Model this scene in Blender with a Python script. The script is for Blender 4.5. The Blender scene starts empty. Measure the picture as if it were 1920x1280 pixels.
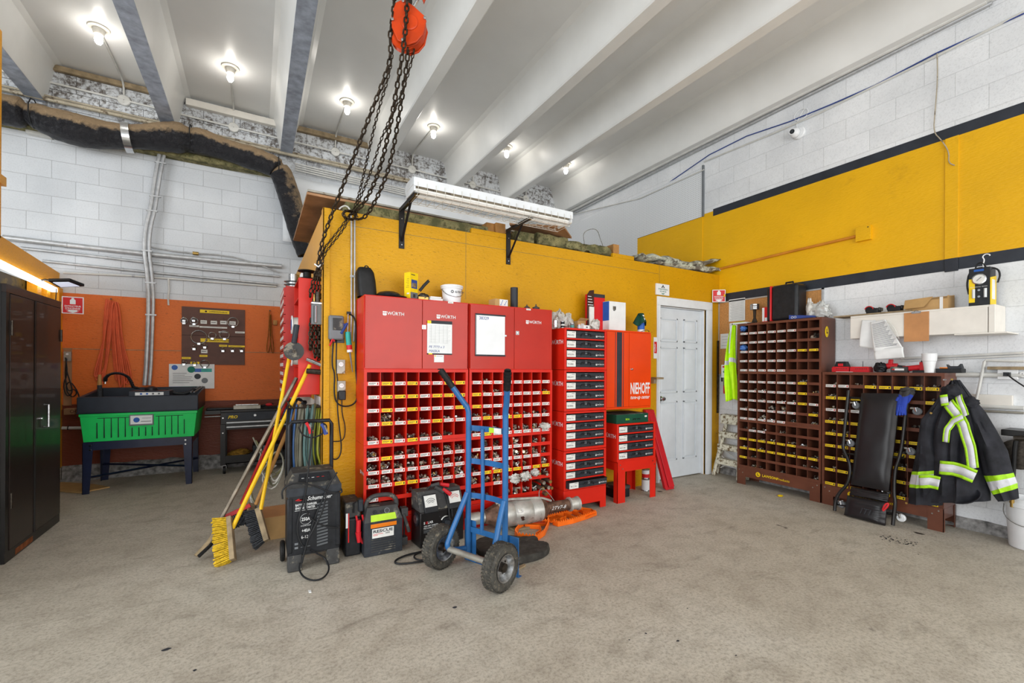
import bpy, math, random
from mathutils import Vector, Matrix, noise
random.seed(7)
SC = bpy.context.scene
COL = SC.collection
# ---------------------------------------------------------------- camera
F = 835.; YAW = math.radians(29.85); ROLL = math.radians(.31); CX = 960.; CY = 690.; H = 1.30
cR, sR = math.cos(ROLL), math.sin(ROLL); cY, sY = math.cos(YAW), math.sin(YAW)
cam = bpy.data.cameras.new('camera'); camo = bpy.data.objects.new('camera', cam); COL.objects.link(camo)
cam.sensor_width = 36; cam.lens = 36 * F / 1920; cam.shift_y = (CY - 640) / 1920; cam.clip_start = .05
rt = Vector((cY, -sY, 0)); fw = Vector((sY, cY, 0)); up = Vector((0, 0, 1))
r2 = rt * cR + up * sR; u2 = up * cR - rt * sR
camo.matrix_world = Matrix(((r2.x, u2.x, -fw.x, 0), (r2.y, u2.y, -fw.y, 0), (r2.z, u2.z, -fw.z, H), (0, 0, 0, 1)))
SC.camera = camo
SC.view_settings.view_transform = 'Standard'; SC.view_settings.look = 'None'
SC.view_settings.gamma = 1; SC.view_settings.use_curve_mapping = False
SC.view_settings.exposure = 0.1
# ---------------------------------------------------------------- daylight and added fill
w = bpy.data.worlds.new('daylight'); SC.world = w; w.use_nodes = True
w.node_tree.nodes['Background'].inputs[0].default_value = (.86, .93, 1, 1)
w.node_tree.nodes['Background'].inputs[1].default_value = 0.55
def area(name, loc, target, sx, sy, power, col):
    l = bpy.data.lights.new(name, 'AREA'); l.shape = 'RECTANGLE'; l.size = sx; l.size_y = sy; l.energy = power; l.color = col
    o = bpy.data.objects.new(name, l); COL.objects.link(o); o.location = loc
    o.rotation_euler = (Vector(target) - Vector(loc)).to_track_quat('-Z', 'Y').to_euler(); return o
area('garage_door_daylight', (1.2, -4.6, 2.1), (1.6, 4, 1.5), 8.0, 3.6, 370, (1, .985, .96))
area('left_fill_light', (-5.6, 0.4, 2.0), (2, 4, 1.5), 4.5, 3.2, 330, (.95, .98, 1))  # added fill from the left, brightens the right wall and orange boards
# ---------------------------------------------------------------- projection of measured photo points onto known planes
def ray(u, v):
    a = (u - CX) / F; b = -(v - CY) / F
    r = a * cR - b * sR; w_ = a * sR + b * cR
    return Vector((r * cY + sY, -r * sY + cY, w_))
def P(u, v, X=None, Y=None, Z=None, pl=None):
    d = ray(u, v)
    if X is not None: t = X / d.x
    elif Y is not None: t = Y / d.y
    elif Z is not None: t = (Z - H) / d.z
    else: t = pl[1].dot(pl[0] - Vector((0, 0, H))) / pl[1].dot(d)
    return Vector((d.x * t, d.y * t, H + d.z * t))
# ---------------------------------------------------------------- materials
def lin(c):
    return tuple((x / 255 / 12.92 if x / 255 <= .04045 else ((x / 255 + .055) / 1.055) ** 2.4) for x in c) + (1,)
class NT:
    def __init__(s, name):
        s.m = bpy.data.materials.new(name); s.m.use_nodes = True; s.t = s.m.node_tree; s.n = s.t.nodes
        s.b = s.n['Principled BSDF']; s.tc = s.n.new('ShaderNodeTexCoord'); s.b.inputs['Specular IOR Level'].default_value = .28
    def node(s, kind, **k):
        n = s.n.new('ShaderNode' + kind)
        for a, b in k.items(): setattr(n, a, b)
        return n
    def L(s, a, b): s.t.links.new(a, b)
    def noise(s, scale, detail=4, rough=.55, vec=None, dist=0):
        n = s.node('TexNoise'); n.inputs['Scale'].default_value = scale; n.inputs['Detail'].default_value = detail
        n.inputs['Roughness'].default_value = rough; n.inputs['Distortion'].default_value = dist
        s.L(vec or s.tc.outputs['Object'], n.inputs['Vector']); return n.outputs['Fac']
    def ramp(s, fac, stops, const=False):
        r = s.node('ValToRGB'); e = r.color_ramp.elements
        if const: r.color_ramp.interpolation = 'CONSTANT'
        while len(e) < len(stops): e.new(.5)
        for i, (p, c) in enumerate(stops): e[i].position = p; e[i].color = c if len(c) == 4 else tuple(c) + (1,)
        s.L(fac, r.inputs[0]); return r.outputs[0]
    def mix(s, fac, a, b, mode='MIX'):
        m = s.node('Mix', data_type='RGBA', blend_type=mode)
        for i, x in ((0, fac), (6, a), (7, b)):
            if isinstance(x, (int, float)): m.inputs[i].default_value = x
            elif isinstance(x, tuple): m.inputs[i].default_value = x
            else: s.L(x, m.inputs[i])
        return m.outputs[2]
    def math(s, op, a, b=None):
        m = s.node('Math', operation=op)
        for i, x in ((0, a), (1, b)):
            if x is None: continue
            if isinstance(x, (int, float)): m.inputs[i].default_value = x
            else: s.L(x, m.inputs[i])
        return m.outputs[0]
    def bump(s, h, strength=.3, dist=.01):
        b = s.node('Bump'); b.inputs['Strength'].default_value = strength; b.inputs['Distance'].default_value = dist
        s.L(h, b.inputs['Height']); s.L(b.outputs[0], s.b.inputs['Normal'])
    def col(s, c):
        if isinstance(c, tuple): s.b.inputs['Base Color'].default_value = c
        else: s.L(c, s.b.inputs['Base Color'])
    def set(s, **k):
        for a, b in k.items(): s.b.inputs[a.replace('_', ' ')].default_value = b
MATS = {}
def mat(name, c, rough=.5, metal=0, var=.12, sc=9, bump=0, bsc=60, alpha=1, dirt=None, dsc=5, dth=.6, coat=0, trans=0, emit=0):
    """a painted / plain material: base colour with gentle procedural variation, optional dirt blotches and bump"""
    t = NT(name); a = lin(c)
    n = t.noise(sc, 5)
    dk = tuple(x * (1 - var * 1.6) for x in a[:3]) + (1,); lt = tuple(min(1, x * (1 + var)) for x in a[:3]) + (1,)
    cc = t.ramp(n, [(.3, dk), (.7, lt)])
    if dirt:
        d = t.noise(dsc, 8, .7)
        k = t.ramp(d, [(dth - .03, (0, 0, 0, 1)), (dth + .05, (1, 1, 1, 1))])
        cc = t.mix(k, cc, lin(dirt))
    t.col(cc); t.set(Roughness=rough, Metallic=metal)
    if bump: t.bump(t.noise(bsc, 4), bump, .004)
    if coat: t.b.inputs['Coat Weight'].default_value = coat
    if alpha < 1: t.b.inputs['Alpha'].default_value = alpha
    if trans: t.b.inputs['Transmission Weight'].default_value = trans
    if emit:
        t.b.inputs['Emission Color'].default_value = a; t.b.inputs['Emission Strength'].default_value = emit
    MATS[name] = t.m; return t.m
def block_mat(name, axes, base, mortar, zfeat=None, rough=.6, bs=1.0):
    """painted concrete block; axes picks the two object axes the courses run along"""
    t = NT(name); sp = t.node('SeparateXYZ'); t.L(t.tc.outputs['Object'], sp.inputs[0])
    cb = t.node('CombineXYZ'); t.L(sp.outputs[axes[0]], cb.inputs[0]); t.L(sp.outputs[axes[1]], cb.inputs[1])
    br = t.node('TexBrick'); t.L(cb.outputs[0], br.inputs['Vector']); i = br.inputs
    i['Scale'].default_value = 1; i['Mortar Size'].default_value = .004; i['Mortar Smooth'].default_value = .6
    i['Brick Width'].default_value = .4; i['Row Height'].default_value = .2; i['Bias'].default_value = 0
    a = lin(base); i['Color1'].default_value = a; i['Color2'].default_value = tuple(x * .93 for x in a[:3]) + (1,)
    i['Mortar'].default_value = lin(mortar)
    big = t.noise(1.3, 6, .6); cc = t.mix(t.ramp(big, [(.35, (0, 0, 0, 1)), (.75, (.35,) * 3 + (1,))]), br.outputs['Color'], lin((150, 156, 164)))
    sp_ = t.noise(70, 5, .8); cc = t.mix(t.ramp(sp_, [(.5, (0, 0, 0, 1)), (.72, (.35,) * 3 + (1,))]), cc, lin((140, 142, 146))); chips = t.noise(5.5, 6, .6); cc = t.mix(t.ramp(chips, [(.735, (0, 0, 0, 1)), (.75, (1, 1, 1, 1))]), cc, lin((176, 160, 128)))
    if zfeat:                      # grimy, stained and flaking near the roof
        g = t.noise(3.2, 10, .78); g2 = t.noise(22, 6, .8)
        zz = t.math('SUBTRACT', sp.outputs[2], zfeat)
        zz = t.math('MULTIPLY', zz, 3.0); zz = t.math('MINIMUM', t.math('MAXIMUM', zz, 0), 1)
        k = t.ramp(t.math('MULTIPLY', t.math('ADD', g, g2), .5), [(.47, (0, 0, 0, 1)), (.56, (1, 1, 1, 1))])
        k = t.math('MULTIPLY', k, t.math('MULTIPLY', zz, .9)); cc = t.mix(k, cc, lin((70, 58, 46)))
        cc = t.mix(t.math('MULTIPLY', t.math('MULTIPLY', zz, .8), br.outputs['Fac']), cc, lin((40, 36, 34)))
    t.col(cc); t.set(Roughness=rough)
    h = t.math('ADD', t.math('MULTIPLY', br.outputs['Fac'], -1.0), t.math('MULTIPLY', t.noise(90, 3), .35))
    t.bump(h, .35 * bs, .006); MATS[name] = t.m; return t.m
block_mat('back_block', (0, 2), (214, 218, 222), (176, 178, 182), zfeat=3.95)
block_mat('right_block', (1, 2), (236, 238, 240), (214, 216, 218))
# concrete floor
t = NT('floor_concrete')
n1 = t.noise(.55, 8, .6); n2 = t.noise(6, 10, .7); n3 = t.noise(60, 6, .8)
c = t.ramp(n1, [(.3, lin((172, 164, 150))), (.5, lin((190, 183, 169))), (.72, lin((202, 197, 186)))])
c = t.mix(t.ramp(n2, [(.45, (0, 0, 0, 1)), (.75, (.55,) * 3 + (1,))]), c, lin((132, 122, 108)))
c = t.mix(t.ramp(n3, [(.46, (0, 0, 0, 1)), (.66, (.62,) * 3 + (1,))]), c, lin((108, 100, 88)))
mp = t.node('Mapping'); t.L(t.tc.outputs['Object'], mp.inputs[0]); mp.inputs['Scale'].default_value = (1, 2.6, 1); mp.inputs['Rotation'].default_value = (0, 0, .5)
n4 = t.noise(2.3, 12, .72, vec=mp.outputs[0], dist=.6)
c = t.mix(t.ramp(n4, [(.56, (0, 0, 0, 1)), (.70, (.5,) * 3 + (1,))]), c, lin((104, 96, 84)))
n5 = t.noise(3.1, 2, .4); c = t.mix(t.ramp(n5, [(.765, (0, 0, 0, 1)), (.78, (1, 1, 1, 1))]), c, lin((52, 46, 42)))
t.col(c); t.set(Roughness=.62); t.bump(t.math('ADD', n2, t.math('MULTIPLY', n3, .5)), .22, .01); MATS['floor_concrete'] = t.m
# yellow painted strand board
def osb(name, c, fl):
    t = NT(name); base = t.ramp(t.noise(1.2, 4), [(.3, lin(tuple(x * .93 for x in c))), (.7, lin(c))])
    v = t.node('TexVoronoi', feature='F1'); v.inputs['Scale'].default_value = 26
    mp = t.node('Mapping'); mp.inputs['Scale'].default_value = (1, 1, 2.6); mp.inputs['Rotation'].default_value = (0, .5, 0)
    t.L(t.tc.outputs['Object'], mp.inputs[0]); t.L(mp.outputs[0], v.inputs['Vector'])
    n = t.noise(38, 6, .75, vec=mp.outputs[0], dist=1.2)
    cc = t.mix(t.ramp(n, [(.58, (0, 0, 0, 1)), (.66, (fl,) * 3 + (1,))]), base, lin(tuple(x * .62 for x in c)))
    d = t.noise(1.8, 9, .75); cc = t.mix(t.ramp(d, [(.6, (0, 0, 0, 1)), (.8, (.4,) * 3 + (1,))]), cc, lin((120, 80, 20)))
    t.col(cc); t.set(Roughness=.45); t.bump(t.math('ADD', v.outputs['Distance'], n), .3, .006); MATS[name] = t.m
osb('yellow_board', (207, 152, 4), .9); osb('yellow_paint', (234, 178, 10), .12); osb('yellow_side', (226, 165, 62), .2)
osb('orange_board', (222, 112, 42), .9); osb('rust_paint', (120, 56, 34), .6); osb('amber_timber', (246, 172, 34), .7)
mat('ceiling_paint', (226, 227, 226), .32, var=.03, sc=1.5, coat=.15)
mat('stem_paint', (226, 227, 225), .34, var=.04, sc=2, dirt=(120, 120, 118), dsc=40, dth=.73)
mat('stem_shade', (158, 166, 180), .45, 0, var=.2, sc=12)
mat('white_door', (214, 220, 226), .35, var=.03); mat('white_trim', (222, 226, 230), .35, var=.04)
mat('black_paint', (46, 50, 58), .5, var=.15, dirt=(90, 92, 96), dsc=20, dth=.72)
mat('white_sheet', (222, 226, 230), .4, var=.05, sc=3, bump=.3, bsc=4)
t = NT('pegboard_white'); sp = t.node('SeparateXYZ'); t.L(t.tc.outputs['Object'], sp.inputs[0])
ff = [t.math('PINGPONG', t.math('MULTIPLY', sp.outputs[k], 1.0), .0254 / 2) for k in (1, 2)]
dd = t.math('SQRT', t.math('ADD', t.math('POWER', ff[0], 2), t.math('POWER', ff[1], 2)))
t.col(t.mix(t.ramp(t.math('MULTIPLY', dd, 100), [(.34, (1, 1, 1, 1)), (.42, (0, 0, 0, 1))]), lin((222, 225, 228)), lin((90, 92, 96)))); t.set(Roughness=.5); MATS['pegboard_white'] = t.m
mat('galv', (186, 188, 190), .42, .45, var=.12, sc=20); mat('pipe_white', (208, 208, 204), .4, .1, var=.08, dirt=(120, 110, 96), dsc=14, dth=.68)
mat('pipe_dirt_shade', (176, 166, 146), .5, .1, var=.2, dirt=(96, 82, 64), dsc=9, dth=.56); mat('pipe_orange', (204, 132, 44), .4, var=.1)
mat('red', (208, 36, 20), .34, var=.07, sc=3); mat('red_door', (178, 34, 14), .26, var=.06, sc=4, coat=.15, bump=.04, bsc=120)
mat('red_deep', (190, 26, 18), .34, var=.08); mat('red_faded', (192, 52, 46), .35, var=.16, sc=6)
mat('orange_cab', (222, 66, 12), .28, var=.06, sc=3, coat=.1); mat('brown_rack', (102, 60, 44), .38, var=.14, sc=5, coat=.15)
mat('bin_dark', (60, 32, 24), .6); mat('white_card', (222, 222, 218), .5, var=.05, sc=30); mat('yellow_card', (240, 205, 22), .45, var=.06, sc=30)
mat('ink', (52, 54, 60), .6); mat('ink_blue', (52, 72, 140), .6); mat('ink_teal', (30, 120, 100), .6); mat('ink_red', (196, 34, 34), .5)
mat('steel', (176, 178, 180), .3, .95, var=.25, sc=60); mat('brass', (176, 146, 84), .35, .9, var=.2); mat('dark_steel', (70, 64, 58), .45, .8, var=.35, sc=50)
mat('nuts', (186, 178, 164), .35, .6, var=.45, sc=40); mat('chrome', (200, 202, 204), .15, 1, var=.08)
mat('black_steel', (28, 26, 26), .38, var=.3, sc=4, coat=.1, dirt=(84, 78, 72), dsc=7, dth=.7); mat('brown_steel', (40, 30, 27), .36, var=.25, sc=2, coat=.15, dirt=(96, 84, 76), dsc=9, dth=.70)
mat('rust', (136, 78, 44), .8, var=.3, sc=20)
mat('black_plastic', (30, 32, 36), .42, var=.25, sc=30); mat('dark_plastic', (46, 50, 56), .5, var=.2, sc=20, dirt=(110, 106, 98), dsc=16, dth=.68)
mat('dusty_plastic', (62, 62, 62), .6, var=.2, sc=14, dirt=(132, 126, 112), dsc=10, dth=.58); mat('grey_plastic', (112, 116, 120), .5, var=.1)
mat('rubber', (24, 24, 25), .55, var=.3, sc=30); mat('cable', (30, 31, 33), .5, var=.2); mat('tyre', (72, 70, 65), .75, var=.3, sc=16, dirt=(112, 104, 90), dsc=60, dth=.58, bump=.4, bsc=40)
mat('foam_rubber', (62, 60, 56), .85, var=.3, sc=20, bump=.9, bsc=30)
mat('truck_blue', (44, 100, 156), .32, var=.15, sc=7, coat=.2, dirt=(90, 100, 110), dsc=14, dth=.7); mat('green_tank', (34, 206, 100), .4, var=.06)
mat('navy_steel', (26, 34, 62), .35, var=.15, coat=.3); mat('tub_black', (42, 48, 58), .45, var=.12)
mat('galv_dull', (164, 160, 150), .5, .5, var=.2, sc=9, dirt=(104, 84, 64), dsc=6, dth=.6); mat('muffler', (186, 184, 178), .42, .5, var=.25, sc=10, dirt=(104, 92, 80), dsc=8, dth=.6)
mat('rusty_pipe', (110, 84, 70), .6, .4, var=.4, sc=26); mat('orange_plastic', (242, 110, 26), .4, var=.06); mat('hoist_orange', (190, 60, 14), .38, var=.14, sc=9, dirt=(120, 60, 30), dsc=20, dth=.68)
mat('chain_steel', (62, 52, 42), .5, .7, var=.4, sc=40); mat('orange_cord', (218, 98, 62), .5, var=.1); mat('pole_yellow', (238, 190, 34), .35, var=.1, sc=12)
mat('pole_grey', (136, 126, 112), .45, .5, var=.3, sc=12); mat('pole_red', (176, 40, 34), .35); mat('bristle_yellow', (214, 176, 40), .8, var=.3, sc=60, bump=.8, bsc=120)
mat('bristle_dark', (54, 56, 60), .8, var=.4, sc=60, bump=.8, bsc=120); mat('wood', (176, 128, 72), .6, var=.2, sc=12, bump=.2); mat('wood_old', (150, 132, 104), .7, var=.25, sc=14, bump=.3)
mat('plywood', (164, 124, 90), .55, var=.25, sc=5); mat('cardboard', (186, 150, 100), .7, var=.08); mat('hardboard', (190, 136, 88), .55, var=.08)
mat('cork', (192, 138, 82), .8, var=.14, sc=60, bump=.3); mat('wool', (136, 130, 92), .95, var=.45, sc=24, bump=1, bsc=26, dirt=(84, 84, 56), dsc=12, dth=.52)
mat('wool_grey', (200, 204, 188), .9, var=.3, sc=14, bump=1, bsc=20, dirt=(108, 102, 92), dsc=8, dth=.50); mat('foil_film', (196, 198, 196), .25, .2, var=.2, sc=12, bump=.8, bsc=26)
mat('clear_bag', (214, 212, 206), .22, var=.2, sc=20, alpha=.82, bump=.9, bsc=30, dirt=(130, 122, 108), dsc=12, dth=.58)
mat('shelf_white', (226, 222, 214), .45, var=.04, dirt=(150, 128, 104), dsc=16, dth=.74); mat('plastic_white', (226, 228, 230), .3, var=.03); mat('paper', (224, 226, 226), .6, var=.04, sc=12)
mat('hivis', (196, 250, 20), .55, var=.08, sc=14); mat('lime_tape', (160, 214, 30), .5, var=.1, sc=60); mat('reflective', (206, 208, 214), .35, var=.12, sc=16); mat('jacket', (38, 39, 45), .8, var=.35, sc=10, bump=.5, bsc=16)
mat('vinyl', (34, 32, 34), .34, var=.15, sc=5, bump=.12, bsc=8); mat('glove_blue', (44, 70, 170), .7, var=.2); mat('nitrile', (84, 128, 200), .5, var=.1)
mat('bright_blue', (36, 92, 176), .4); mat('case_green', (22, 74, 54), .4, var=.1); mat('case_red', (196, 36, 44), .4, var=.05); mat('rag_green', (14, 64, 50), .8, var=.3, sc=12)
mat('sign_red', (204, 32, 36), .35, var=.04); mat('peg_brown', (92, 58, 46), .5, var=.1); mat('glass_lens', (210, 214, 216), .1, var=.02); mat('teal', (40, 160, 150), .4)
mat('hose_grey', (116, 114, 100), .5, var=.2); mat('hose_teal', (84, 112, 110), .45, var=.2); mat('hose_olive', (108, 104, 72), .5, var=.25); mat('hose_lime', (150, 156, 56), .45); mat('hose_blue', (58, 92, 140), .45)
mat('ladder_paint', (212, 208, 188), .6, var=.1, dirt=(110, 92, 64), dsc=26, dth=.53); mat('amber_lens', (220, 120, 30), .2, var=.1); mat('lime_panel', (176, 214, 50), .4, var=.1)
mat('wire_white', (206, 204, 196), .4, var=.06); mat('tube_glow', (236, 236, 232), .4, emit=.15); mat('led_strip', (255, 255, 255), .4, emit=4); mat('led_panel', (222, 232, 255), .3, emit=.6)
mat('bulb', (255, 248, 238), .3, emit=60); mat('porcelain', (214, 210, 200), .35, var=.05); mat('burlap', (188, 170, 130), .9); mat('skin_duct', (30, 30, 33), .2, var=.5, sc=14, bump=1, bsc=22)
mat('duct_dust', (146, 124, 98), .7, var=.25, sc=16, bump=.7, bsc=22); mat('foil_tape', (210, 212, 214), .2, .9); mat('dirty_rough', (140, 138, 136), .9, var=.4, sc=22, bump=1, bsc=26); mat('strap', (150, 112, 40), .7, var=.3, sc=20)
mat('black_brick', (136, 118, 30), .7, var=.6, sc=6, dirt=(40, 36, 24), dsc=3, dth=.48)
# duct: dust lies on its upward faces
t = NT('duct_film'); g = t.node('NewGeometry'); sp = t.node('SeparateXYZ'); t.L(g.outputs['Normal'], sp.inputs[0])
k = t.math('ADD', sp.outputs[2], t.math('MULTIPLY', t.math('SUBTRACT', t.noise(16, 6, .7), .5), .9))
t.col(t.mix(t.ramp(k, [(-.0, (0, 0, 0, 1)), (.22, (1, 1, 1, 1))]), lin((32, 32, 36)), lin((148, 126, 98))))
t.L(t.ramp(k, [(.0, (.2,) * 3 + (1,)), (.22, (.75,) * 3 + (1,))]), t.b.inputs['Roughness']); t.bump(t.noise(18, 5, .7, dist=1.5), .9, .03); MATS['duct_film'] = t.m
# ---------------------------------------------------------------- mesh building
RM = {}
class MB:
    def __init__(s): s.v = []; s.f = []; s.fm = []; s.ms = []
    def mi(s, m):
        if m not in s.ms: s.ms.append(m)
        return s.ms.index(m)
    def add(s, vs, fs, m):
        o = len(s.v); s.v += [Vector(v) for v in vs]
        for i, f in enumerate(fs):
            s.f.append([o + k for k in f]); s.fm.append(s.mi(m if isinstance(m, str) else m[i]))
        return s
    def box(s, a, b, m, M=None):
        x0, y0, z0 = a; x1, y1, z1 = b
        vs = [Vector(p) for p in ((x0, y0, z0), (x1, y0, z0), (x1, y1, z0), (x0, y1, z0), (x0, y0, z1), (x1, y0, z1), (x1, y1, z1), (x0, y1, z1))]
        if M is not None: vs = [M @ v for v in vs]
        return s.add(vs, [(0, 3, 2, 1), (4, 5, 6, 7), (0, 1, 5, 4), (1, 2, 6, 5), (2, 3, 7, 6), (3, 0, 4, 7)], m)
    def hexa(s, p, m): return s.add(p, [(0, 3, 2, 1), (4, 5, 6, 7), (0, 1, 5, 4), (1, 2, 6, 5), (2, 3, 7, 6), (3, 0, 4, 7)], m)
    def tube(s, pts, r, m, n=8, closed=False, smooth=0, r2=None, flat=None):
        pts = [Vector(p) for p in pts]
        for _ in range(smooth):
            q = []; L = len(pts)
            if closed:
                for i in range(L): a, b = pts[i], pts[(i + 1) % L]; q += [a * .75 + b * .25, a * .25 + b * .75]
            else:
                q = [pts[0]]
                for i in range(L - 1): a, b = pts[i], pts[i + 1]; q += [a * .75 + b * .25, a * .25 + b * .75]
                q.append(pts[-1])
            pts = q
        L = len(pts); rings = []; up_ = None
        for i, p in enumerate(pts):
            if closed: d = pts[(i + 1) % L] - pts[i - 1]
            else: d = pts[min(i + 1, L - 1)] - pts[max(i - 1, 0)]
            if d.length < 1e-9: d = Vector((0, 0, 1))
            d.normalize()
            if up_ is None: up_ = Vector((0, 0, 1)) if abs(d.z) < .9 else Vector((1, 0, 0))
            x = up_.cross(d)
            if x.length < 1e-6: x = Vector((0, 1, 0)).cross(d)
            x.normalize(); y = d.cross(x); up_ = y
            rr = r if r2 is None else r + (r2 - r) * i / (L - 1)
            ry = rr if flat is None else flat
            rings.append([p + x * math.cos(2 * math.pi * k / n) * rr + y * math.sin(2 * math.pi * k / n) * ry for k in range(n)])
        vs = [v for q in rings for v in q]; fs = []
        for i in range(L if closed else L - 1):
            j = (i + 1) % L
            for k in range(n): fs.append((i * n + k, i * n + (k + 1) % n, j * n + (k + 1) % n, j * n + k))
        if not closed: fs += [tuple(range(n))[::-1], tuple((L - 1) * n + k for k in range(n))]
        return s.add(vs, fs, m)
    def cyl(s, a, b, r, m, n=16, r2=None): return s.tube([a, b], r, m, n, r2=r2)
    def lathe(s, prof, o, m, n=24, ax='Z', M=None, ang=2 * math.pi):
        o = Vector(o); vs = []; L = len(prof)
        for r, z in prof:
            for k in range(n):
                a = ang * k / n; c_, s_ = r * math.cos(a), r * math.sin(a)
                p = {'Z': Vector((c_, s_, z)), 'Y': Vector((s_, z, c_)), 'X': Vector((z, c_, s_))}[ax]
                vs.append(o + (M @ p if M is not None else p))
        fs = [(i * n + k, i * n + (k + 1) % n, (i + 1) * n + (k + 1) % n, (i + 1) * n + k) for i in range(L - 1) for k in range(n)]
        if prof[0] == prof[-1] or (L == 2 and prof[0][1] == prof[1][1]): return s.add(vs, fs, m)
        if prof[0][0] > 1e-6: fs.append(tuple(range(n))[::-1])
        if prof[-1][0] > 1e-6: fs.append(tuple((L - 1) * n + k for k in range(n)))
        return s.add(vs, fs, m)
    def prism(s, poly, d, m):
        """poly: 3D points; d: extrusion vector"""
        poly = [Vector(p) for p in poly]; d = Vector(d); n = len(poly)
        return s.add(poly + [p + d for p in poly], [tuple(range(n))[::-1], tuple(range(n, 2 * n))] + [(i, (i + 1) % n, n + (i + 1) % n, n + i) for i in range(n)], m)
    def plate(s, poly, d, m): return s.prism(poly, d, m)
    def grid(s, fn, nu, nv, m, wrapu=False):
        vs = [fn(i / nu, j / nv) for j in range(nv + 1) for i in range(nu + (0 if wrapu else 1))]; W = nu if wrapu else nu + 1
        fs = [(j * W + i, j * W + (i + 1) % W, (j + 1) * W + (i + 1) % W, (j + 1) * W + i) for j in range(nv) for i in range(nu)]
        mm = m if isinstance(m, str) else [m(i / nu, j / nv) for j in range(nv) for i in range(nu)]
        return s.add(vs, fs, mm)
    def blob(s, c, r, m, nz=.25, f=6, seed=0, nu=20, nv=12, cut=None):
        c = Vector(c); r = Vector(r)
        def fn(u, v):
            a = 2 * math.pi * u; b = math.pi * (v * .98 + .01)
            d = Vector((math.cos(a) * math.sin(b), math.sin(a) * math.sin(b), math.cos(b)))
            q = d * (1 + nz * noise.noise(d * f * .5 + Vector((seed * 3.1, seed, 0))) + nz * .5 * noise.noise(d * f * 1.6 + Vector((seed, 0, 7))))
            p = c + Vector((q.x * r.x, q.y * r.y, q.z * r.z))
            if cut is not None and p.z < cut: p.z = cut
            return p
        s.grid(fn, nu, nv, m, True); n = len(s.v); k = nu
        base = n - (nv + 1) * nu; s.f.append([base + i for i in range(nu)]); s.fm.append(s.mi(m)); s.f.append([n - nu + i for i in range(nu)][::-1]); s.fm.append(s.mi(m)); return s
    def text(s, txt, o, right, upv, size, m, width=None, depth=.0008, align='LEFT', shear=0, bold=0):
        cu = bpy.data.curves.new('lettering', 'FONT'); cu.body = txt; cu.size = 1; cu.align_x = align; cu.shear = shear; cu.offset = bold; cu.resolution_u = 2
        ob = bpy.data.objects.new('lettering', cu); me = ob.to_mesh()
        R = Vector(right).normalized(); U = Vector(upv).normalized(); N = R.cross(U); o = Vector(o)
        if len(me.vertices):
            sx = size
            if width:
                xs = [v.co.x for v in me.vertices]; sx = width / (max(xs) - min(xs))
            s.add([o + R * v.co.x * sx + U * v.co.y * size + N * depth for v in me.vertices], [tuple(p.vertices) for p in me.polygons], m)
        ob.to_mesh_clear(); bpy.data.objects.remove(ob); bpy.data.curves.remove(cu); return s
    def build(s, name, parent=None, bev=0, w=True, label=None, solid=0, sub=0, ang=35, seg=2):
        me = bpy.data.meshes.new(name); vs = s.v
        root = parent
        while root is not None and root.parent is not None: root = root.parent
        if w and root is not None and root.name in RM:
            Mi = RM[root.name]; vs = [Mi @ v for v in vs]
        me.from_pydata([tuple(v) for v in vs], [], s.f)
        for m in s.ms: me.materials.append(MATS[m])
        me.polygons.foreach_set('material_index', s.fm)
        me.polygons.foreach_set('use_smooth', [True] * len(s.f))
        me.update(); me.set_sharp_from_angle(angle=math.radians(ang))
        o = bpy.data.objects.new(name, me); COL.objects.link(o); o.parent = parent
        if label: o['label'] = label
        if solid: md = o.modifiers.new('thickness', 'SOLIDIFY'); md.thickness = solid; md.offset = 0
        if sub: md = o.modifiers.new('smooth', 'SUBSURF'); md.levels = sub; md.render_levels = sub
        if bev: md = o.modifiers.new('edge', 'BEVEL'); md.width = bev; md.segments = seg; md.limit_method = 'ANGLE'; md.angle_limit = math.radians(40)
        return o
def tag(o, label, cat, group=None, kind=None):
    o['label'] = label; o['category'] = cat
    if group: o['group'] = group
    if kind: o['kind'] = kind
    return o
def thing(name, label, cat, loc=(0, 0, 0), rz=0, group=None, M=None):
    o = bpy.data.objects.new(name, None); COL.objects.link(o); o.empty_display_size = .1
    mm = M if M is not None else Matrix.Translation(Vector(loc)) @ Matrix.Rotation(rz, 4, 'Z')
    o.matrix_world = mm; RM[o.name] = mm.inverted(); return tag(o, label, cat, group)
def struct(name, mb, **k):
    o = mb.build(name, **k); o['kind'] = 'structure'; return o
def one(name, mb, label, cat, group=None, kind=None, **k): return tag(mb.build(name, **k), label, cat, group, kind)
def dup(root, M, label, group=None):
    r = root.copy(); COL.objects.link(r); r.matrix_world = M; r['label'] = label; RM[r.name] = M.inverted()
    if group: r['group'] = group
    def rec(a, b):
        for ch in list(a.children):
            if ch is b: continue
            c_ = ch.copy(); COL.objects.link(c_); c_.parent = b; rec(ch, c_)
    rec(root, r); return r
V = Vector
def T(*a): return Matrix.Translation(V(a))
def RZ(d): return Matrix.Rotation(math.radians(d), 4, 'Z')
EX, EY, EZ = V((1, 0, 0)), V((0, 1, 0)), V((0, 0, 1))
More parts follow.
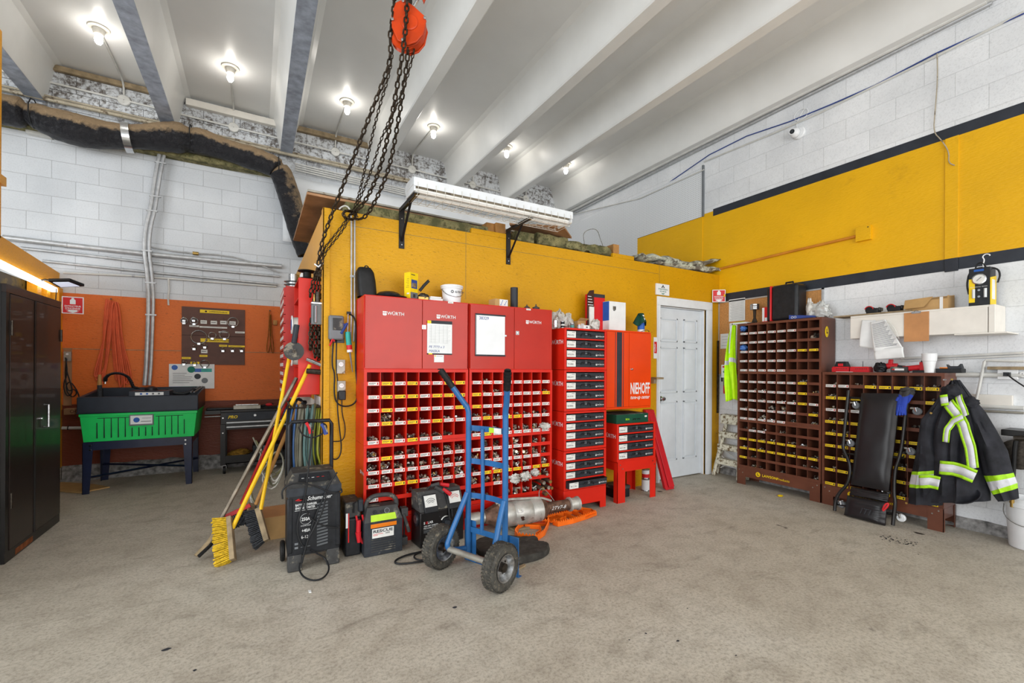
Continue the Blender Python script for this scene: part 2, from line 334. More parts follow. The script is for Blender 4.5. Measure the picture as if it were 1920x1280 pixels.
# ================================================================ the setting
YW, XR, YB, XL, ZC = 3.585, 5.08, 6.9, -1.93, 4.68
struct('floor', MB().box((-7, -5, -.1), (5.3, 7.1, 0), 'floor_concrete'))
struct('ceiling', MB().box((-7, -5, ZC), (5.3, 7.1, ZC + .12), 'ceiling_paint'))
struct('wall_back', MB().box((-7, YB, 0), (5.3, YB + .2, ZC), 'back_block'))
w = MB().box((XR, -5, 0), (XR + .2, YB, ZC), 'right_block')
w.box((XR - .003, -.5, 2.245), (XR + .01, 3.665, 3.265), 'yellow_paint').box((XR - .003, 3.665, 2.145), (XR + .01, 4.98, 3.33), 'yellow_paint')
w.box((XR - .0035, -.5, 2.145), (XR + .01, 3.665, 2.245), 'black_paint').box((XR - .0035, -.5, 3.265), (XR + .01, 3.68, 3.355), 'black_paint')
struct('wall_right', w)
struct('trim_1', MB().box((XR - .012, 3.83, 2.2), (XR - .003, 4.98, 3.30), 'yellow_paint'), bev=.002)
w = MB().box((XR - .02, 4.98, 2.5), (XR - .001, 6.8, 3.95), 'pegboard_white').box((XR - .02, 3.83, 3.302), (XR - .001, 4.98, 3.95), 'pegboard_white')
w.box((XR - .03, 3.81, 3.30), (XR, 3.83, 3.97), 'grey_plastic'); struct('trim_2', w)
# vertical painted batten on the yellow band
a = P(1773, 300, X=XR).y; struct('trim_3', MB().box((XR - .014, a - .085, 2.15), (XR - .002, a + .0, 3.265), 'yellow_paint').box((XR - .0145, a - .085, 2.135), (XR - .002, a, 2.245), 'black_paint'), bev=.002)
# double-tee roof stems
stems = [-3.3, -2.12, -.94, .34, 1.57, 2.8, 3.80, 5.0]
for i, x in enumerate(stems):
    hb, ht = .07, .135
    if x > 4.9: hb, ht = .075, .2
    zb = 4.235; m = MB(); pr = []
    prof = [(-ht - .07, ZC), (-ht - .02, ZC - .03), (-ht, ZC - .09), (-hb, zb + .012), (-hb + .012, zb), (hb - .012, zb), (hb, zb + .012), (ht, ZC - .09), (ht + .02, ZC - .03), (ht + .07, ZC)]
    prof = [(min(x + a, XR) if x > 4.9 else x + a, z) for a, z in prof]
    m.prism([(a, -5, z) for a, z in prof], (0, 5 + YB, 0), 'stem_paint')
    if i in (1, 2, 3): m.box((x - hb - .004, -5, zb - .012), (x + hb + .004, YB - .01, zb - .0005), 'stem_shade')  # blue-grey strip paints the shaded underside of these stems
    struct('trim_%d' % (i + 4), m, ang=25)
# cornice pipe cover and long timber ledge high on the back wall
struct('trim_20', MB().box((-7, YB - .05, 4.60), (-.80, YB, 4.66), 'wood_old').box((-.78, YB - .07, 4.56), (.24, YB, 4.645), 'shelf_white').box((.47, YB - .06, 4.58), (1.44, YB, 4.65), 'wood_old'), bev=.006)
struct('trim_21', MB().box((-3.2, YB - .16, 3.86), (.40, YB, 3.94), 'wool'), bev=.02)
# white sheeting above the office roof
def sheet(u, v):
    x = .30 + u * 4.75; z = 3.0 + v * .93
    return V((x, YB - .05 - .10 * (1 - v) + .02 * math.sin(x * 5 + v * 4) + .012 * noise.noise(V((x * 4, v * 5, 0))), z))
struct('trim_22', MB().grid(sheet, 60, 10, 'white_sheet'), solid=.006)
# orange boards and rust-red dado on the back wall; rough kerb
struct('trim_23', MB().box((XL + .03, YB - .02, .86), (.40, YB - .001, 2.125), 'orange_board').box((XL + .03, YB - .023, 1.49), (.4, YB - .02, 1.497), 'wood_old'))
struct('trim_24', MB().box((XL + .03, YB - .012, .12), (.43, YB - .001, .858), 'rust_paint').box((XL + .03, YB - .03, .72), (.43, YB, .80), 'rust_paint'))
def kerb(u, v): 
    x = XL + .03 + u * 2.35; a = v * math.pi / 2; r = .085 + .03 * noise.noise(V((x * 9, v * 3, 0)))
    return V((x, YB - r * math.cos(a), max(.001, .17 * math.sin(a) + .02 * noise.noise(V((x * 7, v * 4, 3))))) if v > 0 else (x, YB - r - .02, .0))
struct('baseboard_back', MB().grid(kerb, 90, 6, 'dirty_rough'))
def kerb2(u, v):
    y = .6 + u * 2.95; a = v * math.pi / 2; r = .03 + .012 * noise.noise(V((y * 9, v * 3, 0)))
    return V((XR - r * math.cos(a), y, .09 * math.sin(a) + .01 * noise.noise(V((y * 7, v * 4, 3))) if v > 0 else 0))
struct('baseboard_right', MB().grid(kerb2, 70, 5, 'dirty_rough'))
# yellow office partition with its door
dx0, dx1, dz = 4.00, 4.82, 2.03
w = MB().box((.434, YW, 0), (dx0, YW + .11, 2.49), 'yellow_board').box((dx0, YW, dz), (dx1, YW + .11, 2.49), 'yellow_board').box((dx1, YW, 0), (XR, YW + .11, 2.49), 'yellow_board')
gx = [P(873, 500, Y=YW).x, P(1236, 520, Y=YW).x]
w.box((.60, YW - .0006, 2.385), (gx[1], YW + .002, 2.388), 'hose_olive').box((gx[0], YW - .0006, 1.9), (gx[0] + .003, YW + .002, 2.489), 'hose_olive').box((gx[1], YW - .0006, 2.14), (gx[1] + .003, YW + .002, 2.489), 'hose_olive').box((.47, YW - .0006, 0), (.474, YW + .002, 2.4), 'hose_olive')
struct('wall_office_front', w)
w = MB().box((.434, YW + .11, 1.02), (.53, 6.84, 2.49), 'yellow_side').box((.434, YW + .11, 0), (.53, 6.84, 1.02), 'shelf_white')
struct('wall_office_side', w)
struct('trim_25', MB().box((.424, YW - .01, 0), (.475, YW, 2.49), 'yellow_board').box((.424, YW - .01, 0), (.434, YW + .075, 2.49), 'yellow_side'), bev=.002)
# horizontal and vertical board joints: thin battens flush with the face
struct('trim_26', MB().box((3.955, YW - .012, 0), (4.00, YW + .02, dz), 'white_trim').box((3.965, YW - .02, 0), (4.00, YW - .012, dz), 'white_trim').box((dx1, YW - .012, 0), (4.93, YW + .02, dz), 'white_trim').box((dx1, YW - .02, 0), (4.905, YW - .012, dz), 'white_trim')
       .box((3.955, YW - .0121, dz), (4.93, YW + .02, 2.13), 'white_trim').box((3.965, YW - .02, dz), (4.905, YW - .012, 2.115), 'white_trim')
       .box((dx0, YW + .02, 0), (dx0 + .012, YW + .11, dz), 'white_trim').box((dx1 - .012, YW + .02, 0), (dx1, YW + .11, dz), 'white_trim').box((dx0 + .012, YW + .02, dz - .012), (dx1 - .012, YW + .11, dz), 'white_trim'), bev=.004)
d = MB(); dy = YW + .05; L0, L1 = dx0 + .014, dx1 - .014
d.box((L0, dy, .012), (L1, dy + .035, dz - .014), 'white_door')
def panel(m, x0, x1, z0, z1, y):
    for (a, b, c, e) in ((x0, x1, z0, z0 + .018), (x0, x1, z1 - .018, z1), (x0, x0 + .018, z0, z1), (x1 - .018, x1, z0, z1)):
        m.box((a, y - .012, c), (b, y, e), 'white_door')
    i = .045; o = [(x0 + .022, z0 + .022), (x1 - .022, z0 + .022), (x1 - .022, z1 - .022), (x0 + .022, z1 - .022)]; q = [(x0 + i, z0 + i), (x1 - i, z0 + i), (x1 - i, z1 - i), (x0 + i, z1 - i)]
    m.add([(a, y - .0005, b) for a, b in o] + [(a, y - .014, b) for a, b in q], [(0, 1, 5, 4), (1, 2, 6, 5), (2, 3, 7, 6), (3, 0, 4, 7), (4, 5, 6, 7)], 'white_door')
mid = (L0 + L1) / 2
for x0, x1 in ((L0 + .04, mid - .055), (mid + .055, L1 - .10)):
    for z0, z1 in ((.22, .92), (1.02, 1.56), (1.62, 1.90)): panel(d, x0, x1, z0, z1, dy)
door = struct('door_1', d, bev=.002)
kn = MB().lathe([(0, -.065), (.018, -.064), (.026, -.052), (.022, -.038), (.01, -.028), (.012, -.01), (.03, -.006), (.03, 0)], (L0 + .065, dy, .955), 'chrome', 20, 'Y')
kn.build('door_knob', door)
# left partition: amber timbers, opening, grimy block behind
zb = P(60, 477, X=XL).z
struct('trim_27', MB().prism([(XL, 5.0, 2.19), (XL, YB, 2.155), (XL, YB, 2.345), (XL, 5.0, 2.46)], (-.09, 0, 0), 'amber_timber'), bev=.003)
struct('trim_28', MB().box((XL - .09, 6.78, 0), (XL + .03, 6.895, 2.17), 'amber_timber'), bev=.003)
struct('trim_29', MB().box((XL - .09, 5.46, 2.40), (XL, 5.57, 4.2), 'amber_timber').box((XL - .1, 5.45, 2.87), (XL + .015, 5.62, 2.95), 'amber_timber').box((XL - .09, 6.35, 0), (XL - .01, 6.45, 2.17), 'amber_timber').box((XL - .09, 6.6, 0), (XL - .01, 6.68, 2.17), 'amber_timber'), bev=.003)
struct('wall_left', MB().box((XL - .3, 3.0, 0), (XL - .1, YB, 2.16), 'black_brick'))
# ================================================================ racks, cabinets and drawers
def bin_unit(name, label, fx, cols, rows, heights, W, D, m, lipm, dark, M, cards, group, base=0, feet=None, side=.02, text=None, lip=.03, fills=None, seed=1, top=.022):
    """open bin rack, local frame: x along the front, y into the depth (front at y=0), z up; rows listed from the top"""
    t = thing(name, label, 'bin rack', M=M, group=group)
    Ht = base + sum(heights) + top; b = MB()
    b.box((0, 0, base), (side, D, Ht), m).box((W - side, 0, base), (W, D, Ht), m).box((side, 0, Ht - top), (W - side, D, Ht), m).box((side, D - .006, base), (W - side, D, Ht - top), m)
    cw = (W - 2 * side) / cols; z = Ht - top; cells = []; lips = []
    for r, h in enumerate(heights):
        zb = z - h; b.box((side, .004, zb), (W - side, D - .006, zb + .004), m)
        b.box((side, 0, zb), (W - side, .004, zb + lip), m); lips.append(zb)
        for c in range(cols): cells.append((r, c, side + cw * c, zb + .004, cw, h))
        z = zb
    for c in range(1, cols): b.box((side + cw * c - .0025, .003, base + .004), (side + cw * c + .0025, D - .006, Ht - top), m)
    b.build('carcass', t, w=False)
    cm = {'W': 'white_card', 'Y': 'yellow_card'}; src = {}
    rnd = random.Random(seed)
    for r, row in enumerate(cards):
        for c, k in enumerate(row):
            if k not in cm: continue
            if k not in src:
                q = MB().box((-cw * .39, -.0022, .003), (cw * .39, 0, lip - .002), cm[k])
                iw = 'ink'
                for i in range(5): q.box((-cw * .33 + i * cw * .1, -.0026, lip * .5), (-cw * .33 + i * cw * .1 + cw * .07, -.0021, lip * .68), iw)
                for i in range(3): q.box((-cw * .33 + i * cw * .12, -.0026, lip * .25), (-cw * .33 + i * cw * .12 + cw * .1, -.0021, lip * .34), iw)
                q.box((cw * .25, -.0026, lip * .25), (cw * .34, -.0021, lip * .75), 'ink_red' if k == 'W' else 'ink')
                o = q.build('bin_label', t, w=False); src[k] = o
            else: o = src[k].copy(); COL.objects.link(o)
            o.location = (side + cw * (c + .5) + rnd.uniform(-.003, .003), 0, lips[r]); o.rotation_euler = (0, rnd.uniform(-.025, .025), 0)
    if fills:
        q = MB()
        for (r, c, n, sz) in fills:
            cell = cells[r * cols + c]
            sz = sz * 1.25
            for i in range(int(n * 1.6) + 3):
                x = cell[2] + rnd.uniform(sz, cw - sz); y = rnd.uniform(.018, min(.11, D - .04)); z0 = cell[3] + rnd.uniform(.3, 1.6 + n * .06) * sz
                a = V((rnd.uniform(-1, 1), rnd.uniform(-1, 1), rnd.uniform(-.5, .5))).normalized() * sz * rnd.uniform(.3, .9); p = V((x, y, z0 + sz * .3))
                if rnd.random() < .5:
                    q.tube([p - a, p + a], sz * .3, rnd.choice(['nuts', 'steel', 'brass']), 6)
                    q.tube([p + a * .8, p + a * 1.15], sz * .55, 'nuts', 6)
                else:
                    a = a.normalized() * sz * .2; q.tube([p - a, p + a], sz * .62, rnd.choice(['nuts', 'steel', 'dark_steel']), 6)
        RMw = M
        for v in q.v: v.xyz = RMw @ v
        one('loose_fasteners', q, 'loose bolts, nuts and screws lying in the bins of the ' + fx, 'fasteners', kind='stuff')
    return t
def rnd_fills(rows, cols, p, n, sz, seed, skip=()):
    r = random.Random(seed); return [(i, j, r.randint(3, n), sz) for i in range(rows) for j in range(cols) if i not in skip and r.random() < p]
H5 = [.0975, .0975, .0975, .0975, .1325]
FX, FY = .666, 3.28; CW = .81; D0 = YW - FY - .004
g = 'red open bin racks in two columns'
UL = bin_unit('bin_rack', 'upper red bin rack of the left column, under the doors with the taped notice', 'upper left red rack', 8, 5, H5, CW, D0, 'red', 'red', 'red', T(FX, FY, .742),
    ['WYWYWWYY', 'WYYYWYYY', 'WYWYWWWY', 'WYWYWYWW', 'WYWYWW--'], g, fills=[(3, 0, 5, .009), (3, 1, 46, .012), (3, 2, 4, .012), (3, 3, 2, .01), (3, 4, 3, .01), (3, 6, 10, .012), (3, 7, 5, .012)] + [(4, c, 14, .013) for c in range(7)], seed=3)
LL = bin_unit('bin_rack', 'lower red bin rack of the left column, behind the two battery testers', 'lower left red rack', 8, 5, H5, CW, D0, 'red', 'red', 'red', T(FX, FY, .196),
    ['WYWWWWWW', 'WWWWWWWW', 'WWYYWWWW', 'W-------', '-------W'], g, fills=[(r, c, random.Random(r * 9 + c).randint(8, 18), .015) for r in range(3) for c in range(8) if (r, c) not in ((0, 1), (0, 4))] + [(2, 7, 26, .02), (3, 3, 5, .012)], seed=4)
RX = FX + CW + .012
UR = bin_unit('bin_rack', 'upper red bin rack of the right column, behind the blue truck handles', 'upper right red rack', 8, 5, H5, CW, D0, 'red', 'red', 'red', T(RX, FY, .742),
    ['WWWWWWWW', 'YWWWWWWY', 'YWWWWWWW', 'WYWYYWWW', 'WYWWWWWW'], g, fills=[(0, 1, 9, .012), (0, 2, 4, .01), (1, 1, 6, .01), (1, 2, 14, .012), (1, 3, 8, .012), (1, 7, 9, .012), (2, 1, 4, .01)] + [(3, c, 9, .014) for c in range(8)] + [(4, c, 18, .016) for c in range(8)], seed=5)
LR = bin_unit('bin_rack', 'lower red bin rack of the right column, long bolts sticking out at its right end', 'lower right red rack', 8, 5, H5, CW, D0, 'red', 'red', 'red', T(RX, FY, .196),
    ['WWWWWW--', 'WWWWWWW-', 'WYYYYWYY', '--W-----', '--------'], g, fills=[(r, c, random.Random(r * 5 + c).randint(4, 12), .02) for r in range(5) for c in range(8) if (r * 7 + c) % 5], seed=6)
for x, lb in ((FX, 'left'), (RX, 'right')):
    one('rack_base', MB().box((x, FY + .01, 0), (x + CW, FY + D0, .194), 'red_deep').box((x, FY - .004, .15), (x + CW, FY + .01, .194), 'red_deep'), 'red steel base carrying the %s column of bin racks' % lb, 'rack base', 'bases under the bin racks', bev=.003)
# side logo of the left rack
def wurth(m, o, R, U, h, full=True, col='paper'):
    o = V(o); R = V(R).normalized(); U = V(U).normalized(); N = R.cross(U) * .0012; s = h
    if full:
        for k in (0, 1):    # shield drawn as two stacked pairs of wedges
            zz = U * (s * (.55 if k == 0 else 0))
            for a, b in ((-1.25, -.72), (-.66, -.14)):
                m.prism([o + R * a * s + zz + N * .2, o + R * b * s + zz + N * .2, o + R * b * s + zz + U * s * .42 + N * .2, o + R * a * s + zz + U * s * .42 + N * .2], N * .6, col)
        m.prism([o + R * -1.05 * s - U * .22 * s + N * .2, o + R * -.34 * s - U * .22 * s + N * .2, o + R * -.14 * s + N * .2, o + R * -1.25 * s + N * .2], N * .6, col)
    m.text('WÜRTH', o, R, U, s * 1.32, col, depth=.0016, bold=.012)
m = MB(); wurth(m, V((FX - .001, 3.36, .53)) + EY * 0, -EY, EZ, .022); m.build('maker_logo', LL)
# upper two-door cabinets
def wall_cab(x0, split, lb, lg, key):
    z0, z1 = 1.286, 1.822; t = thing('steel_cabinet', lb, 'cabinet', (x0, FY, z0), group='red two-door cabinets over the bin racks')
    b = MB().box((x0, FY + .02, z0), (x0 + CW, FY + D0, z1), 'red').box((x0, FY + .004, z0), (x0 + CW, FY + .02, z0 + .012), 'red').box((x0, FY + .004, z1 - .012), (x0 + CW, FY + .02, z1), 'red').build('body', t, bev=.003)
    for i, (a, c) in enumerate(((x0 + .006, x0 + split - .002), (x0 + split + .002, x0 + CW - .006))):
        dd = MB().box((a, FY, z0 + .006), (c, FY + .019, z1 - .006), 'red_door')
        hx = a + .012 if i == 0 else c - .012
        for k in range(30): dd.cyl((hx, FY - .001, z0 + .02 + k * .0172), (hx, FY + .001, z0 + .02 + k * .0172), .0022, 'red_deep', 6)
        d_ = dd.build('door', t, bev=.003)
        if lg[i]:
            q = MB(); wurth(q, (lg[i][0], FY - .0006, lg[i][1]), EX, EZ, .026, col='paper'); q.build('maker_logo', d_)
        if key and key[0] == i: MB().lathe([(0, -.012), (.010, -.011), (.012, -.003), (.012, 0)], (key[1], FY, key[2]), 'chrome', 16, 'Y').box((key[1] - .016, FY - .003, key[2] - .016), (key[1] + .016, FY, key[2] + .016), 'steel').build('lock', d_)
    return t
CL = wall_cab(FX, .428, 'red two-door cabinet, the left one, with a taped notice on its right door', [(P(726, 590, Y=FY).x, P(726, 590, Y=FY).z), (P(826, 596, Y=FY).x, P(826, 596, Y=FY).z)], (1, P(795, 613, Y=FY).x, P(795, 613, Y=FY).z))
CR = wall_cab(RX, .415, 'red two-door cabinet, the right one, with a whiteboard on its left door', [None, (P(992, 606, Y=FY).x, P(992, 606, Y=FY).z)], (1, P(970, 624, Y=FY).x, P(970, 624, Y=FY).z))
def flat(name, pts, th, m, label, cat, extra=None, bev=0, group=None):
    b = MB().prism(pts, th, m)
    if extra: extra(b)
    return one(name, b, label, cat, group, bev=bev)
def rectY(u0, v0, u1, v1, y):
    a, b = P(u0, v0, Y=y), P(u1, v1, Y=y); return a.x, b.x, b.z, a.z   # x0,x1,zlow,zhigh
x0, x1, z0, z1 = rectY(801, 601, 847, 665, FY - .002)
b = MB().box((x0, FY - .006, z0), (x1, FY - .001, z1), 'paper').box((x0 + .03, FY - .0075, z1 - .02), (x1, FY - .001, z1 + .004), 'ink').box((x0, FY - .0074, z1 - .02), (x0 + .03, FY - .001, z1 + .002), 'yellow_card').box((x0, FY - .0074, z0), (x1, FY - .001, z0 + .009), 'black_plastic').box((x0 + .01, FY - .0075, z0), (x0 + .04, FY - .001, z0 + .009), 'yellow_card')
for i in range(12):
    b.box((x0 + .012, FY - .0064, z1 - .035 - i * .012), (x1 - .012 - (i % 3) * .01, FY - .006, z1 - .0358 - i * .012), 'grey_plastic')
for i in range(5): b.box((x0 + .03 + i * .033, FY - .0064, z1 - .165), (x0 + .0308 + i * .033, FY - .006, z1 - .03), 'grey_plastic')
b.text('PE 7773 x 3', (x0 + .012, FY - .0062, z0 + .05), EX, EZ, .026, 'ink_blue', shear=.2).text('MASKA', (x0 + .012, FY - .0062, z0 + .018), EX, EZ, .027, 'ink_blue', shear=.2)
one('notice', b, 'white notice chart with blue handwriting taped on a red door', 'notice')
x0, x1, z0, z1 = rectY(814, 665, 832, 679, FY - .002)
one('sticky_note', MB().box((x0, FY - .003, z0), (x1, FY - .001, z1), 'paper').box((x0 + .004, FY - .0035, z1 - .014), (x0 + .014, FY - .001, z1 - .004), 'yellow_card').box((x0 + .018, FY - .0035, z1 - .012), (x1 - .01, FY - .001, z1 - .01), 'ink'), 'small white card taped right below the notice chart', 'card')
x0, x1, z0, z1 = rectY(892, 589, 946, 666, FY - .002)
t = thing('whiteboard', 'small frameless whiteboard with handwritten numbers on the red cabinet door', 'whiteboard', (x0, FY, z0))
MB().box((x0, FY - .010, z0), (x1, FY - .001, z1), 'plastic_white').text('38329', (x0 + .025, FY - .0104, z1 - .04), EX, EZ, .036, 'ink_blue').build('board', t, bev=.003)
MB().box((x0 - .004, FY - .012, z1 - .005), (x1 + .004, FY - .001, z1 + .008), 'dark_plastic').box((x0 - .004, FY - .012, z0 - .010), (x1 + .004, FY - .001, z0 + .003), 'dark_plastic').box((x0 - .005, FY - .012, z0), (x0 + .002, FY - .001, z1), 'grey_plastic').build('edge_strip', t, bev=.001)
MB().lathe([(0, -.02), (.007, -.018), (.008, -.004), (.008, 0)], (x1 + .005, FY, (z0 + z1) / 2), 'plastic_white', 12, 'Y').build('magnet', t)
# drawer-case towers
def drawer_unit(label, M, W, D, nd, Hh, lead, txts, group, seed=0, ny=0):
    t = thing('drawer_rack', label, 'drawer rack', M=M, group=group); s = .022
    b = MB().box((0, 0, 0), (s, D, Hh), 'red').box((W - s, 0, 0), (W, D, Hh), 'red').box((s, 0, Hh - .016), (W - s, D, Hh), 'red').box((s, 0, 0), (W - s, D, .010), 'red').box((s, D - .006, .01), (W - s, D, Hh - .016), 'red')
    ph = (Hh - .026) / nd
    for i in range(nd):
        z = .010 + i * ph; b.box((s, -.002, z), (W - s, .012, z + .012), 'red').box((s, .012, z), (W - s, D - .006, z + .004), 'red')
    q = MB(); q.text('WÜRTH', (-.0006, .21, Hh * .62), -EY, EZ, .052, 'paper', depth=.001, bold=.01)
    b.build('carcass', t, w=False, bev=.0015); q.build('maker_logo', t, w=False)
    for i in range(nd):
        z = .023 + i * ph; y = .008; h = ph - .019; pull = .05 if (lead == i) else 0
        c = MB(); y -= pull
        c.box((s + .004, y, z), (W - s - .004, y + D - .06, z + h), 'dark_plastic').box((s + .002, y - .004, z + h * .45), (W - s - .002, y, z + h * .52), 'black_plastic').box((s + .002, y - .004, z + h - .006), (W - s - .002, y + .03, z + h), 'black_plastic')
        dr = c.build('drawer', t, w=False, bev=.003)
        wl = W - 2 * s
        MB().box((s + .006, y - .0062, z + .004), (s + .006 + wl * .22, y - .0005, z + h - .007), 'white_card').text(txts[i], (s + .012, y - .0065, z + h * .3), EX, EZ, h * .28, 'ink', width=wl * .15).box((s + .006 + wl * .12, y - .0066, z + h * .75), (s + .006 + wl * .2, y - .006, z + h * .8), 'ink').build('label_card', dr, w=False)
        cx = W * .5; hh = MB()
        hh.tube([(cx - wl * .13, y - .004, z + h * .3), (cx - wl * .10, y - .012, z + h * .72), (cx + wl * .10, y - .012, z + h * .72), (cx + wl * .13, y - .004, z + h * .3)], .004, 'black_plastic', 6, smooth=2)
        hh.build('handle', dr, w=False)
        hl = MB().box((cx - .012, y - .008, z + h * .5), (cx + .012, y - .003, z + h * .85), 'grey_plastic').box((cx - wl * .11, y - .007, z + h * .4), (cx - wl * .05, y - .003, z + h * .7), 'black_plastic').box((cx + wl * .05, y - .007, z + h * .4), (cx + wl * .11, y - .003, z + h * .7), 'black_plastic')
        hl.build('latch', dr, w=False)
        lg = MB(); wurth(lg, (W - s - wl * .19, y - .0010, z + h * .3), EX, EZ, h * .24); lg.build('maker_logo', dr, w=False)
    return t
TX, TY, TW = 2.378, 3.205, .492; TH = [(1.290, .376, ['PLUG', 'FUSES', 'NYLON', 'TUBE']), (.914, .374, ['RELAY', 'ELEC', 'BLOCK', 'WIRE']), (.560, .352, ['BOLTS', 'CLIPS', 'SCREWS', 'SWITCH']), (.205, .353, ['GASKET', 'CABLE', 'TERMINAL', 'O'])]
names = ['topmost red drawer rack of the tower, crowded with cans and bags on top', 'second red drawer rack from the top of the tower', 'third red drawer rack from the top of the tower', 'lowest red drawer rack of the tower, its bottom drawer pulled out']
for i, (z, h, tx) in enumerate(TH):
    drawer_unit(names[i], T(TX, TY, z), TW, .375, 4, h - .002, 0 if i == 3 else -1, tx[::-1] if i != 2 else tx[::-1], 'red drawer racks stacked in a tower', i)
b = MB().box((TX, TY, .06), (TX + TW, TY + .012, .203), 'red').box((TX, TY + .012, 0), (TX + .012, TY + .375, .203), 'red').box((TX + TW - .012, TY + .012, 0), (TX + TW, TY + .375, .203), 'red').box((TX, TY, 0), (TX + .07, TY + .012, .06), 'red').box((TX + TW - .07, TY, 0), (TX + TW, TY + .012, .06), 'red').box((TX + .012, TY + .012, .19), (TX + TW - .012, TY + .375, .203), 'red')
one('rack_base', b, 'red legged base under the tall tower of drawer racks', 'rack base', bev=.002)
# small stand with four drawer cases
SX, SY, SW = 3.02, 3.21, .51
t = thing('stand', 'low red four-legged steel stand under a single drawer rack', 'stand', (SX, SY, 0))
for (xa, xb) in ((SX, SX + .10), (SX + SW - .07, SX + SW + .01)):
    for (ya, yb, yc) in ((SY, SY + .004, SY + .055), (SY + .33, SY + .326, SY + .28)):
        q = MB().box((xa, min(ya, yb), 0), (xb, max(ya, yb), .395), 'red'); xs = xa if xa < SX + .2 else xb - .004
        q.box((xs, min(ya, yc), 0), (xs + .004, max(ya, yc), .395), 'red'); q.build('leg', t)
q = MB().box((SX, SY - .003, .30), (SX + SW + .01, SY, .40), 'red').box((SX, SY, .392), (SX + SW + .01, SY + .33, .398), 'red').box((SX + .005, SY + .006, .31), (SX + .008, SY + .32, .39), 'red').box((SX + SW + .001, SY + .006, .31), (SX + SW + .004, SY + .32, .39), 'red').build('apron', t)
q = MB()
for (x, z) in ((SX + .03, .37), (SX + .06, .33), (SX + SW - .04, .37), (SX + SW - .015, .335)): q.lathe([(.006, -.004), (.006, 0)], (x, SY - .003, z), 'chrome', 10, 'Y')
q.build('bolts', t)
drawer_unit('red drawer rack with four cases standing on the low red stand', T(SX - .012, SY - .005, .40), SW + .01, .33, 4, .365, -1, ['TEE', 'O', 'SEALS', 'CRIMP'], None, 9)
# tune-up cabinet on the wall
NX, NY, NW = 2.905, 3.245, .60; z0, z1 = .905, 1.672
t = thing('tune_up_cabinet', 'orange tall wall cabinet with black stripes and white lettering on its door', 'cabinet', (NX, NY, z0))
MB().box((NX, NY + .02, z0), (NX + NW, YW - .002, z1), 'orange_cab').box((NX - .004, NY + .01, z1 - .01), (NX + NW + .004, YW - .002, z1 + .004), 'orange_cab').box((NX, NY + .004, z0), (NX + NW, NY + .02, z0 + .02), 'orange_cab').build('body', t, bev=.002)
sx = NX + .29
b = MB().box((NX + .003, NY, z0 + .022), (sx, NY + .019, z1 - .014), 'orange_cab')
for (a, c) in ((.098, .106), (.120, .188), (.202, .210)): b.box((NX + a + .01, NY - .0006, z0 + .024), (NX + c + .01, NY, z1 - .016), 'black_paint')
b.build('door', t, bev=.002)
b = MB().box((sx + .004, NY, z0 + .022), (NX + NW - .004, NY + .019, z1 - .014), 'orange_cab')
b.text('NIEHOFF', (sx + .02, NY - .0003, P(1180, 738, Y=NY).z), EX, EZ, .155, 'paper', width=.265, bold=.02).text('tune-up center', (sx + .02, NY - .0003, P(1180, 748, Y=NY).z), EX, EZ, .052, 'paper', width=.265, shear=.3, bold=.012)
dd = b.build('door', t, bev=.002)
MB().lathe([(0, -.016), (.009, -.015), (.011, -.004), (.013, 0)], (sx + .035, NY, P(1183, 692, Y=NY).z), 'chrome', 14, 'Y').build('lock', dd)
# brown racks on the right wall: local x runs from the far end towards the camera
def MR(y, z, x=4.79): return Matrix(((0, 1, 0, x), (-1, 0, 0, y), (0, 0, 1, z), (0, 0, 0, 1)))
BW = .872; bd = XR - 4.79 - .026; g = 'brown open bin racks stacked on each other'
hb = [.1035] * 5
cards = [['WWWWWW--', 'WWWWW---', 'WWWWWWYY', 'WWWWW---', 'WWWWW---'], ['WWWWWWY-', 'WWWWWWY-', 'WWWWWWYW', 'WWWWWW-Y', 'WWWWW---'], ['-WW-----', 'YYYYYY--', 'YYYYYYYY', 'Y-------', '--------']]
lbs = ['topmost brown bin rack by the corner, yellow round emblem on its side', 'middle brown bin rack of the stack by the corner, mostly white labels', 'lowest brown bin rack of the stack by the corner, mostly yellow labels']
fl = [[(1, 7, 3, .03), (3, 5, 3, .01)], rnd_fills(5, 8, .45, 9, .012, 11), rnd_fills(5, 8, .55, 9, .012, 12)]
fl[1] += [(3, 3, 14, .016), (3, 4, 10, .02), (4, 2, 9, .018), (0, 6, 12, .014)]
for i in range(3):
    u = bin_unit('bin_rack', lbs[i], ['topmost', 'middle', 'lowest'][i] + ' brown rack in the corner stack', 8, 5, hb, BW, bd, 'brown_rack', 'brown_rack', 'brown_rack', MR(3.143, 1.819 - (i + 1) * .5425), cards[i], g, fills=fl[i], seed=20 + i, lip=.027, top=.024)
    if i == 0:
        q = MB(); cy, cz = .10, .40
        yv = MB().lathe([(.0, -.002), (.042, -.002), (.044, 0)], (0, 0, 0), 'yellow_card', 28, 'X')
        for v in yv.v: v.xyz = V((BW + .0015 - v.x * .5, cy + v.y * .8, cz + v.z * 1.25 + .0))
        yv.box((BW + .002, cy - .012, cz - .016), (BW + .0032, cy - .002, cz + .03), 'brown_rack').box((BW + .002, cy - .012, cz - .016), (BW + .0032, cy + .018, cz - .004), 'brown_rack'); yv.build('emblem', u, w=False)
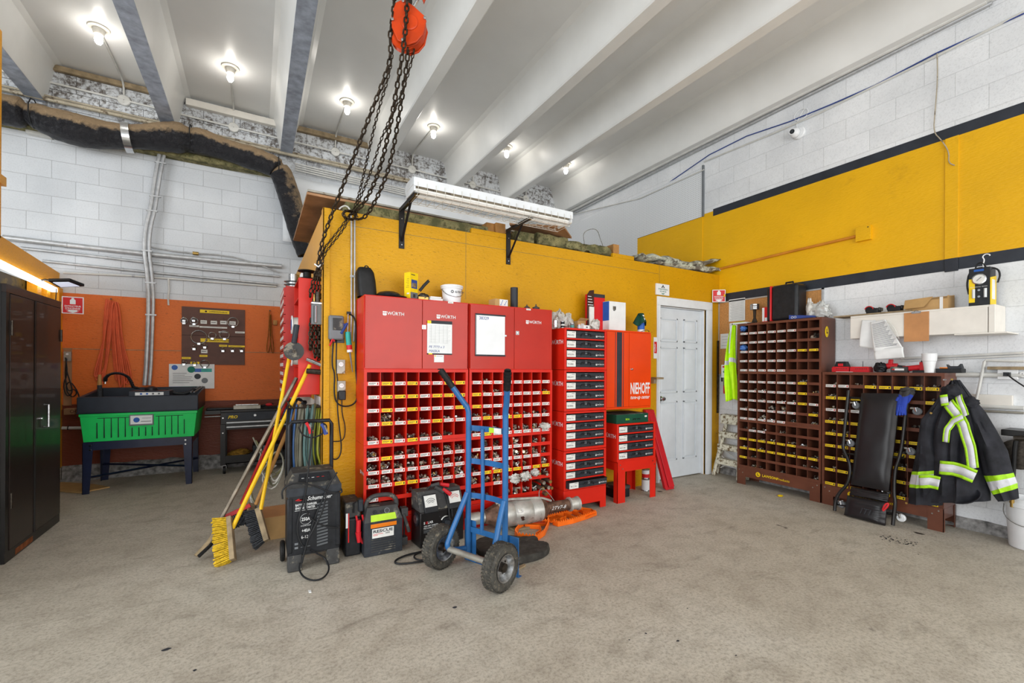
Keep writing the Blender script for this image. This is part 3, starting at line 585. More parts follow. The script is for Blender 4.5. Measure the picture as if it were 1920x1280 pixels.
def brown_base(y0, W, lb, mirror=False):
    t = thing('rack_base', lb, 'rack base', M=MR(y0, 0), group='brown legged bases of the bin racks')
    q = MB().box((0, 0, .09), (W, .004, .191), 'brown_rack').box((.005, .005, .10), (.008, bd - .006, .184), 'brown_rack').box((W - .008, .005, .10), (W - .005, bd - .006, .184), 'brown_rack').box((.004, .004, .1855), (W - .004, bd, .191), 'brown_rack'); q.build('apron', t, w=False)
    for x in (0, W - .10):
        for (ya, yb) in ((-.002, .03), (bd - .03, bd)):
            l = MB().box((x, ya if ya < .1 else bd - .004, 0), (x + .10, ya + .004 if ya < .1 else bd, .185), 'brown_rack'); xx = 0 if x == 0 else W - .004
            l.box((xx, ya, 0), (xx + .004, yb, .185), 'brown_rack'); l.build('leg', t, w=False)
    q = MB()
    for x in (.03, W - .03, .07, W - .07): q.lathe([(.006, -.006), (.006, 0)], (x, 0, .165 if x in (.03, W - .03) else .135), 'chrome', 10, 'Y')
    q.build('bolts', t, w=False)
    q = MB(); c = (.245, .145); em = MB().lathe([(0, -.003), (.026, -.003), (.026, -.001)], (c[0], 0, c[1]), 'yellow_card', 24, 'Y')
    em.box((c[0] - .008, -.0045, c[1] - .012), (c[0] - .002, -.003, c[1] + .015), 'brown_rack').box((c[0] - .008, -.0045, c[1] - .012), (c[0] + .014, -.003, c[1] - .005), 'brown_rack')
    em.text('LAWSON', (c[0] + .045, -.0008, c[1] - .014), EX, EZ, .038, 'yellow_card', bold=.02).text('Products', (c[0] + .205, -.0008, c[1] - .014), EX, EZ, .036, 'yellow_card'); em.build('maker_logo', t, w=False)
brown_base(3.143, BW, 'brown base with yellow logo under the corner stack of bin racks')
R2W = 2.262 - 1.372; hr = [.122] + [.115] * 7 + [.134]
c2 = ['WW-YYYYY', 'YYYY---Y', 'WWWW---W', 'YYYYYY--', 'YYYYYYYY', 'YYYYYYYY', 'YYYYYY-Y', 'YYYYYYYY', 'YYYYYY-Y']
bin_unit('bin_rack', 'wide brown bin rack behind the black creeper and the hanging jacket', 'brown rack behind the creeper', 8, 9, hr, R2W, bd, 'brown_rack', 'brown_rack', 'brown_rack', MR(2.262, .193), c2, None, fills=rnd_fills(9, 8, .5, 8, .014, 31), seed=33, lip=.03, top=.026)
brown_base(2.262, R2W, 'brown base under the wide bin rack, partly hidden by the creeper')
# tall black steel cabinet at the left
CX0, CX1, CY0, CY1, CZ = -1.93, -1.42, 4.17, 5.11, 1.835
t = thing('steel_locker', 'tall scuffed black steel two-door cabinet at the left edge', 'cabinet', (CX1, CY0, 0))
b = MB().box((CX0, CY0, .02), (CX1 - .022, CY1, CZ), 'black_steel').box((CX1 - .022, CY0, CZ - .055), (CX1, CY1, CZ), 'brown_steel').box((CX1 - .022, CY0, .0), (CX1 - .002, CY1, .07), 'black_steel').box((CX1 - .022, CY0, .07), (CX1, CY0 + .045, CZ - .055), 'black_steel').box((CX1 - .022, CY1 - .01, .07), (CX1, CY1, CZ - .055), 'black_steel')
b.box((CX1 - .002, CY0 + .15, .01), (CX1, CY0 + .42, .05), 'rust').box((CX0, CY0, 0), (CX1 - .03, CY1, .02), 'black_steel').build('body', t, bev=.004)
ms = P(65, 600, X=CX1).y
for (a, c, n) in ((CY0 + .05, ms - .004, 0), (ms + .002, CY1 - .014, 1)):
    d_ = MB().box((CX1 - .02, a, .075), (CX1 + .004, c, CZ - .06), 'brown_steel').box((CX1 + .004, a + (0 if n else c - a - .012), .075), (CX1 + .008, a + (.012 if n else c - a), CZ - .06), 'black_steel').build('door', t, bev=.003)
    if n:
        y = P(81, 770, X=CX1).y; MB().tube([(CX1 + .004, y, 1.00), (CX1 + .03, y, 1.0), (CX1 + .03, y, .83), (CX1 + .004, y, .83)], .008, 'steel', 8).build('handle', d_)
        y = P(74, 776, X=CX1).y; MB().lathe([(0, .02), (.012, .019), (.014, .006), (.014, .004)], (CX1, y, .90), 'chrome', 14, 'X').build('lock', d_)
    for z in (.35, 1.5):
        y = a + .008 if n == 0 else c - .008; MB().cyl((CX1 + .008, y, z), (CX1 + .008, y, z + .1), .008, 'dark_steel', 10).build('hinge', d_)
# ================================================================ roof lamps, pipes, duct
def Pn(pts, **k): return [P(u, v, **k) for u, v in pts]
lampxy = [(-1.384, 5.93), (-.271, 5.955), (.985, 5.965), (2.138, 5.97), (3.30, 5.95), (4.42, 5.95)]
boxes = Pn([(232, 187), (438, 238), (629, 284), (773, 317)], Y=6.87) + [V((3.16, 6.87, 4.40)), V((4.22, 6.87, 4.37))]
wh = ['first from the left', 'second from the left', 'third from the left', 'fourth from the left', 'fifth from the left, half hidden by a roof beam', 'rightmost, half hidden by a roof beam']
lroot = None
for i, (x, y) in enumerate(lampxy):
    lb = 'lit bare ceiling bulb, %s' % wh[i]
    if lroot is None:
        lroot = t = thing('ceiling_lamp', lb, 'ceiling lamp', (x, y, ZC), group='bare bulbs under the roof')
        MB().lathe([(.0, -.075), (.036, -.072), (.045, -.055), (.05, -.02), (.085, -.012), (.09, 0)], (0, 0, 0), 'porcelain', 28).build('socket', t, w=False)
        MB().lathe([(0, -.165), (.018, -.160), (.030, -.140), (.034, -.120), (.026, -.092), (.016, -.076), (.015, -.07)], (0, 0, 0), 'bulb', 20).build('bulb', t, w=False)
    else: dup(lroot, T(x, y, ZC), lb)
    b = boxes[i]
    one('conduit', MB().tube([(x, y + .085, ZC - .012), (x + (b.x - x) * .8, YB - .12, ZC - .012), (b.x, YB - .03, ZC - .07), (b.x, YB - .022, b.z + .06)], .011, 'pipe_white', 8, smooth=2), 'thin white conduit from the ceiling lamp %s down to its wall box' % wh[i].split(',')[0], 'conduit', 'lamp conduits')
    m = MB().lathe([(.062, 0), (.062, .022), (.055, .028), (0, .028)], (b.x, YB - .001, b.z), 'pipe_white', 24, 'Y', M=Matrix.Scale(-1, 4, EY))
    m.lathe([(.006, .03), (.006, .027)], (b.x, YB - .001, b.z), 'dark_steel', 8, 'Y', M=Matrix.Scale(-1, 4, EY))
    one('junction_box', m, 'round white wall junction box under the roof, %s' % wh[i].split(',')[0], 'junction box', 'round junction boxes')
one('conduit', MB().tube([(-3, YB - .02, 4.47)] + [(b.x, YB - .02, b.z) for b in boxes], .012, 'pipe_white', 8), 'thin white conduit linking the round junction boxes high on the back wall', 'conduit')
one('pipe', MB().tube([(-3, 6.83, 4.24)] + [(x, 6.82, 4.215 - .012 * x) for x in (-1.9, -.6, .5, 1.9, 3.3, 4.9)], .022, 'pipe_dirt_shade', 10).tube([(-3, 6.84, 4.29)] + [(x, 6.84, 4.26 - .012 * x) for x in (-1.9, -.6, .5, 1.9, 3.3, 4.9)], .012, 'pipe_dirt_shade', 8), 'long dusty double pipe running along the back wall under the roof beams', 'pipe')
one('conduit', MB().tube([(-3, YB - .03, 3.955), P(55, 233, Y=6.87)], .014, 'pipe_white', 8).tube([P(90, 247, Y=6.87), P(300, 290, Y=6.87), P(511, 333, Y=6.87)], .014, 'pipe_white', 8), 'straight white conduit just below the black duct', 'conduit')
a = P(72, 240, Y=6.84)
one('junction_box', MB().box((a.x - .095, 6.82, a.z - .08), (a.x + .10, 6.899, a.z + .08), 'pipe_white').box((a.x - .085, 6.815, a.z - .07), (a.x + .09, 6.82, a.z + .07), 'pipe_white'), 'square white junction box below the duct at the far left', 'junction box', bev=.004)
ledge = [(1.2, 6.80, 4.10), (2.6, 6.80, 4.07), (4.9, 6.80, 4.03)]
t = thing('pipe_run', 'bundle of thin white pipes above the white sheeting behind the office roof', 'pipes', (1.0, 6.8, 4.0))
for k in range(4): MB().tube([(.45, 6.83, 4.11 - .03 * k), (2.6, 6.83, 4.05 - .03 * k), (5.0, 6.83, 3.99 - .03 * k)], .009, 'pipe_white', 7).build('pipe', t)
# insulated duct
t = thing('flexible_duct', 'long black plastic-wrapped insulated duct sagging along the back wall', 'duct', P(250, 252, Y=6.62))
dp = Pn([(-60, 188), (0, 205), (58, 213), (112, 236), (180, 252), (250, 257), (310, 257), (357, 259), (430, 283), (500, 305), (524, 318), (536, 346), (550, 395), (563, 440), (578, 478)], Y=6.62)
m = MB(); pts = dp
for _ in range(2):
    q = [pts[0]]
    for i in range(len(pts) - 1): q += [pts[i] * .75 + pts[i + 1] * .25, pts[i] * .25 + pts[i + 1] * .75]
    pts = q + [pts[-1]]
fine = []
for i in range(len(pts) - 1):
    for k in range(3): fine.append(pts[i].lerp(pts[i + 1], k / 3))
n = len(fine)
def duct(u, v):
    j = min(int(v * (n - 1)), n - 2); p = fine[j]; d = (fine[j + 1] - p).normalized(); x = EY.cross(d).normalized(); y = d.cross(x)
    r = .150 if v < .15 else (.150 + .02 * math.sin(v * 30)) if v < .62 else .135
    for c in (.16, .50, .70): r -= .035 * math.exp(-((v - c) / .008) ** 2)
    a = 2 * math.pi * u; r *= 1 + .05 * noise.noise(V((math.cos(a) * 3, math.sin(a) * 3, v * 60)))
    return p + x * math.cos(a) * r + y * math.sin(a) * r
m.grid(duct, 28, 170, 'duct_film', True); m.build('wrapping', t, ang=60)
a, b_ = P(237, 258, Y=6.62), P(246, 259, Y=6.62); d = (b_ - a).normalized()
m = MB().tube([a - d * .02, a + d * .05], .162, 'foil_tape', 24); m.build('foil_tape', t)
for u, v in ((64, 214), (358, 258), (522, 316)):
    c = P(u, v, Y=6.62); m = MB(); m.tube([c + V((0, math.sin(k * .63) * .15, math.cos(k * .63) * .15)) for k in range(10)], .006, 'cable', 6, closed=True); m.build('tie', t)
# horizontal conduits on the left back wall
rows = [([(6, 445), (124, 459), (267, 475), (400, 488), (528, 499)], .030, 'topmost and thickest grey conduit on the white back wall'), ([(40, 465), (200, 483), (380, 505), (524, 518)], .016, 'second grey conduit from the top on the white back wall'),
        ([(80, 489), (230, 505), (380, 520), (520, 533)], .016, 'third grey conduit from the top on the white back wall'), ([(119, 511), (250, 517), (380, 527), (518, 537)], .012, 'lowest grey conduit on the white back wall')]
for pts_, r, lb in rows:
    m = MB().tube(Pn(pts_, Y=YB - r - .01), r, 'galv' if r > .013 else 'pipe_white', 12)
    for u, v in pts_[1:-1]:
        c = P(u, v, Y=YB - r - .01); m.tube([c - EX * .012, c + EX * .012], r + .004, 'galv', 12)
    one('conduit', m, lb, 'conduit', 'conduits above the orange boards')
one('conduit', MB().tube(Pn([(283, 463), (340, 473), (425, 478), (475, 492), (524, 511)], Y=6.85), .010, 'galv', 8, smooth=1).lathe([(.022, -.03), (.022, .03)], P(367, 475, Y=6.85), 'brass', 12, 'X'), 'slim pipe with a brass valve crossing the other conduits', 'conduit')
t = thing('vertical_conduit', 'pair of galvanized conduits running down the back wall behind the parts washer', 'conduit', P(275, 600, Y=6.8))
for off, r in ((0, .022), (.045, .018)):
    pts_ = [P(u, v, Y=6.80) + EX * off for u, v in ((302, 275), (290, 335), (283, 390), (273, 425), (270, 470), (276, 510), (279, 560), (277, 620), (274, 690), (271, 722))]
    MB().tube(pts_, r, 'galv', 10, smooth=2).build('pipe', t)
for u, v in ((297, 305), (287, 368), (281, 395), (271, 470), (278, 530), (279, 590)):
    c = P(u, v, Y=6.80) + EX * .02; MB().tube([c - EX * .055, c + EX * .055], .006, 'dark_steel', 8).box((c.x - .05, c.y - .024, c.z - .008), (c.x + .055, c.y - .020, c.z + .008), 'galv').build('strap', t)
one('bracket', MB().tube(Pn([(316, 522), (317, 545), (315, 556), (316, 572)], Y=6.87), .010, 'pipe_white', 8), 'small white bracket strip hanging above the brown display board', 'bracket')
# ================================================================ left bay
# extinguisher signs
def ext_sign(M, w_, h_, lb, grp):
    t = thing('fire_extinguisher_sign', lb, 'sign', M=M, group=grp)
    b = MB().box((-w_ / 2, -.003, 0), (w_ / 2, 0, h_), 'plastic_white').box((-w_ / 2 + .008, -.0036, .008), (w_ / 2 - .008, -.003, h_ - .008), 'sign_red'); b.build('plate', t, w=False, bev=.001)
    q = MB(); cx = 0; y = -.0042
    q.add([(cx - .022, y, h_ * .56), (cx + .022, y, h_ * .56), (cx + .022, y, h_ * .80), (cx + .010, y, h_ * .86), (cx + .010, y, h_ * .93), (cx - .010, y, h_ * .93), (cx - .010, y, h_ * .86), (cx - .022, y, h_ * .80)], [tuple(range(8))], 'plastic_white')
    q.text('EXTINCTEUR', (0, y, h_ * .40), EX, EZ, h_ * .12, 'plastic_white', width=None, align='CENTER', bold=.02).text("D'INCENDIE", (0, y, h_ * .27), EX, EZ, h_ * .12, 'plastic_white', align='CENTER', bold=.02)
    q.add([(-w_ * .36, y, h_ * .23), (-w_ * .2, y, h_ * .20), (-w_ * .2, y, h_ * .15), (-w_ * .30, y, h_ * .15), (0, y, h_ * .05), (w_ * .30, y, h_ * .15), (w_ * .2, y, h_ * .15), (w_ * .2, y, h_ * .20), (w_ * .36, y, h_ * .23)], [(0, 1, 7, 8), (1, 2, 6, 7), (3, 4, 5)], 'plastic_white')
    q.build('lettering', t, w=False)
a, b_ = P(116, 555, Y=6.3), P(157, 589, Y=6.3)
ext_sign(T((a.x + b_.x) / 2, 6.3, b_.z) @ RZ(0), b_.x - a.x, a.z - b_.z, 'red fire extinguisher sign on the post beside the black cabinet', 'fire extinguisher signs')
one('sign_arm', MB().box((XL - .09, 6.304, b_.z + .05), (b_.x - .02, 6.32, b_.z + .09), 'amber_timber'), 'short wooden arm holding the left extinguisher sign', 'bracket')
# strip light and work light under the header
one('strip_light', MB().prism([P(0, 486, X=XL + .04), P(0, 497, X=XL + .04), P(108, 548, X=XL + .04), P(108, 540, X=XL + .04)], (-.05, 0, 0), 'led_strip'), 'long glowing white light strip under the amber timber beam', 'strip light', bev=.003)
t = thing('work_light', 'flat black work light clipped to the amber beam above the black cabinet', 'work light', P(120, 530, Y=6.2))
pl4 = Pn([(92, 524), (135, 521), (156, 530), (108, 540)], Z=None, Y=None, X=None, pl=(P(120, 530, Y=6.2), V((0, -.45, -1)).normalized())) if False else None
c = P(122, 531, Y=6.2)
hd = [c + V(q) * .55 for q in ((-.20, -.10, .0), (.10, -.14, .03), (.24, .12, -.02), (-.12, .14, -.07))]
MB().prism(hd, (0, 0, .03), 'black_plastic').build('housing', t, bev=.006)
ce = sum(hd, V()) / 4; MB().prism([ce + (p - ce) * .72 + V((0, 0, -.004)) for p in hd], (0, 0, .005), 'led_panel').build('lens', t)
MB().tube([c + V((-.1, 0, .015)), c + V((-.16, .05, .03)), V((XL + .02, c.y + .1, c.z + .02))], .010, 'dark_steel', 8).build('arm', t)
MB().tube(Pn([(106, 540), (105, 555), (104, 572)], Y=6.25), .004, 'cable', 6).build('cord', t)
# orange extension cord coil
t = thing('extension_cord', 'long coiled orange extension cord hanging on the orange boards', 'extension cord', P(208, 560, Y=6.86))
rnd = random.Random(4)
for k in range(7):
    a0 = 200 + k * 1.3 + rnd.uniform(-1, 1); b0 = 210 + k * 1.5; lo = 735 + rnd.uniform(-30, 10); sp = 12 + k * 3.2
    pts_ = Pn([(a0, 560 + k * .8), (a0 - 4, 590), (a0 - sp * .5, 650), (a0 - sp, lo - 10), (a0 - sp + 3, lo), (a0 - sp * .2, 690), (a0 + 3, 600), (b0 - 2, 558 + k * .6), (b0 + 5, 575), (b0 + 7 + k * .5, 640), (b0 + sp * .8, 690), (b0 + sp * .9, lo + 6), (b0 + sp * .5, lo), (b0, 640), (a0 + 9, 580)], Y=6.85 - .012 * (k % 4))
    MB().tube(pts_, .0075, 'orange_cord', 6, smooth=2).build('cord', t)
MB().cyl(P(208, 560, Y=6.9) , P(208, 560, Y=6.78), .008, 'dark_steel', 8).build('nail', t)
# sockets and black cord near the post
t = thing('wall_outlet', 'old wooden-backed wall outlet with a tangled black cord beside the post', 'outlet', P(125, 660, Y=6.86))
x0, x1, z0, z1 = rectY(119, 652, 134, 760, 6.87)
MB().box((x0, 6.87, z0), (x1, 6.895, z1), 'plywood').build('board', t, bev=.002)
x0, x1, z0, z1 = rectY(119, 659, 133, 677, 6.84)
MB().box((x0, 6.84, z0), (x1, 6.87, z1), 'galv_dull').lathe([(.012, -.002), (.012, 0)], ((x0 + x1) / 2, 6.84, z0 + .08), 'plastic_white', 12, 'Y').build('outlet_box', t, bev=.003)
m = MB().tube(Pn([(125, 672), (122, 700), (126, 735), (140, 728), (145, 738), (134, 746), (122, 728), (130, 712), (146, 733), (150, 752)], Y=6.82), .006, 'cable', 6, smooth=2)
m.tube(Pn([(123, 670), (127, 700), (118, 722), (125, 745), (138, 735), (128, 705), (124, 690)], Y=6.80), .006, 'cable', 6, smooth=2); m.build('cord', t)
x0, x1, z0, z1 = rectY(119, 766, 140, 777, 6.8); 
one('wooden_block', MB().box((x0, 6.80, z0), (x1, 6.898, z1), 'plywood').text('OC', (x0 + .05, 6.7995, z0 + .02), EX, EZ, .05, 'bin_dark'), 'small dark wooden block with a carved mark under the outlet', 'wood block', bev=.004)
t = thing('wall_pipe', 'white pipe low on the rust-red wall left of the parts washer', 'pipe', P(130, 802, Y=6.86))
MB().tube(Pn([(116, 802), (160, 802), (230, 800)], Y=6.86), .018, 'pipe_white', 10).build('pipe', t); MB().tube(Pn([(127, 802), (129, 802)], Y=6.86), .024, 'dark_steel', 10).build('clamp', t)
# brown display board with hose clamps
t = thing('display_board', 'brown perforated board with rows of hose clamps and yellow tags', 'display board', P(400, 625, Y=6.88))
a, b_ = P(341, 574, Y=6.875), P(459, 684, Y=6.875)
m = MB().box((a.x, 6.865, b_.z), (b_.x, 6.888, a.z), 'peg_brown').box((a.x, 6.862, P(400, 630, Y=6.87).z), (b_.x, 6.864, P(400, 629, Y=6.87).z), 'bin_dark')
m.build('panel', t, bev=.003)
def tagb(u0, v0, u1, v1, mt, txt=None, Y=6.862, par=None, name='tag'):
    x0, x1, z0, z1 = rectY(u0, v0, u1, v1, Y); q = MB().box((x0, Y - .004, z0), (x1, Y, z1), mt)
    if txt: q.text(txt, (x0 + (x1 - x0) * .3, Y - .0045, z0 + (z1 - z0) * .3), EX, EZ, (z1 - z0) * .6, 'bin_dark', bold=.02).lathe([(0, -.0006), ((z1 - z0) * .3, -.0006), ((z1 - z0) * .3, 0)], (x0 + (x1 - x0) * .2, Y - .004, (z0 + z1) / 2), 'bin_dark', 12, 'Y')
    else: q.box((x0 + .1 * (x1 - x0), Y - .0045, z0 + (z1 - z0) * .45), (x0 + .8 * (x1 - x0), Y - .004, z0 + (z1 - z0) * .6), 'ink')
    q.build(name, par or t)
tagb(375, 580, 430, 589, 'yellow_card', 'LAWSON Products'); tagb(376, 634, 429, 642, 'yellow_card', 'LAWSON Products')
for r in ((355, 609, 373, 613), (374, 611, 426, 616), (410, 621, 428, 624), (441, 621, 459, 625)): tagb(*r, 'white_card')
for r in ((341, 669, 358, 673), (357, 678, 374, 682), (374, 665, 389, 669), (411, 646, 426, 650), (428, 647, 459, 651)): tagb(*r, 'yellow_card')
for u, v in ((382, 603), (401, 604), (419, 604), (436, 605), (383, 658)): tagb(u - 6, v - 3, u + 6, v + 4, 'white_card')
def ring(u, v, ru, mt='steel', Y=6.835, r=.006, par=None):
    c = P(u, v, Y=Y); e = (P(u + ru, v, Y=Y) - c).length; q = MB().tube([c + V((math.cos(k * .393) * e, .008 * math.sin(k), math.sin(k * .393) * e)) for k in range(16)], r, mt, 6, closed=True)
    q.box((c.x - .015, Y - .014, c.z - e - .012), (c.x + .015, Y + .012, c.z - e + .012), mt); q.build('hose_clamp', par or t)
for a_ in ((345, 601, 6), (364, 602, 7), (437, 604, 10), (373, 632, 15), (398, 629, 7), (421, 628, 9), (364, 651, 4), (384, 648, 4), (418, 655, 3.5), (436, 655, 3.5), (453, 655, 3.5), (345, 680, 4), (365, 681, 4), (384, 682, 8), (345, 598, 4), (363, 598, 4)): ring(*a_)
for u in (382, 401, 419, 345, 364): m = MB().cyl(P(u, 597, Y=6.865), P(u, 599, Y=6.80), .003, 'steel', 6); m.build('hook', t)
# poster
t = thing('poster', 'white poster with round pictures and small print on the orange boards', 'poster', P(360, 705, Y=6.86))
x0, x1, z0, z1 = rectY(317, 682, 402, 728, 6.86); W_, H_ = x1 - x0, z1 - z0
m = MB().box((x0, 6.855, z0), (x1, 6.86, z1), 'paper').box((x0, 6.854, z0), (x0 + W_ * .6, 6.855, z0 + H_ * .10), 'bright_blue').box((x0 + W_ * .25, 6.8535, z0), (x0 + W_ * .6, 6.855, z0 + H_ * .10), 'teal')
m.box((x0 + W_ * .55, 6.854, z0 + H_ * .68), (x0 + W_ * .94, 6.855, z0 + H_ * .82), 'bright_blue').box((x0 + W_ * .7, 6.8535, z0 + H_ * .68), (x0 + W_ * .94, 6.855, z0 + H_ * .82), 'teal')
for (a, b, r, mt) in ((.12, .86, .1, 'bright_blue'), (.48, .78, .13, 'ink_teal'), (.62, .5, .11, 'dark_plastic'), (.78, .33, .11, 'grey_plastic')): m.lathe([(0, -.0022), (r * H_, -.0022), (r * H_, 0)], (x0 + a * W_, 6.855, z0 + b * H_), mt, 20, 'Y')
for k, wd in enumerate((.3, .26, .42, .40, .44, .36)): m.box((x0 + .08 * W_, 6.8543, z0 + H_ * (.62 - k * .075)), (x0 + (.08 + wd) * W_, 6.855, z0 + H_ * (.635 - k * .075)), 'ink')
m.build('sheet', t)
# yellow straps
t = thing('strap', 'brown-yellow strap looped on a nail at the right end of the orange boards', 'strap', P(505, 585, Y=6.85))
MB().tube(Pn([(505, 582), (504, 620), (499, 655), (503, 664), (508, 640), (506, 600), (508, 584), (509, 620), (514, 655), (511, 665), (507, 645), (506, 610)], Y=6.85), .018, 'strap', 6, smooth=2, flat=.004).build('webbing', t)
MB().cyl(P(506, 582, Y=6.9), P(506, 582, Y=6.8), .008, 'dark_steel', 8).build('nail', t)
one('wooden_block', MB().box((P(512, 602, Y=6.85).x, 6.83, P(512, 609, Y=6.85).z), (P(520, 600, Y=6.85).x, 6.88, P(512, 600, Y=6.85).z), 'wood'), 'tiny pale wooden block beside the hanging strap', 'wood block', bev=.003)
# ---- parts washer
WX0, WX1, WY0, WY1 = -1.545, -.560, 6.03, 6.74
t = thing('parts_washer', 'green and black parts washer tub standing on navy steel legs', 'parts washer', (WX0, WY0, 0))
def frus(m, x0, x1, y0, y1, z0, x2, x3, y2, y3, z1, mt): m.hexa([(x0, y0, z0), (x1, y0, z0), (x1, y1, z0), (x0, y1, z0), (x2, y2, z1), (x3, y2, z1), (x3, y3, z1), (x2, y3, z1)], mt)
m = MB(); frus(m, WX0 + .03, WX1 - .04, WY0 + .03, WY1 - .03, .525, WX0 + .005, WX1 - .012, WY0 + .005, WY1, .815, 'green_tank')
m.box((WX0 + .0, WY0, .785), (WX1 - .008, WY1, .812), 'green_tank')
xs = WX0 + .13
for k in range(14):
    x = WX0 + .135 + k * .0555
    if .40 < x - WX0 < .60: zt = .655
    else: zt = .765 if 0 < k < 13 else .72
    m.box((x, WY0 + .004, .56), (x + .006, WY0 + .03, zt), 'dark_plastic')
m.box((WX0 + .14, WY0 + .006, .762), (WX0 + .44, WY0 + .03, .768), 'dark_plastic').box((WX0 + .61, WY0 + .006, .762), (WX0 + .85, WY0 + .03, .768), 'dark_plastic')
m.build('tank', t, bev=.012, label='bright green ribbed tank')
m = MB().box((WX0 + .395, WY0 - .006, .675), (WX0 + .595, WY0 + .012, .79), 'grey_plastic').box((WX0 + .405, WY0 - .009, .69), (WX0 + .585, WY0 - .006, .78), 'paper').lathe([(0, -.003), (.026, -.003), (.026, 0)], (WX0 + .455, WY0 - .009, .735), 'bright_blue', 20, 'Y').box((WX0 + .49, WY0 - .0096, .715), (WX0 + .575, WY0 - .009, .72), 'ink').box((WX0 + .5, WY0 - .0096, .75), (WX0 + .575, WY0 - .009, .753), 'ink')
m.build('name_plate', t, bev=.002)
m = MB(); tb = .022; zf, zk = .985, 1.050
def wall4(xa, xb, ya, yb, za, zb_): m.hexa([(xa, ya, .815), (xb, ya, .815), (xb, yb, .815), (xa, yb, .815), (xa, ya, za), (xb, ya, za), (xb, yb, zb_), (xa, yb, zb_)], 'tub_black')
wall4(WX0 - .012, WX1, WY0 - .01, WY0 + tb, zf, zf); wall4(WX0 - .012, WX1, WY1 + .03, WY1 + .06, zk, zk); wall4(WX0 - .012, WX0 + tb, WY0 + tb, WY1 + .03, zf, zk); wall4(WX1 - tb, WX1, WY0 + tb, WY1 + .03, zf, zk)
m.box((WX0 + tb, WY0 + tb, .83), (WX1 - tb, WY1 + .03, .85), 'black_plastic').box((WX0 - .018, WY0 - .016, .815), (WX1 + .004, WY0 + .03, .83), 'tub_black')
m.build('basin', t, bev=.010, label='open black basin')
cx_ = P(284, 730, Y=6.15).x
m = MB().box((cx_ - .17, 6.05, .985), (cx_ + .17, 6.32, 1.035), 'tub_black').box((cx_ - .12, 6.047, .99), (cx_ + .12, 6.05, 1.022), 'paper')
for k in range(4): m.lathe([(0, -.002), (.010, -.002), (.010, 0)], (cx_ - .07 + k * .05, 6.047, 1.006), ['bright_blue', 'bright_blue', 'grey_plastic', 'grey_plastic'][k], 12, 'Y')
m.lathe([(.06, 0), (.055, .03), (.02, .045), (0, .045)], (cx_ - .01, 6.2, 1.035), 'black_plastic', 20); m.build('pump_housing', t, bev=.006)
m = MB(); pts_ = Pn([(258, 727), (250, 726), (246, 716), (240, 706), (228, 700), (215, 699), (204, 702), (198, 708), (197, 714)], Y=6.25); m.tube(pts_, .013, 'black_plastic', 8, smooth=2)
for i in range(26):
    f_ = i / 25 * (len(pts_) - 1.01); k = int(f_); c = pts_[k].lerp(pts_[k + 1], f_ - k); m.lathe([(.012, -.008), (.022, 0), (.012, .008)], c, 'black_plastic', 10)
m.tube([pts_[-1], pts_[-1] + V((0, 0, -.03))], .01, 'chrome', 8); m.build('spout', t)
MB().tube(Pn([(310, 730), (325, 737), (345, 739), (360, 733), (366, 728)], Y=6.3), .02, 'black_plastic', 10, smooth=2).build('hose', t)
for k in range(2): MB().tube([V((WX1 - .08 + k * .03, 6.15, 1.01)), V((WX1 - .05 + k * .03, WY1, 1.05))], .008, 'grey_plastic', 6).build('rail', t)
for (x, y, sx_) in ((WX0 + .025, WY0 + .02, 1), (WX1 - .055, WY0 + .02, -1), (WX0 + .025, WY1 - .02, 1), (WX1 - .055, WY1 - .02, -1)):
    s_ = 1 if y < 6.3 else -1; wt, wb = .085, .055
    m = MB(); xa = x if sx_ > 0 else x
    m.prism([(xa, y, 0), (xa + sx_ * wb, y, 0), (xa + sx_ * wt, y, .52), (xa, y, .52)], (0, s_ * .004, 0), 'navy_steel'); m.prism([(xa, y, 0), (xa, y + s_ * wb, 0), (xa, y + s_ * wt, .52), (xa, y, .52)], (sx_ * .004, 0, 0), 'navy_steel')
    for z in (.49, .445): m.lathe([(.009, -.006 * s_), (.009, 0)], (xa + sx_ * .06, y, z), 'chrome', 10, 'Y')
    m.build('leg', t)
MB().box((WX0 + .03, WY0 + .024, .44), (WX1 - .06, WY0 + .03, .525), 'navy_steel').box((WX0 + .03, WY1 - .03, .44), (WX1 - .06, WY1 - .024, .525), 'navy_steel').box((WX0 + .03, WY0 + .03, .44), (WX0 + .036, WY1 - .03, .525), 'navy_steel').box((WX1 - .066, WY0 + .03, .44), (WX1 - .06, WY1 - .03, .525), 'navy_steel').build('apron', t)
for a, b in (((WX0 + .05, WY0 + .04, .16), (WX1 - .07, WY1 - .04, .17)), ((WX0 + .05, WY1 - .04, .185), (WX1 - .07, WY0 + .04, .195))):
    MB().tube([a, b], .03, 'navy_steel', 4, flat=.012).build('brace', t)
t = thing('parts_brush', 'cleaning brush with a pale wooden handle standing in the black basin', 'brush', (WX0 + .16, 6.3, .85))
a = P(187, 702, Y=6.25); MB().tube([a, a - EZ * .11], .013, 'wood', 10, r2=.02).build('handle', t); MB().tube([a - EZ * .11, V((a.x, 6.25, .852))], .02, 'bristle_dark', 10).build('brush_head', t)
one('cardboard_sheet', MB().prism([P(60, 918, Z=.002), P(150, 925, Z=.002), P(206, 914, Z=.002), P(176, 909, Z=.002), P(116, 905, Z=.002)], (0, 0, .012), 'cardboard'), 'flat dusty cardboard sheet on the floor beside the washer leg', 'cardboard', bev=.002)
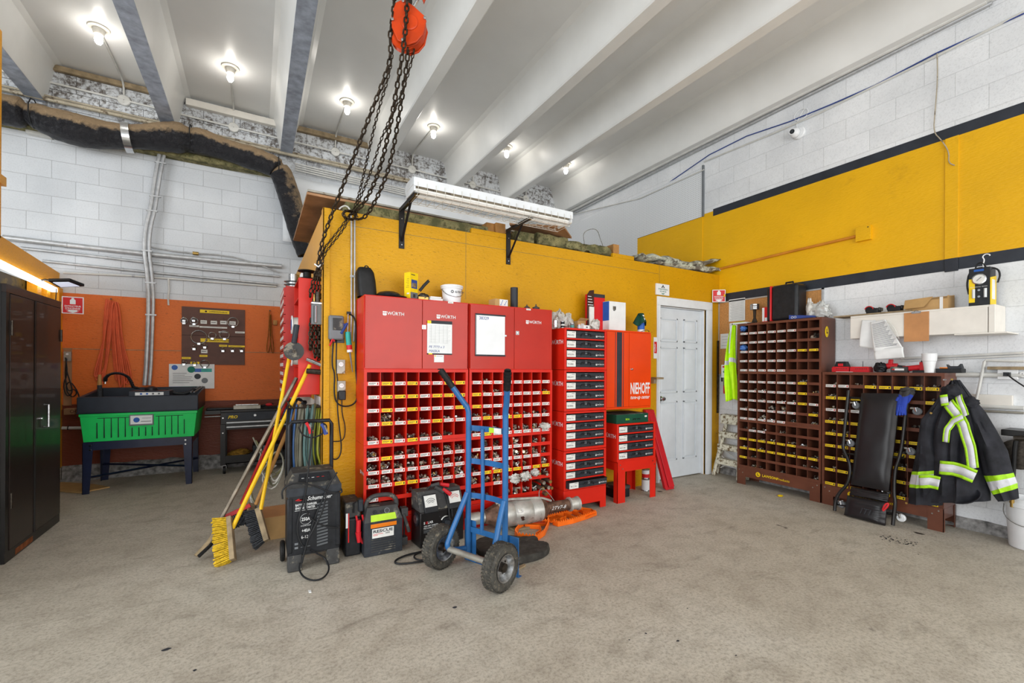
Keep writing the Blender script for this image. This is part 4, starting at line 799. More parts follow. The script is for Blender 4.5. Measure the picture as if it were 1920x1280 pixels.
# ---- black tool cart
t = thing('tool_cart', 'black steel roller tool cart with two drawers under the orange boards', 'tool cart', (-.4, 6.35, 0))
KX0, KX1, KY0, KY1 = -.372, .40, 6.38, 6.80; zt = .775
MB().box((KX0, KY0 + .01, .60), (KX1, KY1, .745), 'black_steel').box((KX0, KY0, .745), (KX1, KY0 + .02, zt), 'black_steel').box((KX0, KY1 - .02, .745), (KX1, KY1, zt), 'black_steel').box((KX1 - .02, KY0, .745), (KX1, KY1, zt), 'black_steel').build('top_tray', t, bev=.004)
m = MB().box((KX0 + .055, KY0, .645), (KX1 - .055, KY0 + .02, .742), 'black_paint'); m.text('PRO', (KX0 + .075, KY0 - .0005, .672), EX, EZ, .05, 'yellow_card', shear=.3, bold=.03).lathe([(.014, -.004), (.014, 0)], (KX0 + .36, KY0, .70), 'chrome', 14, 'Y'); m.build('front_panel', t)
for z in (.608, .555):
    d_ = MB().box((KX0 + .055, KY0, z - .018), (KX1 - .055, KY0 + .3, z + .034), 'black_steel').build('drawer', t); MB().box((KX0 + .06, KY0 - .014, z + .004), (KX1 - .06, KY0, z + .022), 'galv').build('handle', d_, bev=.004)
for x in (KX0, KX1 - .05):
    for y in (KY0, KY1 - .05): MB().box((x, y, .11), (x + .05, y + .05, .60), 'black_steel').lathe([(.008, -.004), (.008, 0)], (x + .025, y, .68), 'chrome', 8, 'Y').lathe([(.008, -.004), (.008, 0)], (x + .025, y, .5), 'chrome', 8, 'Y').build('leg', t)
for x in (KX0 + .04, KX1 - .04):
    for y in (KY0 + .04, KY1 - .04): MB().lathe([(.012, -.016), (.045, -.014), (.048, 0), (.045, .014), (.012, .016)], (x, y, .048), 'rubber', 20, 'X').box((x - .022, y - .02, .05), (x - .018, y + .02, .11), 'chrome').box((x + .018, y - .02, .05), (x + .022, y + .02, .11), 'chrome').box((x - .022, y - .02, .10), (x + .022, y + .02, .11), 'chrome').build('caster', t)
MB().box((KX0 + .05, KY0 + .01, .12), (KX1 - .05, KY1 - .01, .13), 'black_steel').box((KX0 + .05, KY0 + .01, .12), (KX1 - .05, KY0 + .018, .22), 'black_steel').build('shelf', t)
MB().box((KX0 - .16, KY0 + .05, .725), (KX0, KY1 - .02, .77), 'black_steel').tube([(KX0 - .16, KY0 + .03, .70), (KX0, KY0 + .03, .70)], .007, 'steel', 8).build('side_tray', t)
one('laptop_case', MB().box((KX0 - .15, 6.46, .772), (KX0 + .14, 6.68, .80), 'black_plastic'), 'flat black case lying on the left end of the tool cart', 'case', bev=.01)
one('tool_tray', MB().box((KX0 + .13, 6.382, .778), (KX0 + .42, 6.5, .825), 'galv_dull').box((KX0 + .15, 6.40, .825), (KX0 + .40, 6.48, .84), 'steel'), 'grey metal tray on top of the tool cart', 'tray', bev=.005)
one('test_leads', MB().tube([(.05, 6.5, .80), (.12, 6.45, .82), (.2, 6.5, .83), (.12, 6.56, .81), (.02, 6.52, .80)], .012, 'black_plastic', 8, smooth=2).blob((.14, 6.46, .82), (.04, .02, .018), 'case_red', .2), 'black test leads with a red clip on the right end of the cart', 'test leads')
one('plastic_tray', MB().box((KX0 + .07, 6.42, .132), (KX0 + .32, 6.7, .20), 'grey_plastic').blob((KX0 + .19, 6.55, .22), (.12, .12, .045), 'strap', .4, 8), 'grey tray of odds and ends on the cart bottom shelf', 'tray', bev=.006)
one('tool_case', MB().box((KX0 + .335, 6.42, .132), (KX1 - .10, 6.7, .32), 'black_plastic').box((KX0 + .33, 6.415, .27), (KX1 - .095, 6.705, .285), 'dark_plastic').box((KX0 + .45, 6.40, .26), (KX0 + .49, 6.42, .31), 'grey_plastic'), 'black plastic tool case on the cart bottom shelf', 'tool case', bev=.008)
# ================================================================ side wall of the office: chest, shelf, hoses, chain, brooms
SXW = .434
t = thing('parts_cabinet', 'red cabinet of small labelled drawers on the office side wall', 'parts cabinet', (.2, 4.4, 1.03))
MB().box((.222, 4.42, 1.03), (SXW - .001, 5.05, 2.02), 'red_faded').box((.216, 4.418, 1.495), (SXW - .002, 4.42, 1.503), 'red_deep').build('body', t, bev=.003)
for i in range(12):
    z = 1.045 + i * .0805
    for j in range(3):
        d_ = MB().box((.206, 4.43 + j * .205, z), (.222, 4.63 + j * .205, z + .074), 'red_faded').box((.204, 4.45 + j * .205, z + .02), (.206, 4.60 + j * .205, z + .05), 'white_card').build('drawer', t)
t = thing('red_shelf', 'open red sheet-metal shelf hung on the office side wall, chain draped in front', 'shelf', (.28, 3.8, 1.08))
m = MB().box((.278, 3.795, 1.085), (SXW - .001, 3.803, 1.99), 'red').box((.278, 4.24, 1.085), (SXW - .001, 4.248, 1.99), 'red').box((SXW - .01, 3.803, 1.085), (SXW - .001, 4.24, 1.99), 'red_deep')
for z in (1.085, 1.30, 1.55, 1.83, 1.98): m.box((.278, 3.803, z), (SXW - .01, 4.24, z + .008), 'red')
m.build('body', t, bev=.002)
one('pulley', MB().lathe([(0, 0), (.075, 0), (.085, .01), (.06, .018), (.06, .03), (.085, .04), (.06, .05), (.06, .06), (.085, .07), (.045, .075), (.045, .14), (0, .14)], (.30, 4.62, 2.021), 'steel', 28), 'ribbed steel pulley on top of the red parts cabinet', 'pulley')
one('spray_can', MB().lathe([(.028, 0), (.03, .01), (.03, .12), (.02, .14), (.016, .155), (0, .155)], (.37, 4.50, 2.021), 'plastic_white', 20), 'white can on top of the red parts cabinet beside the pulley', 'can')
one('rubber_mount', MB().lathe([(.055, 0), (.06, .01), (.03, .018), (.03, .055), (.07, .062), (.065, .07), (0, .07)], (.345, 3.87, 1.992), 'rubber', 24), 'black flanged rubber mount on top of the red shelf', 'rubber mount')
def spool(c, r, L, ax, lb, mt='plastic_white'):
    c = V(c); t = thing('wire_spool', lb, 'spool', c)
    MB().lathe([(0, -L), (r, -L), (r, -L + .008), (r * .45, -L + .008), (r * .45, L - .008), (r, L - .008), (r, L), (0, L)], c, 'plastic_white', 26, ax).build('reel', t)
    MB().lathe([(r * .8, -L + .012), (r * .84, 0), (r * .8, L - .012)], c, 'wire_white', 26, ax).build('wire', t)
    MB().lathe([(0, -L - .002), (r * .6, -L - .002), (r * .6, -L)], c, mt, 20, ax).build('label_disc', t)
for k, (y, z, r, mt) in enumerate(((3.88, 1.63, .072, 'ink_blue'), (4.02, 1.63, .06, 'plastic_white'), (3.90, 1.365, .058, 'orange_plastic'))):
    spool((.335 - (.05 if k != 1 else 0), y, z), r, .05, 'X', ['big white wire spool sticking out of the middle of the red shelf', 'second white wire spool behind the big one on the red shelf', 'white spool with an orange disc on the lower red shelf'][k], mt)
one('grinding_disc', MB().lathe([(.0, -.004), (.07, -.004), (.07, .004), (0, .004)], (.245, 3.74, 1.42), 'dusty_plastic', 30, 'Y').lathe([(.0, -.012), (.012, -.012), (.012, 0)], (.245, 3.736, 1.42), 'dark_steel', 14, 'Y').tube([(.245, 3.742, 1.48), (.265, 3.75, 1.62)], .02, 'black_paint', 10), 'dark round disc tool hanging at the lower front of the red shelf', 'tool')
one('gear_puller', MB().tube([(.33, 3.70, 1.36), (.46, 3.66, 1.30)], .014, 'steel', 8).tube([(.44, 3.67, 1.34), (.44, 3.67, 1.16)], .014, 'steel', 8).tube([(.33, 3.70, 1.27), (.44, 3.67, 1.26)], .02, 'dark_steel', 8), 'grey steel puller clamp hanging below the chain', 'puller')
one('air_tool', MB().box((.355, 3.62, 1.62), (.425, 3.68, 1.79), 'grey_plastic').box((.35, 3.61, 1.77), (.43, 3.69, 1.785), 'steel').cyl((.40, 3.65, 1.785), (.40, 3.65, 1.87), .018, 'dark_steel', 12).cyl((.375, 3.65, 1.785), (.375, 3.65, 1.85), .008, 'brass', 8).cyl((.38, 3.618, 1.63), (.38, 3.618, 1.76), .012, 'chrome', 10), 'silver boxy air tool hanging beside the red shelf in front of the chain', 'air tool', bev=.004)
# work gloves behind hose hooks
t = thing('peg_rack', 'white panel with dark pegs carrying the coiled hoses', 'peg rack', (SXW, 3.7, 1.0))
MB().box((.426, 3.60, .86), (.4335, 4.1, 1.07), 'shelf_white').build('panel', t)
for k in range(5): MB().tube([(.43, 3.63 + .05 * k, 1.00), (.22, 3.63 + .05 * k, 1.00), (.205, 3.63 + .05 * k, 1.04)], .007, 'dark_steel', 6).build('peg', t)
rnd = random.Random(12)
hcol = ['hose_grey', 'hose_teal', 'hose_olive', 'hose_grey', 'hose_teal', 'cable', 'hose_grey', 'hose_lime', 'hose_olive', 'hose_blue']
hl = ['dusty grey hose coil, thickest of the coils on the pegs', 'pale teal hose coil on the middle pegs', 'olive hose coil nearest the yellow wall corner', 'black cable coil at the outer end of the pegs', 'lime yellow cord coil low on the pegs', 'blue hose coil nearest the brooms']
hc = ['hose_grey', 'hose_teal', 'hose_olive', 'cable', 'hose_lime', 'hose_blue']; hx = [.31, .36, .40, .235, .42, .26]
for k in range(6):
    m = MB()
    for j in range(5 if k < 3 else 3):
        x = hx[k] + rnd.uniform(-.03, .03); y = 3.66 + rnd.uniform(-.03, .05); dy = rnd.uniform(.05, .10); zt = 1.015 + rnd.uniform(-.01, .02); zb_ = .40 + rnd.uniform(-.04, .14) + (.06 if k == 4 else 0)
        if k == 4: zt -= .02
        pts_ = [(x, y, zt), (x - .012, y - dy * .7, zt - .06), (x - .02 - rnd.uniform(0, .03), y - dy, zt - .3), (x - .02, y - dy * .8, zb_ + .05), (x, y, zb_), (x + .02, y + dy * .8, zb_ + .06), (x + .01, y + dy, zt - .3), (x + .006, y + dy * .6, zt - .06)]
        m.tube(pts_, .0095 if k < 3 else .006, hc[k], 7, closed=True, smooth=2)
    one('hose_coil', m, hl[k], 'hose', 'hose coils on the side wall pegs')
one('blue_towels', MB().blob((.27, 3.93, 1.0), (.08, .05, .05), 'black_plastic', .35, 8, 3).blob((.20, 3.98, .98), (.05, .04, .05), 'hose_blue', .35, 8, 5), 'bunch of black and blue rags stuffed above the hose coils', 'rags')
m = MB()
for k in range(9): m.tube([(-.02 + k * .02, 3.95 + rnd.uniform(-.1, .1), .75 - k * .03), (.02 + rnd.uniform(-.05, .08), 3.85, .62 - .02 * k), (.12, 3.9, .42 + rnd.uniform(-.1, .05)), (.2, 3.85, .55), (.14, 3.8, .70), (.04, 3.86, .5), (-.06, 4.0, .3 + rnd.uniform(0, .1)), (.05, 3.9, .08 + .01 * k)], .006, ['hose_grey', 'hose_olive', 'wire_white'][k % 3], 6, smooth=2)
one('wire_tangle', m, 'messy tangle of pale wires and cords behind the brooms', 'wires', kind='stuff')
one('cardboard_box', MB().box((.04, 3.80, 0), (.30, 4.1, .17), 'cardboard').box((.04, 3.80, .17), (.3, 4.1, .173), 'hardboard'), 'low cardboard box on the floor behind the battery charger', 'box', bev=.003)
# ---- long-handled tools leaning
def pole(a, b, r, mt): return MB().tube([a, b], r, mt, 10)
def head(M, L, wv, hh, blk, br, bl=.09, seed=0, flare=1.15):
    """push-broom head: block along x, bristles towards -z"""
    m1 = MB().box((-L / 2, -wv / 2, 0), (L / 2, wv / 2, hh), blk, M)
    m2 = MB(); rn = random.Random(seed); nx, ny = int(L / .012), 6
    for i in range(nx):
        for j in range(ny):
            x = -L / 2 + (i + .5) * L / nx; y = -wv / 2 + (j + .5) * wv / ny; p = V((x, y, 0)); q = V((x * flare + rn.uniform(-.006, .006), y * 1.5 + rn.uniform(-.008, .008), -bl * rn.uniform(.9, 1.05)))
            m2.tube([M @ p, M @ q], .0042, br, 4, r2=.0055)
    return m1, m2
def frame(c, xdir, zdir):
    z = V(zdir).normalized(); x = V(xdir); x = (x - z * x.dot(z)).normalized(); y = z.cross(x)
    return Matrix(((x.x, y.x, z.x, c[0]), (x.y, y.y, z.y, c[1]), (x.z, y.z, z.z, c[2]), (0, 0, 0, 1)))
def broom(name, lb, cat, foot, top, r, mt, hd=None, grp='long-handled tools leaning against the hose coils'):
    t = thing(name, lb, cat, foot, group=grp); MB().tube([foot, top], r, mt, 10).build('handle', t)
    if hd:
        L, wv, hh, blk, br, bl, c, xd, zd = hd; a, b = head(frame(c, xd, zd), L, wv, hh, blk, br, bl); a.build('head', t, bev=.003); b.build('bristles', t)
    return t
A0, A1 = P(436, 990, Y=3.60), P(581, 684, Y=3.76)
broom('push_broom', 'yellow-handled push broom with yellow bristles, head on its edge nearest the camera', 'broom', A0, A1, .0145, 'pole_yellow', (.30, .055, .03, 'wood_old', 'bristle_yellow', .085, P(429, 1010, Y=3.55) + V((0, 0, .0)), P(412, 1045, Y=3.50) - P(438, 978, Y=3.62), V((1, -.15, .25))))
B0, B1 = P(489, 955, Y=3.62), P(545, 655, Y=3.95)
broom('push_broom', 'thin yellow-handled broom with a dark brush head on its edge', 'broom', B0, B1, .013, 'pole_yellow', (.24, .05, .035, 'wood_old', 'bristle_dark', .07, P(487, 985, Y=3.58), P(478, 1015, Y=3.55) - P(496, 950, Y=3.65), V((1, -.1, .35))))
G0, G1 = P(408, 985, Y=3.72), P(556, 708, Y=3.85)
t = broom('floor_squeegee', 'grey-handled floor squeegee with a worn dark blade, leftmost of the leaning tools', 'squeegee', G0, G1, .0135, 'pole_grey')
MB().tube([P(412, 978, Y=3.72), P(398, 1010, Y=3.68), P(368, 1042, Y=3.62)], .022, 'wood_old', 8, smooth=1, flat=.012).tube([P(418, 985, Y=3.70), P(400, 1017, Y=3.66), P(372, 1043, Y=3.60)], .012, 'rubber', 8, smooth=1).build('blade', t)
R0, R1 = P(452, 945, Y=3.80), P(541, 745, Y=3.88)
broom('red_broom', 'red-handled broom with dark blue bristles behind the yellow ones', 'broom', R0, R1, .012, 'pole_red', (.22, .05, .03, 'case_red', 'bristle_dark', .09, P(440, 965, Y=3.78), P(425, 985, Y=3.76) - P(452, 945, Y=3.8), V((-.4, .3, 1))))
broom('wooden_pole', 'brown wooden pole leaning between the yellow brooms and the hoses', 'pole', P(480, 945, Y=3.75), P(562, 752, Y=3.72), .014, 'wood')
t = broom('dust_brush', 'dark bench brush with a wooden back standing behind the yellow broom head', 'brush', P(492, 930, Y=3.85), P(505, 870, Y=3.9), .011, 'wood_old', (.24, .05, .03, 'wood_old', 'bristle_dark', .07, P(468, 958, Y=3.80), P(455, 985, Y=3.78) - P(480, 935, Y=3.84), V((.5, 0, 1))))
# ---- chain hoist
t = thing('chain_hoist', 'orange hand chain hoist with long dark chains hanging from the roof', 'chain hoist', P(765, 50, Y=2.6))
hc_ = P(766, 52, Y=2.6); hM = frame(hc_, V((.9, -.42, .0)), V((.05, 0, 1)))
def outline(s, y): return [hM @ V((x * s, y, z * s)) for x, z in ((-.075, .105), (-.03, .135), (.03, .10), (.10, .045), (.108, .02), (.095, -.06), (.06, -.11), (.01, -.135), (-.05, -.115), (-.088, -.04), (-.095, .03))]
nrm = (hM.to_3x3() @ V((0, 1, 0)))
m = MB().prism(outline(1.0, -.045), nrm * .012, 'hoist_orange').prism(outline(.96, -.02), nrm * .05, 'hoist_orange').prism(outline(1.0, .04), nrm * .012, 'hoist_orange')
m.lathe([(0, -.006), (.045, -.006), (.052, 0)], hM @ V((.012, -.045, 0)), 'hoist_orange', 24, 'Y', M=(hM.to_3x3()).to_4x4()); m.build('housing', t, bev=.004, label='orange painted hoist body')
m = MB()
for x, z in ((.10, .03), (-.03, .115), (-.02, -.115), (-.085, .0)): m.lathe([(0, -.012), (.009, -.010), (.009, 0)], hM @ V((x, -.045, z)), 'chrome', 10, 'Y', M=(hM.to_3x3()).to_4x4())
m.build('bolts', t)
MB().lathe([(0, -.03), (.07, -.03), (.08, -.015), (.06, 0), (.08, .015), (.07, .03), (0, .03)], hM @ V((-.02, .01, -.06)), 'hoist_orange', 24, 'Y', M=(hM.to_3x3()).to_4x4()).build('hand_wheel', t)
MB().tube([hM @ V((.0, 0, .12)), hM @ V((.0, 0, .22)), hM @ V((.02, 0, .4)), hM @ V((.02, 0, 1.4))], .014, 'dark_steel', 8).tube([hM @ V((.02, -.02, .10)), hM @ V((.06, -.03, .17)), hM @ V((.085, -.03, .22))], .008, 'steel', 8).build('hook', t)
MB().prism([hM @ V(p) for p in ((.07, -.035, .17), (.085, -.035, .135), (.10, -.035, .18), (.095, -.035, .24), (.07, -.035, .24))], nrm * .02, 'hoist_orange').build('latch', t, bev=.003)
def chain(pts_, pitch, r, wdt, par, mt='chain_steel', name='chain'):
    pts_ = [V(p) for p in pts_]
    for _ in range(2):
        q = [pts_[0]]
        for i in range(len(pts_) - 1): q += [pts_[i] * .75 + pts_[i + 1] * .25, pts_[i] * .25 + pts_[i + 1] * .75]
        pts_ = q + [pts_[-1]]
    m = MB(); cum = [0]
    for i in range(len(pts_) - 1): cum.append(cum[-1] + (pts_[i + 1] - pts_[i]).length)
    k = 0; s = 0; seg = 0; roll = 0
    while s < cum[-1]:
        while seg < len(cum) - 2 and cum[seg + 1] < s: seg += 1
        f_ = (s - cum[seg]) / max(1e-6, cum[seg + 1] - cum[seg]); c = pts_[seg].lerp(pts_[seg + 1], f_); d = (pts_[seg + 1] - pts_[seg]).normalized()
        x = (V((.8, -.5, 0)) if k % 2 else V((.5, .86, .1))); x = (x - d * x.dot(d)).normalized()
        L = pitch * .5 + r * 1.1 - wdt / 2 + r
        ring_ = []
        for j in range(10):
            a = 2 * math.pi * j / 10; ring_.append(c + x * math.sin(a) * (wdt / 2 - r) + d * (math.cos(a) * (wdt / 2 - r) + (L if math.cos(a) > 0 else -L) * .55))
        m.tube(ring_, r, mt, 5, closed=True); s += pitch; k += 1
    return m.build(name, par, ang=60)
kn_ = P(655, 403, Y=3.5)
ch = [([P(742, -60, Y=2.6), P(738, 30, Y=2.6), P(731, 60, Y=2.62), P(733, 98, Y=2.66), P(728, 130, Y=2.72), P(690, 225, Y=2.9), P(650, 330, Y=3.15), P(615, 420, Y=3.4), P(599, 470, Y=3.52), P(596, 510, Y=3.56)], .035, .0056, .033),
      ([P(765, -60, Y=2.55), P(763, 20, Y=2.54), P(758, 80, Y=2.54), P(750, 130, Y=2.6), P(735, 220, Y=2.8), P(715, 310, Y=3.1), P(695, 360, Y=3.3), P(672, 395, Y=3.45), kn_], .035, .0056, .033),
      ([P(765, 95, Y=2.6), P(762, 130, Y=2.66), P(748, 220, Y=2.86), P(732, 310, Y=3.1), P(710, 365, Y=3.3), P(690, 402, Y=3.45), P(675, 412, Y=3.5), P(660, 408, Y=3.5)], .035, .0056, .033),
      ([P(736, 96, Y=2.62), P(730, 140, Y=2.68), P(708, 210, Y=2.84), P(688, 300, Y=3.1), P(672, 370, Y=3.4), P(660, 400, Y=3.5)], .026, .0034, .021),
      ([P(776, 96, Y=2.6), P(768, 130, Y=2.64), P(748, 190, Y=2.76), P(716, 255, Y=2.95), P(700, 310, Y=3.12), P(678, 365, Y=3.36), P(665, 398, Y=3.48)], .026, .0034, .021),
      ([kn_, P(640, 425, Y=3.52), P(622, 448, Y=3.54), P(604, 470, Y=3.54), P(598, 520, Y=3.57)], .026, .0036, .022),
      ([kn_ + V((0, 0, -.02)), P(644, 430, Y=3.5), P(626, 453, Y=3.52), P(606, 478, Y=3.52), P(600, 520, Y=3.55)], .026, .0036, .022)]
for a in ch: chain(*a, t)
for k in range(3): chain([kn_ + V((.05 * math.cos(a * 1.1 + k), -.02 + .02 * k, .035 * math.sin(a * 1.1 + k))) for a in range(7)], .026, .004, .022, t)
rn = random.Random(5)
for k, (u, vb) in enumerate(((583, 560), (590, 580), (597, 600), (603, 575), (581, 640), (589, 655), (596, 660), (604, 640), (611, 650))):
    y0 = 3.66 if k < 4 else 3.70
    if k < 4: chain([P(594 + k, 505, Y=y0), P(u, 540, Y=y0), P(u - 2, vb, Y=y0)], .034, .0052, .030, t)
    else: chain([P(u + 2, 600, Y=y0), P(u, 640, Y=y0), P(u + rn.uniform(-3, 3), vb + 20, Y=y0), P(u + 4, vb, Y=y0 + .03), P(u + 3, 610, Y=y0 + .03)], .034, .0055, .032, t)
MB().tube([P(590, 495, Y=3.55), P(597, 500, Y=3.52), P(605, 494, Y=3.55)], .006, 'plastic_white', 6).build('cable_tie', t)
# ---- conduits on the office front, gauges and cords
t = thing('conduit', 'pair of slim conduits climbing the yellow wall left of the red cabinets', 'conduit', P(660, 500, Y=YW))
for u in (659, 665): MB().tube([P(u, 412, Y=YW - .012), P(u, 600, Y=YW - .012), P(u - 2, 640, Y=YW - .012)], .007, 'galv', 8).build('pipe', t)
MB().box((P(656, 517, Y=YW).x, YW - .022, P(656, 520, Y=YW).z), (P(668, 517, Y=YW).x, YW - .001, P(656, 516, Y=YW).z), 'galv').build('strap', t)
MB().tube(Pn([(636, 392), (640, 388), (648, 385), (655, 390), (658, 400), (659, 415)], Y=YW - .012), .006, 'pipe_white', 8, smooth=2).build('bend', t)
t = thing('multimeter', 'grey wall-mounted tester unit with a small window on the yellow corner', 'tester', P(633, 615, Y=YW))
x0, x1, z0, z1 = rectY(617, 590, 645, 637, YW - .06)
MB().box((x0, YW - .06, z0), (x1, YW - .004, z1), 'grey_plastic').build('body', t, bev=.012)
MB().box((x0 + .025, YW - .064, z0 + .07), (x1 - .012, YW - .058, z1 - .02), 'dusty_plastic').build('window', t, bev=.006)
MB().box((x0 - .02, YW - .008, z0 - .02), (x1 + .01, YW - .001, z0 + .02), 'black_steel').build('bracket', t)
t = thing('caulking_gun', 'caulking gun with a teal and white tube hanging on the conduit', 'caulking gun', P(655, 620, Y=YW - .05))
yy = YW - .05; a, b = P(652, 622, Y=yy), P(656, 660, Y=yy)
MB().tube([a, b], .020, 'teal', 16).tube([b - (b - a) * .35, b - (b - a) * .12], .0205, 'case_red', 16).tube([b - (b - a) * .12, b], .0205, 'paper', 16).tube([b, P(661, 697, Y=yy)], .007, 'grey_plastic', 10, r2=.003).build('tube', t)
MB().tube([P(653, 585, Y=yy), a], .005, 'steel', 8).tube([P(645, 612, Y=yy), P(651, 606, Y=yy), P(640, 625, Y=yy - .02)], .009, 'ink_blue', 8).tube([P(630, 603, Y=yy), P(648, 609, Y=yy)], .008, 'ink_blue', 8).box((P(650, 587, Y=yy).x, yy - .01, P(650, 588, Y=yy).z), (P(658, 587, Y=yy).x, yy + .01, P(650, 584, Y=yy).z), 'black_plastic').build('frame', t)
for (u, v0, v1, lb, plug) in ((640, 674, 700, 'upper grey metal outlet box on the yellow corner', 0), (641, 714, 734, 'lower grey metal outlet box with a black adapter plugged in', 1)):
    t = thing('outlet_box', lb, 'outlet', P(u, v1, Y=YW), group='metal outlet boxes on the yellow corner'); x0, x1, z0, z1 = rectY(u - 8, v0, u + 7, v1, YW - .04)
    m = MB().box((x0, YW - .04, z0), (x1, YW - .001, z1), 'galv_dull').lathe([(0, -.003), (.017, -.003), (.017, 0)], ((x0 + x1) / 2, YW - .04, z1 - .035), 'plastic_white', 18, 'Y')
    for dx in (-.006, .006): m.box(((x0 + x1) / 2 + dx - .001, YW - .0445, z1 - .036), ((x0 + x1) / 2 + dx + .001, YW - .043, z1 - .028), 'ink')
    m.build('box', t, bev=.003)
    if plug: MB().box((x0 + .004, YW - .085, z0 - .06), (x1 - .004, YW - .041, z0 + .01), 'black_plastic').build('adapter', t, bev=.006)
cords = [('long black cord looping from the tester down the yellow corner', .006, [(650, 588), (665, 592), (668, 620), (666, 690), (672, 740), (665, 758), (645, 763), (630, 755), (626, 735), (628, 700), (622, 685), (625, 640)]),
         ('thin black cord with a plug ending low on the yellow corner', .004, [(641, 750), (641, 775), (648, 800), (645, 825), (630, 828), (618, 826)]),
         ('black jumper lead dropping from the tester to the charger', .005, [(631, 637), (630, 690), (634, 720), (632, 760), (636, 800), (641, 840), (636, 858), (627, 862), (620, 856)])]
for lb, r, pts_ in cords: one('cord', MB().tube(Pn(pts_, Y=YW - .03), r, 'cable', 6, smooth=2), lb, 'cord', 'cords on the yellow corner')
one('battery_clamp', MB().tube(Pn([(621, 642), (624, 634), (627, 640)], Y=YW - .05), .008, 'case_red', 8).tube(Pn([(618, 648), (622, 640)], Y=YW - .05), .007, 'case_red', 8), 'small red battery clamp hooked under the wall tester', 'clamp')
# ---- brackets, caged fluorescent fixture
for i, (u0, u1, v0, v1, lb) in enumerate(((748, 760, 397, 467, 'black steel bracket under the left end of the caged light'), (949, 962, 437, 497, 'black steel bracket under the right end of the caged light'))):
    x0, x1, z0, z1 = rectY(u0, v0, u1, v1, YW - .002); z1 = 2.585 if i == 0 else 2.575; x1 = x0 + .045
    t = thing('shelf_bracket', lb, 'bracket', (x0, YW, z0), group='black brackets over the red cabinets')
    MB().box((x0, YW - .008, z0), (x1, YW - .001, z1), 'black_steel').lathe([(.005, -.004), (.005, 0)], ((x0 + x1) / 2, YW - .008, z0 + .03), 'chrome', 8, 'Y').lathe([(.005, -.004), (.005, 0)], ((x0 + x1) / 2, YW - .008, z1 - .08), 'chrome', 8, 'Y').build('wall_plate', t)
    MB().box((x0, 3.19, z1 - .006), (x1, YW - .008, z1), 'black_steel').box((x0, 3.19, z1 - .03), (x0 + .004, YW - .008, z1), 'black_steel').build('arm', t)
    MB().prism([((x0 + x1) / 2 - .01, YW - .012, z0 + .06), ((x0 + x1) / 2 + .01, YW - .012, z0 + .06), ((x0 + x1) / 2 + .01, 3.33, z1 - .01), ((x0 + x1) / 2 - .01, 3.33, z1 - .01)], (0, .012, -.012), 'black_steel').build('strut', t)
fx0, fx1, fz = .985, 2.43, 2.592
t = thing('fluorescent_fixture', 'long white fluorescent fixture with a wire cage resting on two black brackets', 'light fixture', (fx0, 3.3, fz))
MB().prism([(fx0, 3.18, fz + .045), (fx0, 3.16, fz + .03), (fx0, 3.16, fz + .095), (fx0, 3.20, fz + .11), (fx0, 3.34, fz + .11), (fx0, 3.38, fz + .095), (fx0, 3.38, fz + .03), (fx0, 3.36, fz + .045)], (fx1 - fx0, 0, 0), 'white_trim').box((fx0 + .02, 3.175, fz + .036), (fx1 - .02, 3.365, fz + .044), 'pipe_dirt_shade').build('housing', t, bev=.003)  # brownish panel paints dust and shade into the reflector's underside
for y in (3.21, 3.30):
    MB().tube([(fx0 + .02, y, fz + .018), (fx1 - .02, y, fz + .018)], .0165, 'tube_glow', 14).build('tube', t)
for x in (fx0 + .004, fx1 - .016): MB().box((x, 3.17, fz - .002), (x + .012, 3.37, fz + .06), 'white_trim').build('end_cap', t)
m = MB()
for k in range(21):
    x = fx0 + .03 + k * (fx1 - fx0 - .06) / 20; m.tube([(x, 3.155, fz + .06), (x, 3.145, fz - .01), (x, 3.18, fz - .03), (x, 3.36, fz - .03), (x, 3.395, fz - .01), (x, 3.385, fz + .06)], .0021, 'wire_white', 5)
for (y, z) in ((3.15, fz - .005), (3.18, fz - .031), (3.36, fz - .031), (3.39, fz - .005)): m.tube([(fx0 + .02, y, z), (fx1 - .02, y, z)], .0026, 'wire_white', 5)
m.build('wire_guard', t)
# lift the brackets' load line: fixture sits on the arms
# ---- roof of the office: sheets, insulation, timbers
def lay(name, c0, c1, z0, z1, mt, lb, cat, tilt=0, bev=.003):
    return one(name, MB().hexa([(c0[0], c0[1], z0), (c1[0], c0[1], z0 - tilt), (c1[0], c1[1], z0 - tilt), (c0[0], c1[1], z0), (c0[0], c0[1], z1), (c1[0], c0[1], z1 - tilt), (c1[0], c1[1], z1 - tilt), (c0[0], c1[1], z1)], mt), lb, cat, bev=bev)
lay('plywood_sheet', (.33, 3.76), (2.5, 5.22), 2.63, 2.65, 'plywood', 'brown plywood sheet on the office roof, overhanging its left corner', 'plywood sheet', .035)
lay('roof_panel', (.335, 3.75), (2.65, 5.0), 2.652, 2.668, 'galv_dull', 'pale grey sheet lying on top of the plywood on the office roof', 'sheet', .035)
one('plywood_sheet', MB().prism([P(955, 421, Z=2.70), P(1058, 427, Z=2.64), P(1072, 447, Z=2.60), P(968, 444, Z=2.66)], (0, 0, .018), 'plywood').prism([P(955, 420, Z=2.72), P(1056, 425, Z=2.66), P(1058, 430, Z=2.64), P(957, 424, Z=2.70)], (0, 0, .01), 'white_trim'), 'curled brown sheet with a white edge under the right end of the caged light', 'sheet', bev=.002)
